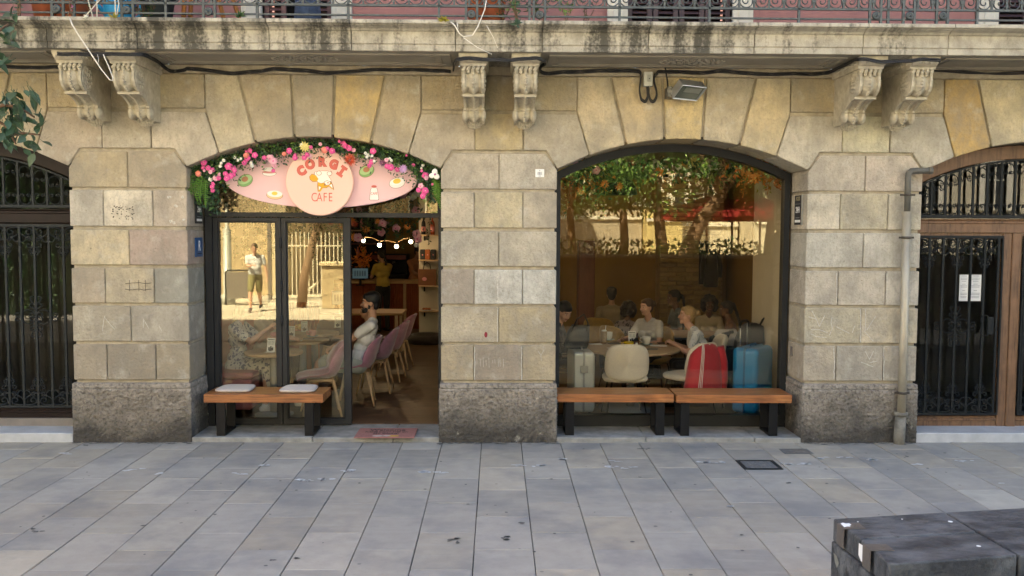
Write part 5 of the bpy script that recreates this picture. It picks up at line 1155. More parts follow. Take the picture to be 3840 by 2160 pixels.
GM = 'mustard chairs at the back tables'
pad_chair('mustard chair under the person seen from behind', fl_(2262, 4.0), 1.1, mustard, GM)
pad_chair('mustard chair beside the person in the flowered top', fl_(2335, 2.85), .6, mustard, GM)
pad_chair('mustard chair of the seated man in the dark jacket', (P(2118, 1300, 1.75).x-.05, 1.75, ZF), 0.1, mustard, GM)
slat_chair('red brown slatted wooden chair behind the braided woman', (P(2800, 1250, 2.75).x, 2.75, ZF), math.pi-.2, 'slatted wooden chairs')
pad_chair('mustard chair under the woman in the white shirt', (P(2450, 1300, 2.35).x, 2.45, ZF), math.pi+1.1, mustard, GM)
pad_chair('mustard chair under the dark haired man behind the blonde', fl_(2548, 3.8), math.pi+.2, mustard, GM)
pad_chair('mustard chair under the curly haired woman', fl_(2665, 3.4), -1.6, mustard, GM)
r = thing('table', 'square wooden table among the people at the back', 'table', (P(2590, 1250, 3.0).x, 3.05, ZF)); MB().box(-.42, .42, -.32, .32, .69, .722).build('tabletop', M['tablewood'], r, bevel=.004); MB().box(-.035, .035, -.035, .035, .02, .69).build('column', M['black'], r); MB().box(-.25, .25, -.25, .25, 0, .02).build('base', M['black'], r)
p_ = P(1425, 1172, 6.0); r = thing('table', 'long wooden table before the cafe counter', 'table', (p_.x-.45, 6.1, ZF)); MB().box(-.85, .85, -.42, .42, .69, .73).build('tabletop', mat('oak_long', (.40, .22, .09), .5, noise=.15, nscale=5, stretch=(1, 6, 6)), r, bevel=.004)
for sx_ in (-.75, .75):
    for sy_ in (-.35, .35): MB().box(sx_-.025, sx_+.025, sy_-.025, sy_+.025, 0, .69).build('leg', M['legwood'], r)
# things on the tables
def on(px, py): q = at(px, py, TZ); return (q.x, q.y, TZ+.0005)
card('menu card standing on the table nearest the glass doors', on(1015, 1320), -math.pi/2-.25, 1.15)
card('menu card on the second table by the left door stile', on(1093, 1262), -math.pi/2-.2)
card('menu card on the third table before the orange booth', on(1142, 1243), -math.pi/2+.35)
card('menu card on the table past the brown chair', (P(1266, 1195, 3.6).x, 3.6, TZ), -math.pi/2)
card('menu card standing on the large window table', on(2371, 1287), -math.pi/2+.05, 1.1)
cup('pink cup on a pale blue saucer on the second table', on(1172, 1263), M['pinkc'], M['bluec'], .075, .05)
cup('pink cup held by the woman on the banquette', (P(1022, 1262, 2.0).x, 2.0, P(1022, 1272, 2.0).z), M['pinkc'], None, .075, .05)
cup('yellow cup on the table before the orange booth', on(1128, 1236), M['yellowc'], M['yellowc'], .06, .05)
cup('yellow cup and saucer on the large window table', on(2358, 1302), M['yellowc'], M['yellowc'], .055, .058)
cup('white cup with a spoon on a blue saucer on the window table', on(2424, 1294), M['ceramic'], M['bluec'], .095, .052)
cup('white cup behind the iced coffee glass on the window table', on(2282, 1276), M['ceramic'], M['bluec'], .095, .05)
gls = thing('iced_coffee', 'tall ribbed glass of iced coffee with a straw on the window table', 'drink', on(2265, 1288)); m = MB(); 
m.lathe([(.030, 0), (.036, .03), (.036, .15), (.033, .15), (.032, .02), (0, .01)], 12); m.build('glass', mat('coffee_glass', (.33, .22, .11), .15, noise=.25, nscale=40), gls); MB().tube([(0, 0, .02), (.02, 0, .22)], .005, 5).build('straw', M['white'], gls); MB().lathe([(0, .148), (.033, .148), (.03, .165), (0, .17)], 12).build('foam', M['ceramic'], gls)
sh = thing('sugar_holder', 'small wooden sugar holder with dark sachets beside the yellow cup', 'sugar holder', on(2386, 1296)); MB().box(-.03, .03, -.025, .025, 0, .05).build('box', M['leafwood'] if 'leafwood' in M else M['brownpanel'], sh, bevel=.003); MB().obox(Matrix.Translation((-.012, 0, .06)) @ Matrix.Rotation(.4, 4, 'Y'), .03, .004, .07).obox(Matrix.Translation((.014, .01, .06)) @ Matrix.Rotation(-.3, 4, 'Y'), .03, .004, .06).build('sachet', M['ink'], sh); MB().box(-.013, .013, -.0262, -.0252, .012, .038).build('tag', M['white'], sh)
for (lab, px, py, w_, d_, rz, m_, h_) in (('white napkin on the left of the window table', 2232, 1291, .15, .11, .1, M['white'], .004), ('white napkin before the iced coffee glass', 2302, 1306, .14, .10, .3, M['white'], .003), ('white plate paper with cutlery before the blonde woman', 2470, 1297, .20, .12, -.2, M['white'], .004), ('black phone before the iced coffee glass', 2303, 1289, .15, .075, .2, M['ink'], .009), ('black phone before the blonde woman', 2490, 1288, .16, .08, .1, M['ink'], .010), ('dark leather wallet at the right edge of the window table', 2447, 1311, .12, .09, -.3, M['greykick'], .012), ('black phone on the second small table', 1158, 1272, .14, .07, .2, M['ink'], .009), ('white napkin on the second small table', 1108, 1278, .16, .09, .1, M['white'], .004)):
    nm = lab.split()[1]; o = MB().box(-w_/2, w_/2, -d_/2, d_/2, 0, h_).build({'napkin': 'napkin', 'plate': 'paper', 'phone': 'phone', 'leather': 'wallet'}[nm], m_, bevel=.0012 if h_ > .008 else 0); o.location = Vector(on(px, py)); o.rotation_euler = (0, 0, rz); tag(o, lab, {'napkin': 'napkin', 'plate': 'napkin', 'phone': 'phone', 'leather': 'wallet'}[nm])
# counter
yc = 10.0; a, b = P(1225, 1050, yc).x-.3, P(1575, 1050, yc).x
cn = thing('counter', 'long cafe counter with a ribbed red brown front and pale top', 'counter', (0, yc, ZF)); cm = mat('counter_red', (.30, .075, .025), .55, noise=.2, nscale=5)
MB().box(a, b, .02, .6, 0, .95).build('body', cm, cn); MB().box(a-.03, b+.02, -.04, .64, .955, 1.02).build('countertop', mat('counter_top', (.62, .40, .20), .5, noise=.1), cn, bevel=.005)
rb = MB(); i = 0
while a+.02+i*.045 < b-.03: rb.tube([(a+.02+i*.045, .02, 0), (a+.02+i*.045, .02, .95)], .018, 6); i += 1
rb.build('ribbed_front', cm, cn)['kind'] = 'stuff'
for px in (1518,): x = P(px, 1150, yc).x; MB().box(x-.03, x+.03, -.012, .02, 0, .95).build('divider', M['legwood'], cn)
def monitor(label, px, py, y_, rz, w_=.34):
    p = P(px, py, y_); r = thing('monitor', label, 'monitor', p, rz); MB().box(-w_/2, w_/2, -.012, .012, -.11, .12).build('case', M['ink'], r, bevel=.004); MB().box(-w_/2+.012, w_/2-.012, -.0145, -.0125, -.098, .108).build('screen', mat('screen', (.10, .16, .18), .3, emit=(.35, .62, .72), estr=.008), r); MB().box(-.025, .025, .0, .03, -.24, -.11).box(-.09, .09, -.06, .08, -.25, -.24).build('stand', M['ink'], r)
    k = MB()
    for i in range(5): k.box(-w_*.35+i*w_*.15, -w_*.27+i*w_*.15, -.0165, -.0147, -.05, .06)
    k.build('screen_item', mat('screen_item', (.03, .06, .08), .4), r)
monitor('pale blue till screen standing on the counter', 1351, 1026, 9.9, .05)
monitor('white backed till screen beside the left glass door stile', 1279, 1118, 5.2, .1, .30)
bq = thing('bouquet', 'orange dried flower bouquet in a vase on the counter', 'bouquet', (P(1357, 1040, 10.1).x, 10.15, ZF+1.02)); MB().lathe([(.05, 0), (.07, .08), (.05, .18), (.035, .22)], 12).build('vase', M['black'], bq)
fo = MB()
for i in range(150):
    c = Vector((RND.gauss(0, .10), RND.gauss(0, .08), .42+RND.gauss(0, .11))); leaf_geo(fo, c, rv(1), rv(1), .09, .04, 0)
fo.build('blooms', [M['forange']], bq, solid=False)['kind'] = 'stuff'
# back bar: shelves with bottles and jars, machine
bs = thing('back_shelf', 'dark back bar shelves with bottles and jars behind the counter', 'shelf unit', (0, 11.35, ZF)); xa_, xb_ = P(1215, 900, 11.3).x, P(1440, 900, 11.3).x
for z in (1.05, 1.4, 1.75, 2.05): MB().box(xa_, xb_, -.15, .12, z, z+.03).build('shelf_board', M['legwood'] if z > 1.9 else M['brownpanel'], bs)
MB().box(xa_-.05, xb_+.02, .10, .14, .9, 2.5).build('back_panel', M['mahog'], bs)
for z, n in ((1.43, 9), (1.08, 8), (2.08, 8)):
    for i in range(n):
        x = xa_+.06+i*(xb_-xa_-.1)/n; o = MB().lathe([(0, 0), (.035, 0), (.037, .14), (.015, .19), (.015, .24), (0, .24)], 8).build('bottle', M['pinkc'] if i % 4 == 1 else (M['fern'] if i % 3 == 0 else M['ink'])); o.location = (x, 11.33, ZF+z+.03); tag(o, 'small %s bottle on the %s dark shelf behind the counter' % ('pink' if i % 4 == 1 else ('green' if i % 3 == 0 else 'black'), {1.43: 'middle', 1.08: 'lower', 2.08: 'top'}[z]), 'bottle', 'bottles on the back bar shelves')
cmch = thing('coffee_machine', 'black coffee machine behind the counter', 'coffee machine', (P(1462, 1000, 11.0).x, 11.0, ZF+1.0)); MB().box(-.4, .4, -.25, .25, .0, .12).box(-.4, .4, .0, .25, .12, .42).box(-.42, .42, -.25, .27, .42, .55).build('body', M['black'], cmch, bevel=.012); MB().box(-.38, .38, -.262, -.251, .44, .53).build('panel', mat('red_panel', (.16, .02, .015), .4, noise=.1), cmch)
for x in (-.2, .1): MB().lathe([(.035, .36), (.035, .40)], 10, 0, (x, -.1, 0)).tube([(x, -.12, .38), (x, -.3, .36)], .014, 6).build('group_handle', M['alu'], cmch)
# shelf wall right of the doorway
yw = 8.0; a, b = P(1571, 1000, yw).x, P(1571, 1000, yw).x+.75
MB().box(a, b, yw, yw+.12, ZF, 3.0).build('inner_wall', M['wallcream'], bld)
items = []
for py in (882, 975, 1071, 1165):
    p = P(1571, py, yw); sb = thing('wall_shelf', 'narrow cream wall shelf right of the doorway, %s' % {882: 'the top one under the wine bottles', 975: 'the second one under the coffee bags', 1071: 'the third one under the brown paper bag', 1165: 'the lowest one'}[py], 'shelf', (0, yw, p.z), 0, 'wall shelves right of the doorway'); MB().box(a+.01, a+.52, -.20, -.001, -.012, .012).build('board', M['legwood'], sb); MB().box(a+.10, a+.12, -.13, -.002, -.10, -.013).build('bracket', M['black'], sb)
def shz(py): return P(1571, py, yw-.1).z
for px, m_, lab in ((1588, M['ink'], 'dark wine bottle with a pale label on the top wall shelf'), (1622, mat('rose_glass', (.45, .10, .05), .2, noise=.1), 'rose wine bottle on the top wall shelf')):
    p = P(px, 880, yw-.1); r = thing('wine_bottle', lab, 'bottle', (p.x, yw-.1, P(1571, 882, yw).z+.0125)); MB().lathe([(0, 0), (.040, 0), (.042, .19), (.035, .23), (.014, .27), (.014, .33), (0, .33)], 12).build('glass', m_, r); MB().lathe([(.0425, .06), (.0428, .15)], 12).build('paper_label', M['pinkc'], r)
for px, m_, lab in ((1585, M['ink'], 'black coffee bag, left one on the second wall shelf'), (1604, mat('bag_orange', (.40, .11, .03), .7, noise=.1), 'orange coffee bag between two black ones on the wall shelf'), (1625, M['ink'], 'black coffee bag, right one on the second wall shelf')):
    p = P(px, 975, yw-.1); r = thing('coffee_bag', lab, 'coffee bag', (p.x, yw-.1, P(1571, 975, yw).z+.0125)); MB().prism([(-.045, 0), (.045, 0), (.05, .14), (.045, .19), (-.045, .19), (-.05, .14)], -.03, .03).build('pouch', m_, r, bevel=.008); MB().ball((0, -.031, .09), .014, sc=(1, .1, 1), nu=8, nv=5).build('logo', M['pinkc'], r)
p = P(1602, 1070, yw-.12); r = thing('paper_bag', 'brown paper carrier bag with a heart shaped print on the wall shelf', 'paper bag', (p.x, yw-.1, P(1571, 1071, yw).z+.0125)); MB().box(-.17, .17, -.055, .055, 0, .30).build('bag', mat('kraft_paper', (.20, .085, .04), .9, noise=.12), r, bevel=.004); MB().tube([(-.07, -.05, .30), (-.05, -.05, .40), (.0, -.05, .43), (.05, -.05, .40), (.07, -.05, .30)], .008, 6).build('handle', M['ink'], r); MB().ball((-.05, -.0555, .12), .045, sc=(1, .03, .8), nu=10, nv=6).build('logo', M['pinkc'], r)
p = P(1600, 1310, 7.7); o = thing('pet_bed', 'dark cushioned dog bed on the floor below the wall shelves', 'pet bed', (p.x, 7.6, ZF)); MB().lathe([(0, 0), (.33, 0), (.37, .08), (.33, .17), (.26, .16), (.24, .08), (0, .07)], 20).build('cushion', mat('bed_cloth', (.035, .025, .022), .95, noise=.2, sheen=.3), o)
r = thing('croissant_plate', 'small plate of pastries on the lowest wall shelf', 'plate', (P(1600, 1164, yw-.1).x, yw-.1, P(1571, 1165, yw).z+.0125)); MB().lathe([(0, 0), (.09, .004), (.11, .012), (0, .012)], 14).build('plate', M['ceramic'], r)
for i in range(3): MB().ball((-.05+.05*i, 0, .03), .035, sc=(1, .7, .7), nu=8, nv=5).build('pastry', mat('pastry', (.35, .12, .04), .8, noise=.2), r)
for s in range(2): pass
# ------------------------------------------------------------------ luggage and bags behind the window
def case_mesh(w_, d_, h_, rad):
    return MB().box(-w_/2, w_/2, -d_/2, d_/2, .05, h_)
def suitcase(name, label, loc, rz, w_, d_, h_, m, hm, ribs=True, trolley=.0, bev=.04):
    r = thing('suitcase', label, 'suitcase', (loc[0], loc[1], ZF), rz)
    MB().box(-w_/2, w_/2, -d_/2, d_/2, .05, h_).build('shell', m, r, bevel=bev, segs=4)
    MB().box(-w_/2-.004, w_/2+.004, -.012, .012, .06, h_+.004).build('zip_band' if not ribs else 'frame_band', hm, r, bevel=.003)
    if ribs:
        rm = MB()
        for s in (-1, 1):
            for i in range(9):
                x = -w_/2+.05+i*(w_-.1)/8; rm.box(x-.008, x+.008, s*(d_/2)-.004, s*(d_/2)+.004, .10, h_-.05)
        for s in (-1, 1):
            for i in (0, 1, 3, 4): y_ = -d_/2+.03+i*(d_-.06)/4; rm.box(s*w_/2-.004, s*w_/2+.004, y_-.010, y_+.010, .10, h_-.05)
        rm.build('rib', m, r)
        for z in (.22, .60): MB().box(-w_/2-.010, -w_/2, -.045, .045, h_*z+.06, h_*z+.14).build('latch', M['alu'], r, bevel=.003)
    for sx_ in (-1, 1):
        for sy_ in (-1, 1): MB().lathe([(0, -.012), (.026, -.012), (.026, .012), (0, .012)], 12, 0, (sx_*(w_/2-.05), sy_*(d_/2-.05), .0265), 'y').build('wheel', M['black'], r)
    MB().tube([(-.08, 0, h_-.005), (-.07, 0, h_+.025), (.07, 0, h_+.025), (.08, 0, h_-.005)], .010, 6).build('carry_handle', hm, r)
    if trolley:
        y_ = d_/2-.035 if not ribs else 0
        for s in (-1, 1): MB().tube([(s*.10, y_, h_-.01), (s*.10, y_, h_+trolley)], .008, 6).build('trolley_rod', M['alu'], r)
        MB().tube([(-.125, y_, h_+trolley-.05), (-.12, y_, h_+trolley), (-.06, y_, h_+trolley+.02), (.06, y_, h_+trolley+.02), (.12, y_, h_+trolley), (.125, y_, h_+trolley-.05)], .017, 7).build('trolley_handle', M['black'], r)
    return r
silver = mat('silver_shell', (.74, .76, .71), .3, metal=.35, noise=.05); bluec_ = mat('blue_shell', (.006, .24, .55), .42, noise=.10, nscale=5, coat=.2)
p = P(2177, 1572, 1.18); suitcase('s', 'silver ribbed metal suitcase behind the left end of the window bench', (p.x, 1.22), math.pi/2+.06, .50, .245, .735, silver, M['alu'])
p = P(2830, 1500, 1.05); bs_ = suitcase('b', 'large bright blue hard shell suitcase by the right window jamb', (p.x-.01, 1.12), math.radians(52), .50, .30, .79, bluec_, mat('blue_zip', (.006, .13, .30), .5, noise=.1), ribs=False, trolley=.26, bev=.055)
p = P(2700, 1390, 2.0); suitcase('n', 'dark navy soft suitcase behind the red jacket chair', (p.x+.02, 1.95), .3, .42, .28, .68, mat('navy_cloth', (.012, .035, .075), .8, noise=.15), M['ink'], ribs=False, bev=.05)
def bag_mesh(w_, d_, h_, seed, flop=.1):
    rr = random.Random(seed); m = MB(); n = 16; rows = 9; vs = []
    ph = [rr.uniform(0, 6) for _ in range(4)]
    for i in range(rows):
        k = i/(rows-1); s = (1-.18*k)*(math.sin(math.pi*min(1, .18+k*.64)))**.35
        for j in range(n):
            t = 2*math.pi*j/n; q = 1+.05*math.sin(3*t+ph[0]+k*3)+.04*math.sin(5*t+ph[1]-k*5)
            vs.append((math.copysign(abs(math.cos(t))**.6, math.cos(t))*w_/2*s*q+flop*k*k*w_, math.copysign(abs(math.sin(t))**.6, math.sin(t))*d_/2*s*q, k*h_*(1+.05*math.sin(t*2+ph[2]))))
    fs = [tuple(range(n-1, -1, -1)), tuple((rows-1)*n+j for j in range(n))]+[(i*n+j, i*n+(j+1) % n, (i+1)*n+(j+1) % n, (i+1)*n+j) for i in range(rows-1) for j in range(n)]
    return m.add(vs, fs, 0, True)
blk = mat('black_nylon', (.013, .014, .017), .75, noise=.25, nscale=12, sheen=.2)
p = P(2165, 1322, 1.3); r = thing('tote_bag', 'black slouching tote bag on top of the silver suitcase', 'bag', (p.x-.02, 1.28, ZF+.742)); bag_mesh(.30, .20, .26, 3, .2).build('body', mat('black_leather', (.014, .018, .022), .45, noise=.2), r); MB().tube([(-.06, -.09, .20), (.0, -.10, .34), (.08, -.09, .40), (.13, -.08, .30), (.12, -.07, .2)], .009, 6).build('strap', MATS['black_leather'], r)
p = P(2800, 1310, 2.0); r = thing('backpack', 'black backpack standing on the navy suitcase before the ribbed wall', 'backpack', (p.x-.02, 1.85, ZF+.40)); bag_mesh(.40, .28, .55, 5, .12).build('body', blk, r); MB().tube([(.10, 0, .48), (.16, -.02, .62), (.20, 0, .66), (.23, .02, .55), (.20, .02, .40)], .013, 6).build('strap', blk, r); MB().ball((-.05, -.13, .2), .11, sc=(1, .4, 1.1), nu=10, nv=7).build('pocket', blk, r)
MB().box(-.28, .28, -.2, .2, -.37, -.01).build('base_case', MATS['navy_cloth'], r, bevel=.04, segs=3)
p = P(2705, 1262, 2.2); r = thing('backpack', 'white and black backpack heaped on the seat behind the red jacket', 'backpack', (p.x, 2.05, P(2705, 1285, 2.2).z-.02)); bag_mesh(.34, .24, .20, 8, .1).build('body', mat('white_nylon', (.55, .52, .50), .8, noise=.1), r)
MB().tube([(-.16, -.1, .03), (-.05, -.13, .16), (.08, -.12, .19)], .02, 6).tube([(-.05, -.12, .02), (0, -.14, .12), (.04, -.13, .2)], .016, 6).ball((-.13, -.03, .06), .08, nu=9, nv=6).build('strap', blk, r)
# red track jacket over the chair: one draped sheet with three white stripes
def jacket():
    r = thing('jacket', 'red track jacket with three white sleeve stripes hung over a cream chair', 'jacket', (2.33, .93, ZF), .63)
    m = MB(); n = 26; rows = 15; vs = []
    for i in range(rows):
        k = i/(rows-1); w_ = .205+.035*math.sin(k*1.7)+.02*k; 
        for j in range(n):
            t = 2*math.pi*j/n; ripple = (.012*math.sin(5*t+k*2)+.008*math.sin(9*t))*k
            e = .7; cx = math.copysign(abs(math.cos(t))**e, math.cos(t)); sy_ = math.copysign(abs(math.sin(t))**e, math.sin(t))
            top = .05*(1-min(1, k*5))**2
            vs.append((cx*(w_-top*1.2)*(1+(.28*k if cx < 0 else .03*k))+ripple+.0, sy_*(.085-top*.9+.03*k)*(1+ripple*3)-.01, .845-.62*k+.02*math.sin(t*2)*k-(.03*abs(cx)**3)*(1-k)))
    m.add(vs, [tuple(range(n-1, -1, -1)), tuple((rows-1)*n+j for j in range(n))]+[(i*n+j, i*n+(j+1) % n, (i+1)*n+(j+1) % n, (i+1)*n+j) for i in range(rows-1) for j in range(n)], 0, True)
    red = mat('red_jersey', (.48, .012, .03), .7, noise=.10, nscale=8, sheen=.4); bd = m.build('body', red, r)
    for q in range(3):                                   # thin stripes that follow the cloth
        pts = []
        for i in range(rows):
            v = Vector(vs[i*n+17+0])*(1-q*.36)+Vector(vs[i*n+18])*(q*.36); d = Vector((v.x*.3, v.y, 0)).normalized(); pts.append(v+d*.004)
        MB().tube(pts, .0042, 4, flat=.003).build('stripe', M['white'], r)
    sl = MB().tube([(.17, -.06, .80), (.215, -.085, .62), (.225, -.09, .45), (.21, -.085, .28)], .055, 9, r1=.042); sl.build('sleeve', red, r); MB().tube([(.21, -.085, .28), (.208, -.084, .225)], .040, 9, r1=.038).build('cuff', red, r)
    return r
jacket()
# ------------------------------------------------------------------ hanging plants under the ceiling
def hanging(label, px, py, y_, spread, n_, fl=(), drops=4, mats_=('leaf', 'leafdk', 'leaflt'), droplen=.5):
    c = P(px, py, y_); r = thing('hanging_plant', label, 'hanging plant', (c.x, y_, 2.95), 0, 'artificial plants hanging from the cafe ceiling'); b = MB()
    n = int(n_*(1.8 if px > 2000 else 1.1))
    for i in range(n):
        q = Vector((RND.gauss(0, spread), RND.gauss(0, spread*.6), -.04+(c.z-2.95)*RND.uniform(0, 1.1)+RND.gauss(0, .05))); leaf_geo(b, q, rv(1)+Vector((0, -.7, .2)), rv(1)+Vector((0, 0, -.7)), RND.uniform(.05, .10), RND.uniform(.025, .05), RND.randrange(len(mats_)))
    for i in range(drops):
        q = Vector((RND.uniform(-spread, spread)*1.4, RND.uniform(-.1, .1), -.05)); L = (2.95-c.z)+droplen*RND.uniform(.4, 1); b.tube([q, q+Vector((.02, 0, -L*.5)), q+Vector((-.01, 0, -L))], .004, 4)
        for k in range(int(L/.03)):
            z = -k*.03; leaf_geo(b, q+Vector((RND.uniform(-.01, .01), 0, z)), rv(1)+Vector((0, -1, 0)), Vector((RND.choice((-1, 1)), 0, -.5)), RND.uniform(.03, .055), .022, RND.randrange(len(mats_)))
    b.build('foliage', [M[m] for m in mats_], r, solid=False)['kind'] = 'stuff'
    for kind, n2 in fl:
        for i in range(n2):
            o = objm('flower', FB[kind], r, (RND.gauss(0, spread), RND.uniform(-.15, .05), (c.z-2.95)*RND.uniform(.4, 1.4))); s = RND.uniform(.045, .075); o.scale = (s, s, s); o.rotation_euler = (RND.uniform(-.4, .4), RND.uniform(0, 6), 0)
hanging('dark ivy strands hanging behind the left glass door leaf', 870, 850, 1.6, .16, 130, (), 7, ('leafdk', 'leaf'), .5)
hanging('dark ivy strands hanging behind the man reflected in the left door leaf', 985, 850, 1.6, .14, 140, (), 6, ('leafdk', 'leaf'), .5)
hanging('dark ivy strands hanging behind the right glass door leaf', 1130, 850, 2.0, .20, 160, (), 6, ('leafdk', 'leaf'), .35)
hanging('ivy with red blossoms hanging by the door stile', 1245, 855, 2.0, .18, 140, (('red', 3),), 6, ('leafdk', 'leaf'), .45)
hanging('pale orange blossoms hanging left over the open doorway', 1345, 835, 3.2, .20, 90, (('orange', 7), ('pale', 4)), 4, ('leafolive', 'leafdk'), .3)
hanging('green and peach garland hanging over the middle of the doorway', 1440, 835, 3.6, .26, 170, (('orange', 3), ('pale', 4)), 5, ('leafdk', 'leaf'), .3)
hanging('green and cream garland hanging right over the open doorway', 1540, 838, 3.6, .22, 150, (('white', 4), ('pale', 4)), 5, ('leafdk', 'leafolive'), .35)
hanging('orange autumn leaf plant hanging left behind the window', 2200, 690, 1.4, .17, 130, (('orange', 5),), 4, ('leafyel', 'leafor', 'leaf'), .4)
hanging('green plant with pink blossoms in the window top left corner', 2150, 640, 1.2, .15, 120, (('pale', 4), ('yel', 2)), 2, ('leaf', 'leaflt', 'leafdk'), .2)
hanging('broad dark leaf plant hanging beside the pendant lamp', 2280, 660, 1.5, .2, 110, (), 2, ('leafdk', 'leaf'), .15)
hanging('plant with a red drooping bloom right of the pendant lamp', 2370, 640, 1.3, .14, 150, (('red', 3), ('orange', 1)), 3, ('leaf', 'leaflt'), .25)
hanging('green plant with yellow blooms hanging in the window middle', 2600, 620, 1.4, .28, 90, (('yel', 2), ('white', 8), ('orange', 3)), 4, ('leaf', 'leaflt', 'leafdk'), .2)
hanging('orange maple leaf plant in the window top right corner', 2860, 660, 1.1, .17, 150, (('orange', 5),), 3, ('leafor', 'leafyel', 'leafor'), .25)
hanging('green plant with white blossoms hanging right of the window middle', 2740, 630, 1.4, .22, 200, (('white', 8),), 4, ('leaf', 'leaflt'), .3)
# ------------------------------------------------------------------ people
def solid_from(mb, voxel, smooth=2, name='body'):
    me = mb.mesh('src', M['white']); o = bpy.data.objects.new('src', me); COL.objects.link(o)
    md = o.modifiers.new('r', 'REMESH'); md.mode = 'VOXEL'; md.voxel_size = voxel; md.use_smooth_shade = True
    if smooth: ms = o.modifiers.new('s', 'SMOOTH'); ms.iterations = smooth; ms.factor = .5
    dg = bpy.context.evaluated_depsgraph_get(); dg.update()
    out = bpy.data.meshes.new_from_object(o.evaluated_get(dg)); out.name = name
    bpy.data.objects.remove(o); bpy.data.meshes.remove(me); return out
class Body:
    def __init__(s): s.caps = []; s.ells = []
    def cap(s, a, b, r0, r1, m): s.caps.append((Vector(a), Vector(b), r0, r1, m))
    def chain(s, pts, rs, m):
        for i in range(len(pts)-1): s.cap(pts[i], pts[i+1], rs[i], rs[i+1], m)
    def ell(s, c, r, m, rot=None): s.ells.append((Vector(c), r, m, rot or Matrix.Identity(3)))
    def mesh(s, voxel, mats, smooth=2):
        mb = MB()
        for a, b, r0, r1, m in s.caps:
            if (b-a).length > 1e-4: mb.tube([a, b], r0, 12, r1=r1)
            n = 12 if r0 > .02 else 8
            mb.ball(a, r0, nu=n, nv=8); mb.ball(b, r1, nu=n, nv=8)
        for c, r, m, rot in s.ells: mb.ball(c, 1, sc=r, rot=rot, nu=16, nv=11)
        me = solid_from(mb, voxel, smooth)
        nf = len(me.polygons); cc = np.empty(nf*3); me.polygons.foreach_get('center', cc); cc = cc.reshape(-1, 3)
        best = np.full(nf, 9.); idx = np.zeros(nf, int)
        for a, b, r0, r1, m in s.caps:
            A = np.array(a); D = np.array(b)-A; t = np.clip(((cc-A)@D)/max(1e-9, D@D), 0, 1); d = np.linalg.norm(cc-A-t[:, None]*D, axis=1)-(r0+(r1-r0)*t)
            k = d < best; best[k] = d[k]; idx[k] = m
        for c, r, m, rot in s.ells:
            q = (cc-np.array(c))@np.array(rot); d = (np.linalg.norm(q/np.array(r), axis=1)-1)*min(r); k = d < best; best[k] = d[k]; idx[k] = m
        me.materials.clear()
        for m in mats: me.materials.append(m)
        me.polygons.foreach_set('material_index', idx.astype(np.int32)); me.polygons.foreach_set('use_smooth', [True]*nf); me.update(); return me
def skin(name, c): return mat('skin_'+name, c, .55, noise=.10, nscale=9, spec=.35)
SK = dict(pale=skin('pale', (.62, .36, .26)), tan=skin('tan', (.48, .27, .17)), brown=skin('brown', (.20, .10, .06)), dark=skin('dark', (.10, .05, .032)))
def cloth(name, c, v=.08, extra=None, sc=8): return mat('cloth_'+name, c, .92, noise=v, nscale=sc, bump=.25, bscale=16, bdist=.02, extra=extra, sheen=.15)
def x_floral(dark, scale, thr):
    def f(N, L, src, cur, b, noi, tc):
        vo = N.new('ShaderNodeTexVoronoi'); vo.inputs['Scale'].default_value = scale; mp = N.new('ShaderNodeMapping'); mp.inputs['Scale'].default_value = (1, 1, .8); L.new(tc.outputs['Object'], mp.inputs[0])
        nz = N.new('ShaderNodeTexNoise'); nz.inputs['Scale'].default_value = scale*.9; L.new(mp.outputs[0], nz.inputs['Vector'])
        mx = N.new('ShaderNodeMix'); mx.data_type = 'RGBA'; mx.inputs['Factor'].default_value = .08; L.new(mp.outputs[0], mx.inputs['A']); L.new(nz.outputs['Color'], mx.inputs['B']); L.new(mx.outputs['Result'], vo.inputs['Vector'])
        return rgbmix(N, L, cur, dark, mrange(N, L, vo.outputs['Distance'], thr+.03, thr-.03, 0, .85))
    return f
def hairm(name, c): return mat('hair_'+name, c, .5, noise=.3, nscale=40, stretch=(3, 3, .6), bump=.5, bscale=60)
HR = dict(black=hairm('black', (.010, .009, .009)), dkbrown=hairm('dkbrown', (.028, .016, .010)), brown=hairm('brown', (.07, .036, .018)), blonde=hairm('blonde', (.38, .24, .10)))
def ik(a, t, l1, l2, pole):
    d = t-a; L = min(d.length, (l1+l2)*.995); d.normalize(); t = a+d*L; x = (l1*l1-l2*l2+L*L)/(2*L); h = math.sqrt(max(0, l1*l1-x*x))
    p = pole-d*pole.dot(d); p.normalize(); return a+d*x+p*h, t
def hand(B, wrist, d, palm, side, m, curl=.5, k=1.):
    d = d.normalized(); palm = (palm-d*palm.dot(d)).normalized(); sp_ = d.cross(palm).normalized()*side
    c = wrist+d*.045*k
    for i in range(4): B.cap(wrist+d*.012+sp_*(.010*(i-1.5)), wrist+d*.085*k+sp_*(.0205*(i-1.5))*k, .0125*k, .0105*k, m)
    for i, L in enumerate((.070, .080, .074, .056)):
        b0 = wrist+d*.085*k+sp_*(.0215*(i-1.5))*k; a1 = curl*(.8+.12*i); d1 = d*math.cos(a1)+palm*math.sin(a1); a2 = a1+curl*1.3+.1; d2 = d*math.cos(a2)+palm*math.sin(a2)
        b1 = b0+d1*L*.55*k; b2 = b1+d2*L*.5*k; B.cap(b0, b1, .0095*k, .0088*k, m); B.cap(b1, b2, .0088*k, .0075*k, m)
    t0 = wrist+d*.025*k-sp_*.022*k; t1 = t0+(d*.6-sp_*.75+palm*.35).normalized()*.042*k; t2 = t1+(d*.85-sp_*.15+palm*.5).normalized()*.036*k
    B.cap(t0, t1, .0125*k, .0100*k, m); B.cap(t1, t2, .0098*k, .0080*k, m)
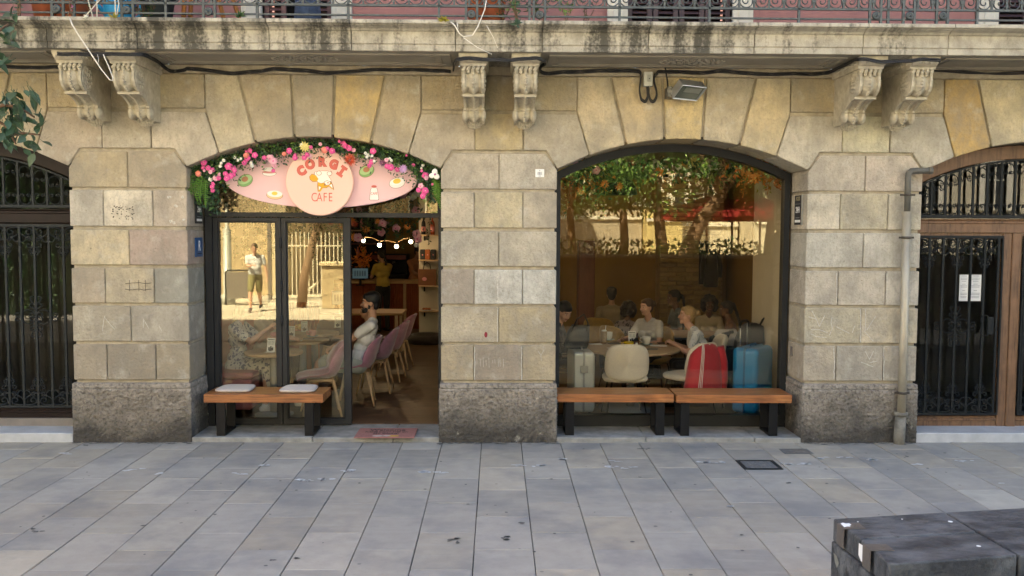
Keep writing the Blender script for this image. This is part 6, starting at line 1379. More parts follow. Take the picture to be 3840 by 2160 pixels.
def person(label, loc, rz, pose='sit', skin_='pale', top=None, bottom=None, shoes=None, hair='short', hairc='dkbrown', lean=.05, hands=None, sleeve='short', legs='long', yaw=0., nod=0., female=False, s=1., voxel=.011, beard=None, group=None, dress=False, seat_z=.46, knees=None, tilt=0., smile=False, curl=.5, belly=0.):
    top = top or cloth('white', (.70, .68, .64)); bottom = bottom or cloth('black', (.014, .014, .016)); shoes = shoes or M['black']
    root = thing('person', label, 'person', loc, rz, group); B = Body(); V = Vector
    sitz = seat_z+.05 if pose == 'sit' else .93*s
    RY = Matrix.Rotation(lean, 3, 'Y'); RT = Matrix.Rotation(tilt, 3, 'X')
    U = lambda x, y, z: V((0, 0, sitz))+RT @ (RY @ V((x*s, y*s, z*s)))
    sw = .165 if female else .19
    bw = .92 if female else 1.
    # trunk
    B.cap(U(0, -.055, -.02), U(0, .055, -.02), .115*s, .115*s, 2); B.cap(U(0, -.04, .08), U(0, .04, .08), .112*s*bw+belly*.4, .112*s*bw+belly*.4, 1)
    B.cap(U(.01+belly*.3, -.035, .17), U(.01+belly*.3, .035, .17), .100*s*bw+belly*.5, .100*s*bw+belly*.5, 1); B.cap(U(.0, -.07, .30), U(.0, .07, .30), .105*s*bw, .105*s*bw, 1); B.cap(U(-.01, -.09, .40), U(-.01, .09, .40), .088*s, .088*s, 1)
    B.cap(U(-.015, -sw+.03, .465), U(-.015, sw-.03, .465), .052*s, .052*s, 1); B.cap(U(-.015, -.06, .48), U(-.015, .06, .48), .056*s, .056*s, 1)
    if female:
        for q in (-1, 1): B.ell(U(.085, q*.065, .305), (.055*s, .06*s, .055*s), 1)
    neck0, neck1 = U(-.015, 0, .47), U(.02, 0, .585); B.cap(neck0, neck1, .052*s, .048*s, 0)
    HM = RT @ (RY @ Matrix.Rotation(0, 3, 'X')); HM = Matrix.Rotation(yaw, 3, 'Z') @ Matrix.Rotation(lean*.45+nod, 3, 'Y'); hc = neck1+HM @ V((.018, 0, .105*s))
    h = lambda x, y, z: hc+HM @ V((x*s, y*s, z*s))
    B.ell(h(-.012, 0, .025), (.095*s, .074*s, .092*s), 0, HM); B.ell(h(.018, 0, -.02), (.072*s, .062*s, .085*s), 0, HM); B.ell(h(.035, 0, -.072), (.045*s, .046*s, .035*s), 0, HM)
    B.cap(h(.082, 0, .010), h(.104, 0, -.026), .009*s, .0135*s, 0); B.ell(h(.068, 0, -.058), (.022*s, .026*s, .012*s), 0, HM); B.ell(h(.066, 0, .038), (.022*s, .052*s, .014*s), 0, HM); B.cap(h(.066, 0, -.09), h(.06, 0, -.09), .018*s, .018*s, 0)
    for q in (-1, 1): B.ell(h(-.012, q*.074, -.008), (.018*s, .010*s, .030*s), 0, HM); B.ell(h(.048, q*.042, -.03), (.028*s, .022*s, .026*s), 0, HM)
    # arms
    hands = hands or ((.30, .12, .22), (.30, -.12, .22))
    for q, tgt in ((1, hands[0]), (-1, hands[1])):
        sh_ = U(-.015, q*sw, .455); wr = V((tgt[0]*s, tgt[1]*s, sitz+tgt[2]*s)); el, wr = ik(sh_, wr, .275*s, .245*s, V((-.35, q*.5, -1)))
        cut = {'short': .62, 'long': 2., 'none': .0}[sleeve]
        B.cap(sh_, sh_, .054*s, .054*s, 1 if sleeve != 'none' else 0)
        if sleeve == 'long': B.chain([sh_, el, el.lerp(wr, .93)], [.053*s, .043*s, .034*s], 1); B.cap(el.lerp(wr, .9), wr, .025*s, .024*s, 0)
        else:
            B.chain([sh_, el, wr], [.042*s, .036*s, .024*s], 0); B.cap(el.lerp(wr, .2), el.lerp(wr, .45), .038*s, .033*s, 0)
            if sleeve == 'short': B.cap(sh_, sh_.lerp(el, cut), .056*s, .054*s if not dress else .068*s, 1)
        hand(B, wr, wr-el, V((.2, -q*.4, -.75)), q, 0, curl, s)
    # legs
    for q in (1, -1):
        hp = U(0, q*.085, -.03)
        if pose == 'sit':
            kn = V((.43*s, q*(.11 if not dress else .07), seat_z+.045)); an = V((.40*s+(knees or {}).get(q, 0), q*.12, .085))
        elif pose == 'stand': kn = V((.02, q*.095*s, .50*s)); an = V((-.01, q*.10*s, .085*s))
        else:
            f_ = q*.5; kn = V((.22*s*(1 if q > 0 else -.15), q*.09*s, .50*s)); an = V((.26*s, q*.09*s, .095)) if q > 0 else V((-.33*s, q*.09*s, .15))
        mt_ = 2
        if legs == 'long': B.chain([hp, kn, an+V((0, 0, .02))], [.090*s, .064*s, .052*s], 2)
        else:
            B.chain([hp, kn, an], [.076*s, .052*s, .036*s], 0); B.cap(kn.lerp(an, .2), kn.lerp(an, .4), .053*s, .050*s, 0); B.cap(hp, hp.lerp(kn, .86), .096*s, .084*s, 2)
        toe = V((.16*s, 0, -.045)); an2 = an+V((0, 0, -.01))
        B.cap(an2+V((-.035, 0, -.03)), an+toe+V((0, 0, 0)), .040*s, .034*s, 3); B.cap(an, an2, .040*s, .044*s, 3)
    if dress:
        B.cap(U(.08, 0, -.02), V((.40*s, 0, seat_z+.035)), .13*s, .10*s, 2); B.cap(V((.44*s, -.05, seat_z+.02)), V((.44*s, -.05, .20)), .105*s, .08*s, 2); B.cap(V((.44*s, .05, seat_z+.02)), V((.44*s, .05, .20)), .105*s, .08*s, 2)
    me = B.mesh(voxel, [SK[skin_], top, bottom, shoes], 2); objm('body', me, root)
    # hair, eyes, brows, mouth
    H = MB(); hb = lambda x, y, z, r, sc=(1, 1, 1): H.ball(h(x, y, z), 1, sc=tuple(r*s*k for k in sc), rot=HM, nu=14, nv=10)
    hb(-.024, 0, .042, .098, (1, .86, .92))
    if hair != 'recede': hb(.022, 0, .082, .055, (1.05, 1.15, .62))
    for q in (-1, 1): hb(-.02, q*.052, .035, .04, (1.25, .75, 1.2))
    hb(-.062, 0, -.01, .06, (.75, 1.1, 1.2))
    if hair in ('long', 'dress'):
        for q in (-1, 0, 1): hb(-.075, q*.045, -.08, .055, (.7, .9, 1.7)); hb(-.08, q*.05, -.18, .05, (.6, .9, 1.9))
        for q in (-1, 1): hb(-.01, q*.075, -.04, .03, (1, .6, 2.2))
    if hair == 'bun': hb(-.13, 0, .04, .045); hb(-.10, 0, .03, .045)
    if hair == 'pony': hb(-.125, 0, .02, .035); hb(-.16, 0, -.05, .030, (.9, .9, 2.2)); hb(-.165, 0, -.14, .024, (.8, .9, 2.6))
    if hair == 'braid':
        hb(-.11, 0, .06, .04)
        for i in range(7): hb(-.135-.012*i, .01*(-1)**i, .03-.045*i, .028, (1, 1, 1.1))
    if hair == 'curly':
        rr = random.Random(5)
        for i in range(90):
            z = rr.uniform(-.7, 1); q = rr.uniform(0, 6.28); u = math.sqrt(1-z*z); x_, y_ = u*math.cos(q), u*math.sin(q)
            if x_ > .45 and z < .55: continue
            hb(-.03+.115*x_, .115*y_, .01+.135*z, rr.uniform(.026, .04))
    if hair == 'mop': hb(.045, 0, .065, .052, (.75, 1.25, .6)); hb(-.03, 0, .07, .09, (1, .95, .75))
    hm_ = solid_from(H, .010, 1, 'hair'); hm_.materials.clear(); hm_.materials.append(HR[hairc]); objm('hair', hm_, root)
    if beard:
        b = MB()
        for q in np.linspace(-1.25, 1.25, 11): b.ball(h(.034+.046*math.cos(q), .056*math.sin(q), -.072-.016*math.cos(q)), .026*s, sc=(.8, .8, 1.15), nu=8, nv=6)
        for q in (-1, 1): b.ball(h(.012, q*.060, -.04), .018*s, sc=(.9, .5, 1.6), nu=8, nv=6)
        b.ball(h(.085, 0, -.047), .014*s, sc=(.7, 1.9, .5), nu=8, nv=6)
        bm2 = solid_from(b, .008, 1, 'beard'); bm2.materials.clear(); bm2.materials.append(HR[beard]); objm('beard', bm2, root)
    ew, ed = mat('eye_white', (.6, .57, .52), .3, noise=.02), mat('eye_dark', (.03, .02, .015), .2, noise=.05)
    for q in (-1, 1):
        MB().ball(h(.0700, q*.030, .008), 1, sc=(.010*s, .0130*s, .0070*s), rot=HM, nu=8, nv=6).ball(h(.0762, q*.030, .008), 1, sc=(.0055*s, .0062*s, .0062*s), rot=HM, mi=1, nu=8, nv=6).build('eye', [ew, ed], root)
        MB().tube([h(.0825, q*.014, .030), h(.0805, q*.032, .035), h(.067, q*.050, .031)], .0032*s, 5).build('eyebrow', HR[hairc], root)
    zz = .004 if smile else 0
    MB().tube([h(.076, -.023, -.058+zz), h(.089, -.008, -.060), h(.091, 0, -.0595), h(.089, .008, -.060), h(.076, .023, -.058+zz)], .0048*s, 6).build('mouth', mat('lips', (.33, .11, .09), .5, noise=.1), root)
    return root
wht, blkc = cloth('white', (.70, .68, .64)), cloth('black', (.014, .014, .016))
floral = cloth('floral', (.60, .58, .56), extra=x_floral((.09, .10, .19), 26, .42)); sprig = cloth('sprig', (.62, .65, .68), extra=x_floral((.07, .12, .22), 30, .30))
flow2 = cloth('flowered', (.30, .24, .24), extra=x_floral((.03, .03, .03), 24, .4))
def sx_(px, y_): return P(px, 1200, y_).x
A = (P(886, 1290, 1.36).x, 1.36, ZF)
person('woman with long blonde hair in a white floral dress on the pink bench', A, -.12, 'sit', 'pale', floral, floral, M['ceramic'], 'long', 'blonde', .10, ((.40, .06, .40), (.42, -.08, .44)), dress=True, female=True, voxel=.008, seat_z=.49, nod=.12, legs='shorts', s=0.95)
ph = tag(MB().box(-.035, .035, -.004, .004, -.07, .07).build('phone', M['ink'], bevel=.002), 'dark phone held up by the woman in the floral dress', 'phone'); ph.location = (A[0]+.50, A[1]-.05, ZF+1.08); ph.rotation_euler = (.3, .3, .5)
person('woman in a beige top sitting on the pink bench past the floral dress', (P(985, 1250, 2.1).x-.02, 2.1, ZF), -.2, 'sit', 'pale', cloth('beige', (.50, .42, .33)), blkc, None, 'dress', 'brown', .12, ((.42, .05, .24), (.44, -.1, .24)), female=True, voxel=.009, seat_z=.49, s=0.93)
person('bearded man in a white t-shirt leaning back on a pink chair with hands clasped', (P(1362, 1300, 1.75).x-.05, 1.72, ZF), math.pi+.08, 'sit', 'tan', wht, cloth('pale_shorts', (.40, .42, .36)), M['ceramic'], 'mop', 'black', -.30, ((.30, .03, .17), (.30, -.03, .17)), voxel=.008, legs='shorts', beard='black', nod=.16, s=1.06, curl=.9, knees={1: .12, -1: .2})
person('man in a black t-shirt seated behind the bearded man', (P(1378, 1300, 2.75).x, 2.75, ZF), math.pi, 'sit', 'tan', blkc, blkc, None, 'short', 'black', -.05, ((.42, .1, .30), (.42, -.1, .30)), voxel=.011, s=.86, seat_z=.38)
person('woman in a loose yellow top with a long dark ponytail standing at the counter', (P(1437, 1050, 9.5).x, 9.45, ZF), math.pi/2+.55, 'stand', 'tan', cloth('yellow', (.40, .28, .05)), blkc, None, 'braid', 'black', .04, ((.38, .1, .22), (.40, -.1, .20)), female=True, s=.97, voxel=.013, nod=.25, belly=.03)
person('barista in a peach t-shirt working behind the counter', (P(1553, 1050, 10.9).x, 10.9, ZF), -math.pi/2+.9, 'stand', 'tan', cloth('peach', (.55, .25, .13)), blkc, None, 'mop', 'black', .12, ((.40, .1, .15), (.40, -.1, .15)), s=1.0, voxel=.013, nod=.3)
person('young man in a dark jacket looking down at the left end of the window table', (P(2118, 1300, 1.75).x-.15, 1.72, ZF), -.25, 'sit', 'pale', cloth('navy_suit', (.014, .017, .024)), blkc, None, 'mop', 'black', .16, ((.36, .08, .16), (.36, -.08, .16)), sleeve='long', voxel=.009, nod=.45, yaw=-.75, s=0.94)
person('person with dark hair seen from behind in a beige shirt at the back', (P(2292, 1300, 4.1).x, 4.1, ZF), math.pi/2-.1, 'sit', 'tan', cloth('khaki', (.26, .20, .12)), blkc, None, 'mop', 'black', .10, None, sleeve='long', voxel=.013, s=0.93)
person('woman with dark cropped hair in a flowered top at the back table', (P(2350, 1300, 2.9).x-.02, 2.9, ZF), .9, 'sit', 'brown', flow2, blkc, None, 'curly', 'dkbrown', .12, None, female=True, voxel=.012, s=0.8, seat_z=0.43)
person('young woman in a white t-shirt facing left across the window table', (P(2442, 1250, 2.35).x, 2.40, ZF), -math.pi/2-.75, 'sit', 'pale', cloth('offwhite', (.60, .57, .54)), blkc, None, 'bun', 'brown', .10, ((.36, .16, .20), (.42, -.20, .24)), female=True, voxel=.0085, yaw=-.30, s=0.9)
person('smiling blonde woman in a white top with blue sprigs leaning on the window table', (2.54, 1.62, ZF), math.pi-.06, 'sit', 'pale', sprig, blkc, None, 'bun', 'blonde', .46, ((.46, .05, .26), (.40, -.10, .24)), female=True, voxel=.0075, smile=True, yaw=.10, nod=-.25, curl=.8, s=0.93)
person('dark haired man in a blue shirt behind the smiling blonde woman', (P(2550, 1250, 3.7).x, 3.7, ZF), math.pi+.15, 'sit', 'brown', cloth('bluegrey', (.14, .18, .22)), blkc, None, 'pony', 'black', .12, None, voxel=.012, s=0.93)
person('woman with a cloud of curly hair in a cream top at the back table', (P(2660, 1250, 3.35).x, 3.4, ZF), -math.pi/2-.1, 'sit', 'dark', cloth('creamtop', (.42, .36, .26)), blkc, None, 'curly', 'black', .05, ((.34, .1, .2), (.34, -.1, .2)), female=True, voxel=.011, s=0.86, seat_z=0.43)
person('woman with a long dark braid in an orange brown top', (P(2752, 1250, 2.75).x-.02, 2.75, ZF), math.pi-.25, 'sit', 'brown', cloth('rustbrown', (.22, .075, .025)), blkc, None, 'braid', 'black', .10, None, female=True, voxel=.011, sleeve='none', s=0.86, seat_z=0.43)
# ------------------------------------------------------------------ across the street (seen in the reflections)
def mirror(px, py=None, D=None, y=None):                 # real place of a thing whose reflection stands at a pixel of the glass (glass plane y=.55)
    q = P(px, py, 2*.55-y); return Vector((q.x, y, q.z))
def leaf_tree(label, x, y, h, cr, n, pts_, cat_mats, group, trunk_r=.13, limbs=5, seed=1, low=0):
    rr = random.Random(seed); r = thing('tree', label, 'tree', (x, y, ZG), 0, group); t = MB(); top = Vector((pts_[-1][0], pts_[-1][1], pts_[-1][2]))
    t.tube([Vector(p) for p in pts_], trunk_r, 8, r1=trunk_r*.6)
    ends = []
    for i in range(limbs):
        a = 2*math.pi*i/limbs+rr.uniform(-.4, .4); e = top+Vector((math.cos(a)*cr*rr.uniform(.45, .75), math.sin(a)*cr*rr.uniform(.45, .75), (h-top.z)*rr.uniform(.35, .8)))
        m_ = top.lerp(e, .5)+Vector((rr.uniform(-.2, .2), rr.uniform(-.2, .2), .15)); t.tube([top, m_, e], trunk_r*.5, 6, r1=trunk_r*.15); ends += [e, m_.lerp(e, .6)]
        for k in range(2): e2 = e+Vector((rr.uniform(-1, 1), rr.uniform(-1, 1), rr.uniform(-.3, .9)))*cr*.35; t.tube([m_.lerp(e, .7), e2], trunk_r*.14, 4, r1=.01); ends.append(e2)
    t.build('trunk', M['brown'], r)
    c = MB(); cl = [(e, cr*rr.uniform(.22, .42)) for e in ends]+[(top+Vector((rr.gauss(0, cr*.4), rr.gauss(0, cr*.4), (h-top.z)*rr.uniform(.1, .85))), cr*rr.uniform(.2, .36)) for _ in range(limbs*3)]
    if low: cl += [(Vector((top.x+rr.gauss(0, cr*.6), top.y+rr.gauss(0, cr*.35), rr.uniform(3.0, 4.9))), rr.uniform(.35, .7)) for _ in range(low)]
    for i in range(n):
        e, q = rr.choice(cl); u = Vector((rr.gauss(0, 1), rr.gauss(0, 1), rr.gauss(0, .8))); u = u.normalized()*q*rr.uniform(.5, 1.05)
        leaf_geo(c, e+u, Vector((rr.uniform(-1, 1), rr.uniform(-1, 1), rr.uniform(-.2, 1))), Vector((rr.uniform(-1, 1), rr.uniform(-1, 1), -.5)), rr.uniform(.12, .25), rr.uniform(.06, .12), rr.randrange(len(cat_mats)))
    c.build('crown', [M[k] for k in cat_mats], r, solid=False); return r
GT = 'trees on the sunny side of the street'
rub = mat('rubble_stone', (.44, .35, .22), .9, noise=.3, nscale=6, bump=.8, bscale=9, bdist=.05, tint=True)
# rough stone wall house behind the walking man
xw0, xw1 = -13.5, mirror(1012, 1000, y=-19).x
hw1 = thing('stone_house', 'rough rubble stone house corner in sun across the street', 'house', (0, -19, ZG))
MB().box(xw0, xw1, -6, -.06, 0, 13).build('wall', rub, hw1)
zz, k = 0.05, 0
sb_ = [MB().box(-.25*w_, .25*w_, -.05, .05, 0, .24).mesh('stone', rub, bevel=.03) for w_ in (1, 1.3, 1.7)]
while zz < 5.0:
    x = xw0+7.2-RND.uniform(0, .4)
    while x < xw1-.4:
        w_ = RND.choice((0, 1, 2)); wd = (.5, .65, .85)[w_]; v = RND.uniform(.7, 1.2)
        if x+wd < xw1: o = objm('stone', sb_[w_], hw1, (x+wd/2, -.05+RND.uniform(-.02, .03), zz), (v, v*.97, v*.92))
        x += wd+.02
    zz += .26
MB().box(xw1+.002, xw1+.55, -6, .10, 0, 13).build('pilaster', mat('pale_render', (.50, .42, .28), .9, noise=.1, nscale=3), hw1)
# long pale civic building behind the fence
hb1 = thing('civic_building', 'pale rendered building with tall pilasters behind the white fence', 'building', (0, -24, ZG)); x0_, x1_ = xw1+.6, mirror(1660, 1000, y=-24).x+1.5
MB().box(x0_, x1_, -8, 0, 0, 14).build('wall', mat('ochre_render', (.46, .37, .22), .9, noise=.12, nscale=2), hb1)
x = x0_+.3
while x < x1_-.5: MB().box(x, x+.5, .002, .22, 0, 14).build('pilaster', MATS['pale_render'], hb1); MB().box(x+.95, x+1.65, .002, .05, 1.2, 3.6).build('window', M['jamb'], hb1); MB().box(x+1.02, x+1.58, .05, .06, 1.27, 3.53).build('pane', M['ink'], hb1); x += 2.1
def facade(name, label, xa, xb, y, h, wall_m, floors, nw, zb0, trim=True):
    r = thing(name, label, 'building', (0, y, ZG)); MB().box(xa, xb, -9, 0, 0, h).build('wall', wall_m, r); w_ = (xb-xa)/nw
    for f in range(floors):
        zb = zb0+f*3.3
        for i in range(nw):
            cx = xa+w_*(i+.5); fr = MB().ring([(cx-.75, zb), (cx+.75, zb), (cx+.75, zb+2.3), (cx-.75, zb+2.3)], [(cx-.48, zb+.02), (cx+.48, zb+.02), (cx+.48, zb+2.05), (cx-.48, zb+2.05)], .002, .12).build('window', mat('bright_trim', (.74, .70, .62), .8, noise=.05), r)
            MB().box(cx-.48, cx+.48, .01, .02, zb+.02, zb+2.05).build('pane', mat('dull_pane', (.035, .04, .045), .25, noise=.2, nscale=2), fr); MB().box(cx-.03, cx+.03, .02, .06, zb+.02, zb+2.05).box(cx-.48, cx+.48, .02, .05, zb+1.3, zb+1.36).build('glazing_bar', MATS['bright_trim'], fr)
            if f and i % 2 == 0:
                bl_ = MB().box(cx-.9, cx+.9, .12, .62, zb-.18, zb-.04).build('balcony', MATS['bright_trim'], r); q = MB()
                for k in range(17): q.box(cx-.88+k*.11-.008, cx-.88+k*.11+.008, .60, .616, zb-.04, zb+.9)
                q.box(cx-.9, cx+.9, .595, .621, zb+.9, zb+.93); q.build('balustrade', M['iron'], bl_)
        MB().box(xa, xb, .002, .10, zb-.65, zb-.50).build('string_course', MATS['bright_trim'], r)
    MB().box(xa-.2, xb+.2, -9, .4, h, h+.5).build('cornice', MATS['bright_trim'], r); return r
yw_ = mat('yellow_render', (.62, .50, .24), .9, noise=.06, nscale=2); cw_ = mat('cream_render', (.62, .56, .44), .9, noise=.06, nscale=2); gw_ = mat('grey_render', (.44, .38, .30), .9, noise=.1, nscale=2)
D_ = -31.
xa = mirror(2425, 800, y=D_).x; xb = mirror(2560, 800, y=D_).x
facade('yellow_house', 'sunlit yellow town house with framed windows across the square', xa, xb, D_, 15, yw_, 4, 2, 3.2)
facade('cream_house', 'cream town house behind the red parasols across the square', xb+.05, mirror(2800, 800, y=D_).x, D_-1.5, 16, cw_, 4, 3, 3.0)
facade('cream_house', 'pale town house at the right end across the square', mirror(2810, 800, y=D_).x, mirror(2810, 800, y=D_).x+24, D_+1, 15, cw_, 4, 8, 3.1)
facade('grey_house', 'greyish ochre town house left of the yellow one across the square', mirror(2050, 800, y=D_).x-2, xa-.05, D_-1, 14, gw_, 4, 5, 3.3)
facade('cream_house', 'cream town house at the far left across the street', -46, xw0-.3, -20, 15, cw_, 4, 9, 3.1)
# white fence and gate posts
fc = thing('fence', 'white barred metal fence before the pale civic building', 'fence', (0, -17.2, ZG)); fx0, fx1 = mirror(1018, 1000, y=-17.2).x, mirror(1660, 1000, y=-17.2).x; wf = mat('fence_white', (.60, .56, .46), .5, noise=.08)
bm0 = MB().box(-.014, .014, -.014, .014, .12, 2.05).mesh('bar', wf); x = fx0
while x < fx1: objm('bar', bm0, fc, (x, 0, 0)); x += .125
MB().box(fx0, fx1, -.02, .02, .10, .15).build('rail', wf, fc); MB().box(fx0, fx1, -.02, .02, 1.62, 1.66).build('rail', wf, fc)
MB().box(fx0-.10, fx0, -.05, .05, 0, 2.35).build('post', M['greykick'], fc)
hr = thing('stair_rail', 'sloping handrail of steps behind the white fence', 'handrail', (0, -18.5, ZG)); a, b = mirror(1130, 1120, y=-18.5), mirror(1290, 990, y=-18.5); MB().tube([(a.x, 0, a.z+.1), (b.x, 0, b.z+.1)], .05, 6).build('rail', wf, hr)
for k in (.1, .5, .9): q = a.lerp(b, k); MB().tube([(q.x, 0, 0), (q.x, 0, q.z+.1)], .025, 5).build('post', wf, hr)
gp_ = thing('gate_pillar', 'low square stone pillar with a pale cap by the fence', 'pillar', (mirror(1255, 1000, y=-14.5).x, -14.5, ZG)); MB().box(-.30, .30, -.3, .3, 0, 1.15).build('shaft', rub, gp_, bevel=.02); MB().box(-.36, .36, -.36, .36, 1.152, 1.26).build('cap', MATS['pale_render'], gp_, bevel=.02)
lp_ = mirror(855, 1120, y=-15.6); lamp = thing('lamp_post', 'pale grey street lamp post before the rubble wall', 'lamp post', (lp_.x, -15.6, ZG)); gm_ = mat('post_grey', (.42, .44, .42), .5, metal=.3, noise=.08); MB().lathe([(.20, 0), (.20, .25), (.12, .30), (.11, 2.1), (.05, 2.2), (.045, 5.2)], 14).build('pole', gm_, lamp); MB().lathe([(.05, 5.2), (.22, 5.25), (.26, 5.5), (.05, 5.62)], 12).build('lantern', MATS['post_grey'], lamp)
hp_ = thing('barrier', 'dark bent steel hoop barrier beside the lamp post', 'barrier', (mirror(895, 1120, y=-15.2).x, -15.2, ZG)); MB().tube([(-.35, 0, 0), (-.35, 0, .92), (-.30, 0, .98), (.30, 0, .98), (.35, 0, .92), (.35, 0, 0)], .025, 7).build('hoop', M['black'], hp_); MB().box(-.32, .32, -.012, .012, .2, .93).build('panel', M['greykick'], hp_)
mx_ = mirror(958, 1100, y=-13.4)
person('man in grey t-shirt and khaki shorts walking in sun, reflected in the left door', (mx_.x, -13.4, ZG), math.pi/2-.12, 'walk', 'pale', cloth('greyblue', (.50, .53, .58)), cloth('khaki_shorts', (.16, .15, .06)), M['ink'], 'recede', 'brown', .03, ((.34, .02, .26), (-.02, -.30, -.10)), legs='shorts', voxel=.012, nod=.35, s=1.02, belly=.05)
leaf_tree('leaning street tree before the white fence', mirror(1130, 1120, y=-14.6).x, -14.6, 6.6, 2.4, 2600, [(0, 0, 0), (.10, 0, .9), (.42, 0, 2.1), (.6, 0, 3.6)], ('leafdk', 'leaf', 'leafolive'), GT, .14, 5, 3)
q = mirror(2500, 1000, y=-18.); leaf_tree('tall slim trunked tree before the yellow house', q.x-.2, -18., 7.6, 3.0, 7000, [(0, 0, 0), (.05, 0, 1.5), (-.1, 0, 2.9), (-.25, 0, 4.2)], ('leaf', 'leafdk', 'leaflt'), GT, .22, 6, 5, 24)
q = mirror(2560, 1000, y=-16.); leaf_tree('forked tree with a slanting trunk beside the red parasols', q.x-.4, -16., 6.8, 3.0, 7000, [(0, 0, 0), (.35, 0, 1.2), (.95, 0, 2.5), (1.5, 0, 3.2)], ('leaf', 'leaflt', 'leafdk'), GT, .27, 6, 8, 18)
q = mirror(2160, 1000, y=-15.); leaf_tree('dark leafy tree at the left end of the planted bed', q.x, -15., 6.5, 2.6, 5600, [(0, 0, 0), (-.1, 0, 1.5), (-.2, 0, 2.8)], ('leaf', 'leafdk', 'leaflt'), GT, .16, 5, 9, 20)
q = mirror(2870, 1000, y=-20.); leaf_tree('light green tree at the right end of the terrace', q.x, -20., 7.5, 3.0, 5600, [(0, 0, 0), (.1, 0, 1.6), (.2, 0, 3.0)], ('leaflt', 'leaf', 'leafdk'), GT, .2, 5, 12, 16)
q = mirror(2330, 1000, y=-22.); leaf_tree('dark tree behind the planted bed', q.x, -22., 8, 3.0, 5600, [(0, 0, 0), (.1, 0, 1.8), (.0, 0, 3.4)], ('leafdk', 'leaf'), GT, .2, 5, 15, 18)
rw_ = thing('planter_wall', 'long shaded stone retaining wall of the raised planted bed across the pavement', 'wall', (1.0, -10.0, ZG)); MB().box(0, 17, -.6, 0, 0, 1.52).build('wall', mat('bed_wall', (.12, .105, .085), .9, noise=.25, nscale=3, bump=.4, bscale=14), rw_, bevel=.01); x = .02
while x < 16.9: MB().box(x, x+1.18, -.66, .05, 1.522, 1.60).build('coping_stone', mat('bed_coping', (.24, .22, .18), .9, noise=.15), rw_, bevel=.008); x += 1.2
th_ = MB(); x0h = -19.  # invented hedge, added so the gate door glass reflects something dark
for i in range(9000):
    f_ = RND.random(); c = Vector((RND.uniform(x0h, -10.75), -12.9+(.45 if f_ < .75 else RND.uniform(-.6, .45)), ZG+RND.random()*4.2)); leaf_geo(th_, c, rv(1)+Vector((0, .9, .3)), rv(1), RND.uniform(.12, .26), .10, RND.randrange(2))
th_.box(x0h, -10.8, -13.5, -12.55, ZG, 4.1, 2); tag(th_.build('added_hedge', [M['leafdk'], M['leaf'], M['leafdk']], solid=False), 'tall dark hedge added across the street to darken the gate door reflection', 'hedge')
hd = MB(); hx0, hx1 = mirror(2100, 930, y=-14.).x, mirror(2570, 930, y=-14.).x
for i in range(1500):
    c = Vector((RND.uniform(1.2, 12), -10.35+RND.gauss(0, .18), ZG+1.55+RND.random()**2*.38)); leaf_geo(hd, c, rv(1)+Vector((0, .6, .6)), rv(1)+Vector((0, 0, .4)), RND.uniform(.08, .2), .06, RND.randrange(3))
tag(hd.build('hedge', [M['leaf'], M['leafdk'], M['leaflt']], solid=False), 'loose green planting along the top of the raised bed wall', 'hedge')
def parasol(label, px, y_, top, rad):
    q = mirror(px, 850, y=y_); r = thing('parasol', label, 'parasol', (q.x, y_, ZG), 0, 'red parasols on the terrace'); rm = mat('red_canvas', (.30, .016, .018), .8, noise=.1, nscale=3)
    m = MB(); vs = [(0, 0, top)]+[(math.cos(t)*rad, math.sin(t)*rad, top-.62-.03*(i % 2)) for i, t in enumerate(np.linspace(0, 2*math.pi, 16, endpoint=False))]; vs += [(x, y, z-.16) for x, y, z in vs[1:]]
    m.add(vs, [(0, 1+i, 1+(i+1) % 16) for i in range(16)]+[(1+i, 17+i, 17+(i+1) % 16, 1+(i+1) % 16) for i in range(16)]); m.build('canopy', rm, r, solid=False)
    MB().tube([(0, 0, 0), (0, 0, top)], .035, 8).build('pole', M['legwood'], r); MB().box(-.3, .3, -.3, .3, 0, .1).build('base', M['greykick'], r)
    for i in range(8): t = 2*math.pi*i/8; MB().tube([(0, 0, top-.03), (math.cos(t)*rad, math.sin(t)*rad, top-.66)], .012, 4).build('rib', M['legwood'], r)
parasol('red parasol at the left of the terrace', 2650, -18.5, 3.25, 1.7); parasol('large red parasol in the middle of the terrace', 2745, -17.5, 3.35, 1.8); parasol('red parasol at the right of the terrace', 2850, -19, 3.25, 1.7)
sc2 = thing('terrace_screen', 'row of glass wind screens along the terrace', 'wind screen', (0, -16, ZG)); xa, xb = mirror(2705, 950, y=-16).x, mirror(2905, 950, y=-16).x
for i in range(5):
    a = xa+(xb-xa)*i/5; b = xa+(xb-xa)*(i+1)/5-.03; MB().box(a, b, -.02, .02, .1, 1.35).build('screen_panel', mat('frosted_panel', (.30, .36, .30), .25, noise=.1, nscale=2), sc2); MB().box(b, b+.03, -.025, .025, 0, 1.4).build('post', M['alu'], sc2)
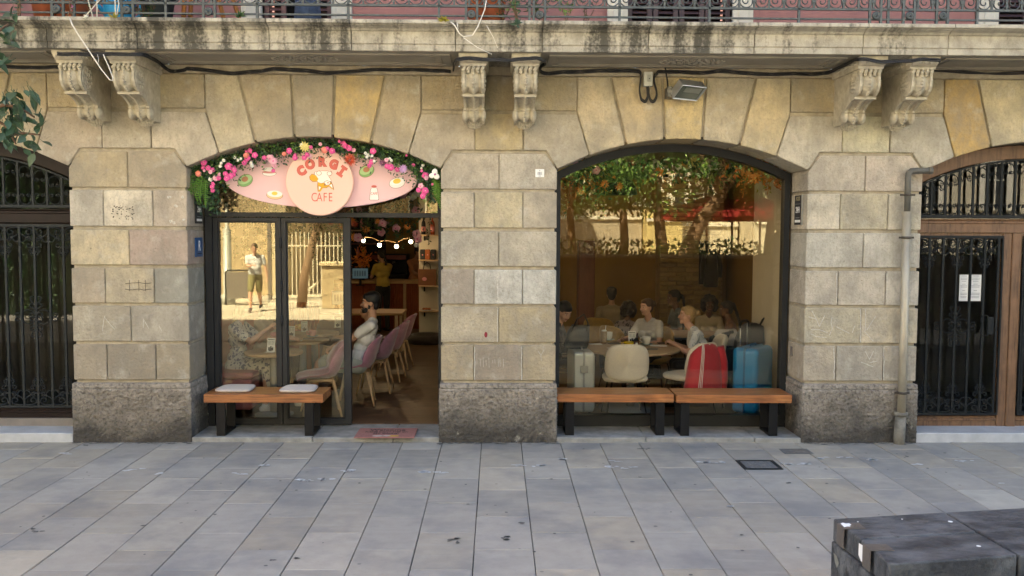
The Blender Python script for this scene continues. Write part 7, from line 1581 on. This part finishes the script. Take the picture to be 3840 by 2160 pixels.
# ------------------------------------------------------------------ street tree reaching in at the upper left
st = thing('street_tree', 'street tree at the left edge with large dusty green leaves', 'tree', (-5.35, -2.9, ZG))
lm_ = [leaf_ for leaf_ in ()]
def O(px, py, y_): return P(px, py, y_)-Vector((-5.35, -2.9, ZG))
MB().tube([(0, 0, 0), (.05, 0, 1.5), (-.05, .05, 3.0), (.0, .05, 4.2)], .13, 10, r1=.09).build('trunk', M['brown'], st)
bw_ = MB()
Bn = [[Vector((-.02, .03, 2.6)), O(-60, 520, -2.6), O(30, 505, -2.5), O(90, 500, -2.5), O(150, 505, -2.45)], [Vector((-.02, .03, 2.8)), O(-70, 420, -2.6), O(10, 395, -2.5), O(70, 400, -2.5), O(130, 440, -2.4)], [Vector((-.03, .03, 3.2)), O(-80, 160, -2.6), O(-10, 120, -2.5), O(30, 90, -2.5)], [Vector((0, .05, 4.0)), Vector((.3, .4, 4.8)), Vector((.6, 1.0, 5.2))], [Vector((0, .05, 4.0)), Vector((-.5, -.4, 4.9))], [Vector((-.02, .03, 2.8)), O(-70, 420, -2.6), O(20, 470, -2.5), O(60, 540, -2.5)]]
for b in Bn: bw_.tube(b, .022, 6, r1=.006)
bw_.build('branch', M['brown'], st)
cr_ = MB()
for i in range(2600):
    u = Vector((RND.gauss(0, 1), RND.gauss(0, 1), RND.gauss(0, .8))); u = u.normalized()*RND.uniform(.35, 1.15); leaf_geo(cr_, Vector((-.15, .15, 5.3))+Vector((u.x*1.2, u.y*1.2, u.z)), rv(1)+Vector((0, 0, .5)), rv(1)+Vector((0, 0, -.6)), RND.uniform(.07, .13), .05, RND.randrange(2))
cr_.build('crown', [M['leafdk'], M['leaf']], st, solid=False)['kind'] = 'stuff'
def big_leaf(L, W):
    b = MB(); n = 7; vs = [(0, 0, 0)]; rows = []
    for i in range(1, n):
        k = i/n; w_ = W*math.sin(math.pi*k**.75)*(1+.12*(i % 2)); rows.append((len(vs), len(vs)+1, len(vs)+2)); vs += [(k*L, -w_, -.10*L*k*k+.25*w_), (k*L, 0, -.10*L*k*k), (k*L, w_, -.10*L*k*k+.25*w_)]
    vs.append((L, 0, -.12*L)); fs = [(0, rows[0][1], rows[0][0]), (0, rows[0][2], rows[0][1])]
    for (a, c, d), (e, f, g_) in zip(rows[:-1], rows[1:]): fs += [(a, c, f, e), (c, d, g_, f)]
    a, c, d = rows[-1]; fs += [(a, c, len(vs)-1), (c, d, len(vs)-1)]
    b.add(vs, fs, 0, True); b.tube([(-.03, 0, .01), (0, 0, 0)], .0022, 4); return b.mesh('leaf', M['leafdusty'], solid=False)
M['leafdusty'] = mat('foliage_dusty', (.04, .08, .035), .45, noise=.4, nscale=10, rand4=True, spec=.5)
LV = [big_leaf(.105, .026), big_leaf(.085, .022), big_leaf(.125, .03)]
def leafat(px, py, y_):
    o = objm('leaf', RND.choice(LV), st, O(px, py, y_)); o.rotation_euler = (RND.uniform(-1.1, 1.1), RND.uniform(.1, 1.3), RND.uniform(-2.6, 1.2)); s_ = RND.uniform(.75, 1.15); o.scale = (s_, s_, s_)
for i in range(86):
    t = RND.random(); px = 8+150*t*RND.uniform(.3, 1); py = 370+RND.uniform(-20, 190)-30*t; leafat(px, py, RND.uniform(-2.65, -2.35))
for (px, py) in ((150, 420), (165, 462), (140, 470), (120, 540), (128, 575), (90, 560), (20, 530), (40, 480), (160, 530), (105, 500)): leafat(px, py, -2.5)
for i in range(30): leafat(RND.uniform(-30, 62), RND.uniform(10, 240), RND.uniform(-2.6, -2.4))
for i in range(60): o = objm('leaf', RND.choice(LV), st, Vector((RND.gauss(.2, .7), RND.gauss(.3, .6), RND.uniform(4.0, 5.6)))); o.rotation_euler = (RND.uniform(-1, 1), RND.uniform(.1, 1.3), RND.uniform(-3, 3))
# ------------------------------------------------------------------ dark timber block seat in the foreground
HB = .45
c0, c1, c2, c3 = G(3119, 1943, HB), G(3333, 2117, HB), G(3822, 2082, HB), G(3541, 1919, HB)
cL, cR = G(3222, 2021, HB), G(3668, 1995, HB)
bb_ = thing('block_seat', 'weathered black timber block seat with metal corner plates in the foreground', 'street bench', (0, 0, 0))
def x_tar(N, L, src, cur, b, noi, tc):
    geo = N.new('ShaderNodeNewGeometry'); pos = geo.outputs['Position']
    cur = rgbmix(N, L, cur, (.16, .165, .17), mrange(N, L, noise_at(N, L, pos, 5, 6, (.7, 1.6, 1)), .42, .64, 0, .75)); cur = rgbmix(N, L, cur, (.012, .011, .010), mrange(N, L, noise_at(N, L, pos, 11, 5), .58, .72, 0, .8)); return rgbmix(N, L, cur, (.20, .19, .17), mrange(N, L, noise_at(N, L, pos, 60, 3), .68, .8, 0, .6))
tar = mat('tarred_timber', (.046, .048, .052), .55, noise=.3, nscale=9, extra=x_tar, bump=.7, bscale=26, bdist=.02, spec=.45)
def quadblock(name, q, z0, z1, gap=.006, bev=.010):
    c = sum((Vector((p[0], p[1], 0)) for p in q), Vector())/4; pts = [(p[0]+(c.x-p[0])/max(.01, abs(c.x-p[0]))*gap, p[1]+(c.y-p[1])/max(.01, abs(c.y-p[1]))*gap) for p in q]
    return MB().prism(pts, z0, z1, axis='z').build(name, tar, bb_, bevel=bev, segs=2)
dirn = (c3-c0); dirn2 = (c2-c1)
e0 = c0+dirn*2.4; eM = cL+(cR-cL)*2.4; e1 = c1+dirn2*2.4
quadblock('timber', [cL, cR, c3, c0], HB-.13, HB); quadblock('timber', [c1, c2, cR, cL], HB-.13, HB); quadblock('timber', [c2, e1, e0, c3], HB-.13, HB)
quadblock('base_block', [c1, e1, e0, c0], ZG, HB-.135, .0)
for (px, py) in ((3160, 1975), (3255, 2055)):
    p = G(px, py, HB); d = (c1-c0).normalized(); n = Vector((d.y, -d.x, 0)); n = n if n.x > 0 else -n
    p = c0+d*((p-c0).dot(d))
    pm = MB(); m_ = Matrix(((n.x, d.x, 0, 0), (n.y, d.y, 0, 0), (0, 0, 1, 0), (0, 0, 0, 1)))
    pm.obox(Matrix.Translation(p+n*.055+Vector((0, 0, .002))) @ m_, .125, .095, .005).obox(Matrix.Translation(p-n*.009+Vector((0, 0, -.055))) @ m_, .005, .095, .118)
    pm.lathe([(0, 0), (.010, 0), (.008, .004), (0, .004)], 8, 0, p+n*.08+Vector((0, 0, .004))); pm.build('corner_plate', mat('corner_plate', (.15, .13, .112), .5, metal=.4, noise=.15, nscale=14), bb_, bevel=.001)
def scrap(pts, z, nrm=None):
    m = MB(); m.add([G(x, y, z) for x, y in pts], [tuple(range(len(pts)))]); m.build('paint_patch', M['white'], bb_, solid=False)
scrap([(3152, 1963), (3160, 1960), (3172, 1963), (3184, 1962), (3193, 1968), (3186, 1971), (3190, 1975), (3176, 1974), (3166, 1977), (3160, 1971)], HB+.0052)
for (px, py, r) in ((3564, 1956, .014), (3670, 2048, .012), (3383, 1947, .005), (3217, 1957, .005)): c = G(px, py, HB+.0012); MB().lathe([(r*.35, 0), (r, 0), (r*.9, .0015), (r*.35, .0015)], 12, 0, c).build('washer', M['white'], bb_)
d = (c1-c0).normalized(); n = Vector((d.y, -d.x, 0)); n = -n if n.x > 0 else n
def lf(t, z): q = c0+d*t+n*.004; return (q.x, q.y, z)
L_ = (c1-c0).length
def sidept(px, py):
    o_ = c0+n*.004; rd = ray(px, py); t = (o_-CAMLOC).dot(n)/rd.dot(n); return CAMLOC+rd*t
MB().add([sidept(x, y) for x, y in ((3221, 2036), (3236, 2046), (3240, 2066), (3249, 2098), (3242, 2111), (3228, 2104), (3219, 2080))], [tuple(range(7))]).build('paint_patch', M['white'], bb_, solid=False)
MB().add([sidept(x, y) for x, y in ((3126, 2072), (3138, 2086), (3146, 2112), (3138, 2130), (3130, 2104))], [tuple(range(5))]).build('paint_patch', mat('grey_patch', (.22, .22, .19), .8, noise=.2), bb_, solid=False)
# ------------------------------------------------------------------ on the balcony
def pot(label, px, y_, r_, h_, m_, z=3.986):
    p = P(px, 60, y_); r = thing('plant_pot', label, 'flower pot', (p.x, y_, z), 0, 'pots on the balcony'); MB().lathe([(r_*.72, 0), (r_*.98, h_*.82), (r_*1.08, h_*.84), (r_*1.1, h_), (r_*.95, h_), (r_*.9, h_*.85), (0, h_*.85)], 18).build('pot', m_, r); return r
pot('long terracotta pot at the left of the balcony', 175, -.55, .13, .24, M['terracotta']); pot('terracotta pot beside the left medallion', 275, -.55, .17, .26, M['terracotta']); pot('terracotta pot behind the railing above the garland right end', 1792, -.5, .11, .36, M['terracotta']); pot('terracotta pot with green plants above the middle corbels', 1850, -.55, .12, .32, M['terracotta']); pot('dark green pot right of the blue watering can', 590, -.45, .16, .3, mat('dark_pot', (.04, .05, .055), .5, noise=.1))
p = P(452, 40, -.5); wc = thing('watering_can', 'bright blue plastic watering can standing on the balcony', 'watering can', (p.x, -.52, 3.986)); MB().lathe([(.11, 0), (.13, .05), (.15, .26), (.12, .33), (.10, .33), (.10, .05), (0, .05)], 20).build('body', M['bluep'], wc); MB().tube([(.13, 0, .06), (.19, 0, .10), (.20, 0, .24), (.12, 0, .30)], .018, 8).build('handle', M['bluep'], wc); MB().tube([(-.12, 0, .10), (-.24, 0, .24), (-.28, 0, .36)], .022, 8, r1=.016).build('spout', M['bluep'], wc)
p = P(800, 40, -.4); ea = thing('folding_chair', 'orange brown wooden folding chair legs on the balcony', 'chair', (p.x, -.42, 3.986)); wo2 = mat('orange_wood', (.34, .14, .04), .5, noise=.2, nscale=6)
for a, b in (((-.28, 0, 0), (-.22, 0, .8)), ((-.05, -.05, .75), (.14, -.05, .0)), ((.02, .1, .75), (.26, .1, 0)), ((-.25, .1, 0), (-.2, .1, .8))): MB().tube([a, b], .022, 5).build('leg', wo2, ea)
MB().box(-.24, .06, -.06, .12, .40, .43).build('seat', wo2, ea)
p = P(1155, 40, -.3); o = MB().lathe([(.10, 0), (.13, .1), (.12, .28), (.08, .42), (0, .45)], 12).build('cushion_bag', mat('denim', (.035, .055, .10), .9, noise=.3, nscale=20)); o.location = (p.x, -.32, 3.986); tag(o, 'dark blue cloth bundle before the open balcony shutter', 'cushion')
def balc_plant(label, px, y_, h_, n, mats_, stems=3, z=3.99, lw=.05, spread=.06, group='plants on the balcony'):
    p = P(px, 60, y_); r = thing('balcony_plant', label, 'plant', (p.x, y_, z), 0, group); b = MB(); s_ = MB()
    for i in range(stems):
        e = Vector((RND.gauss(0, spread), RND.gauss(0, spread*.6), h_*RND.uniform(.7, 1))); q = [Vector((RND.gauss(0, spread*.3), 0, 0)), e*.5+Vector((RND.gauss(0, .01), 0, 0)), e]; s_.tube(q, .006, 5, r1=.003)
        for k in range(n//stems): t = RND.uniform(.25, 1.05); c = q[0].lerp(e, t)+rv(.02); leaf_geo(b, c, rv(1)+Vector((0, -.6, .3)), Vector((RND.uniform(-1, 1), RND.uniform(-.5, .5), RND.uniform(-.2, 1))), RND.uniform(.6, 1.2)*lw, lw*.35, RND.randrange(len(mats_)))
    s_.build('stem', M['twig'] if 'bare' in label else M['brown'], r)
    if n: b.build('foliage', [M[m] for m in mats_], r, solid=False)['kind'] = 'stuff'
balc_plant('thin dusty plant at the left end of the balcony', 65, -.84, .32, 60, ('leafblue', 'leafolive'), 3); balc_plant('bare pale stemmed shrub beside the blue watering can', 345, -.86, .42, 30, ('leaf', 'leafolive'), 3, spread=.09); balc_plant('bare forked pale twig before the blue watering can', 440, -.87, .30, 0, ('leaf',), 2, spread=.04); balc_plant('reddish seedling on the balcony edge', 265, -.88, .22, 14, ('fmauve', 'leafolive'), 2, lw=.03); balc_plant('green fern behind the railing right of the watering can', 545, -.6, .34, 120, ('leafolive', 'leafdk'), 6, spread=.12); balc_plant('bushy green plant left of the middle medallion', 1880, -.6, .40, 160, ('leaf', 'leaflt', 'leafdk'), 5, spread=.10); balc_plant('grey green trailing plant above the middle corbels', 1935, -.86, .30, 90, ('leafblue', 'leaf'), 5, spread=.07); balc_plant('tall leafy plant at the right of the middle medallion', 2020, -.70, .42, 130, ('leaf', 'leaflt', 'leafdk'), 5, spread=.10); balc_plant('yellow green stem with oval leaves leaning right over the balcony', 2120, -.84, .26, 40, ('leaflt', 'leaf'), 2, spread=.05, lw=.06); balc_plant('dry dark stalks before the pink wall', 2190, -.5, .36, 14, ('leafolive',), 4, spread=.06)
def tuft(label, px, py, m_, r_=.035):
    p = P(px, py, -.91); r = thing('weed', label, 'plant', p, 0, 'small weeds in the balcony edge'); b = MB()
    for i in range(16): u = Vector((RND.gauss(0, .6), -abs(RND.gauss(0, .5)), RND.uniform(-.2, 1))).normalized(); leaf_geo(b, Vector((0, 0, 0)), u.orthogonal(), u, r_*RND.uniform(.7, 1.3), r_*.35, 0)
    b.build('foliage', [M[m_]], r, solid=False)['kind'] = 'stuff'
tuft('tiny yellow green succulent on the balcony edge above the left corbels', 428, 66, 'leafyel', .05); tuft('small dark spiky weed on the balcony edge over the left arch', 900, 62, 'leafdk', .06); tuft('yellowish succulent on the balcony edge above the garland right end', 1665, 78, 'leafyel', .065); tuft('grey green trailing tuft over the balcony edge by the middle corbels', 1938, 92, 'leafblue', .06); tuft('tiny white flower on the left balcony edge', 325, 66, 'fwhite', .03)
def root_twig(label, pts, r0):
    r = thing('dry_root', label, 'dry stalk'); b = MB()
    for line, rr in pts: b.tube([P(x, y, d) for x, y, d in line], r0*rr, 6, r1=r0*rr*.8)
    b.build('stalk', M['twig'], r)
root_twig('long white dry root hanging bent from the left balcony edge', [([(262, 70, -.915), (272, 95, -.925), (300, 140, -.93), (340, 200, -.93), (380, 260, -.93), (412, 300, -.93), (424, 302, -.93), (423, 290, -.93), (408, 250, -.92), (392, 215, -.91), (388, 205, -.90)], 1), ([(366, 240, -.93), (370, 225, -.92), (366, 205, -.9)], .5)], .006)
root_twig('pale dry root looping over the balcony edge above the middle corbels', [([(1690, 82, -.915), (1705, 95, -.925), (1722, 125, -.93), (1738, 138, -.93), (1772, 132, -.93), (1792, 100, -.93), (1806, 65, -.92), (1818, 35, -.9), (1824, 0, -.9)], 1), ([(1738, 142, -.93), (1790, 178, -.93), (1845, 204, -.93)], .7), ([(1714, 86, -.925), (1718, 110, -.93)], .7)], .006)
root_twig('thin dry stalk right of the looping root', [([(1825, 96, -.925), (1850, 140, -.93), (1866, 180, -.9)], 1)], .003)
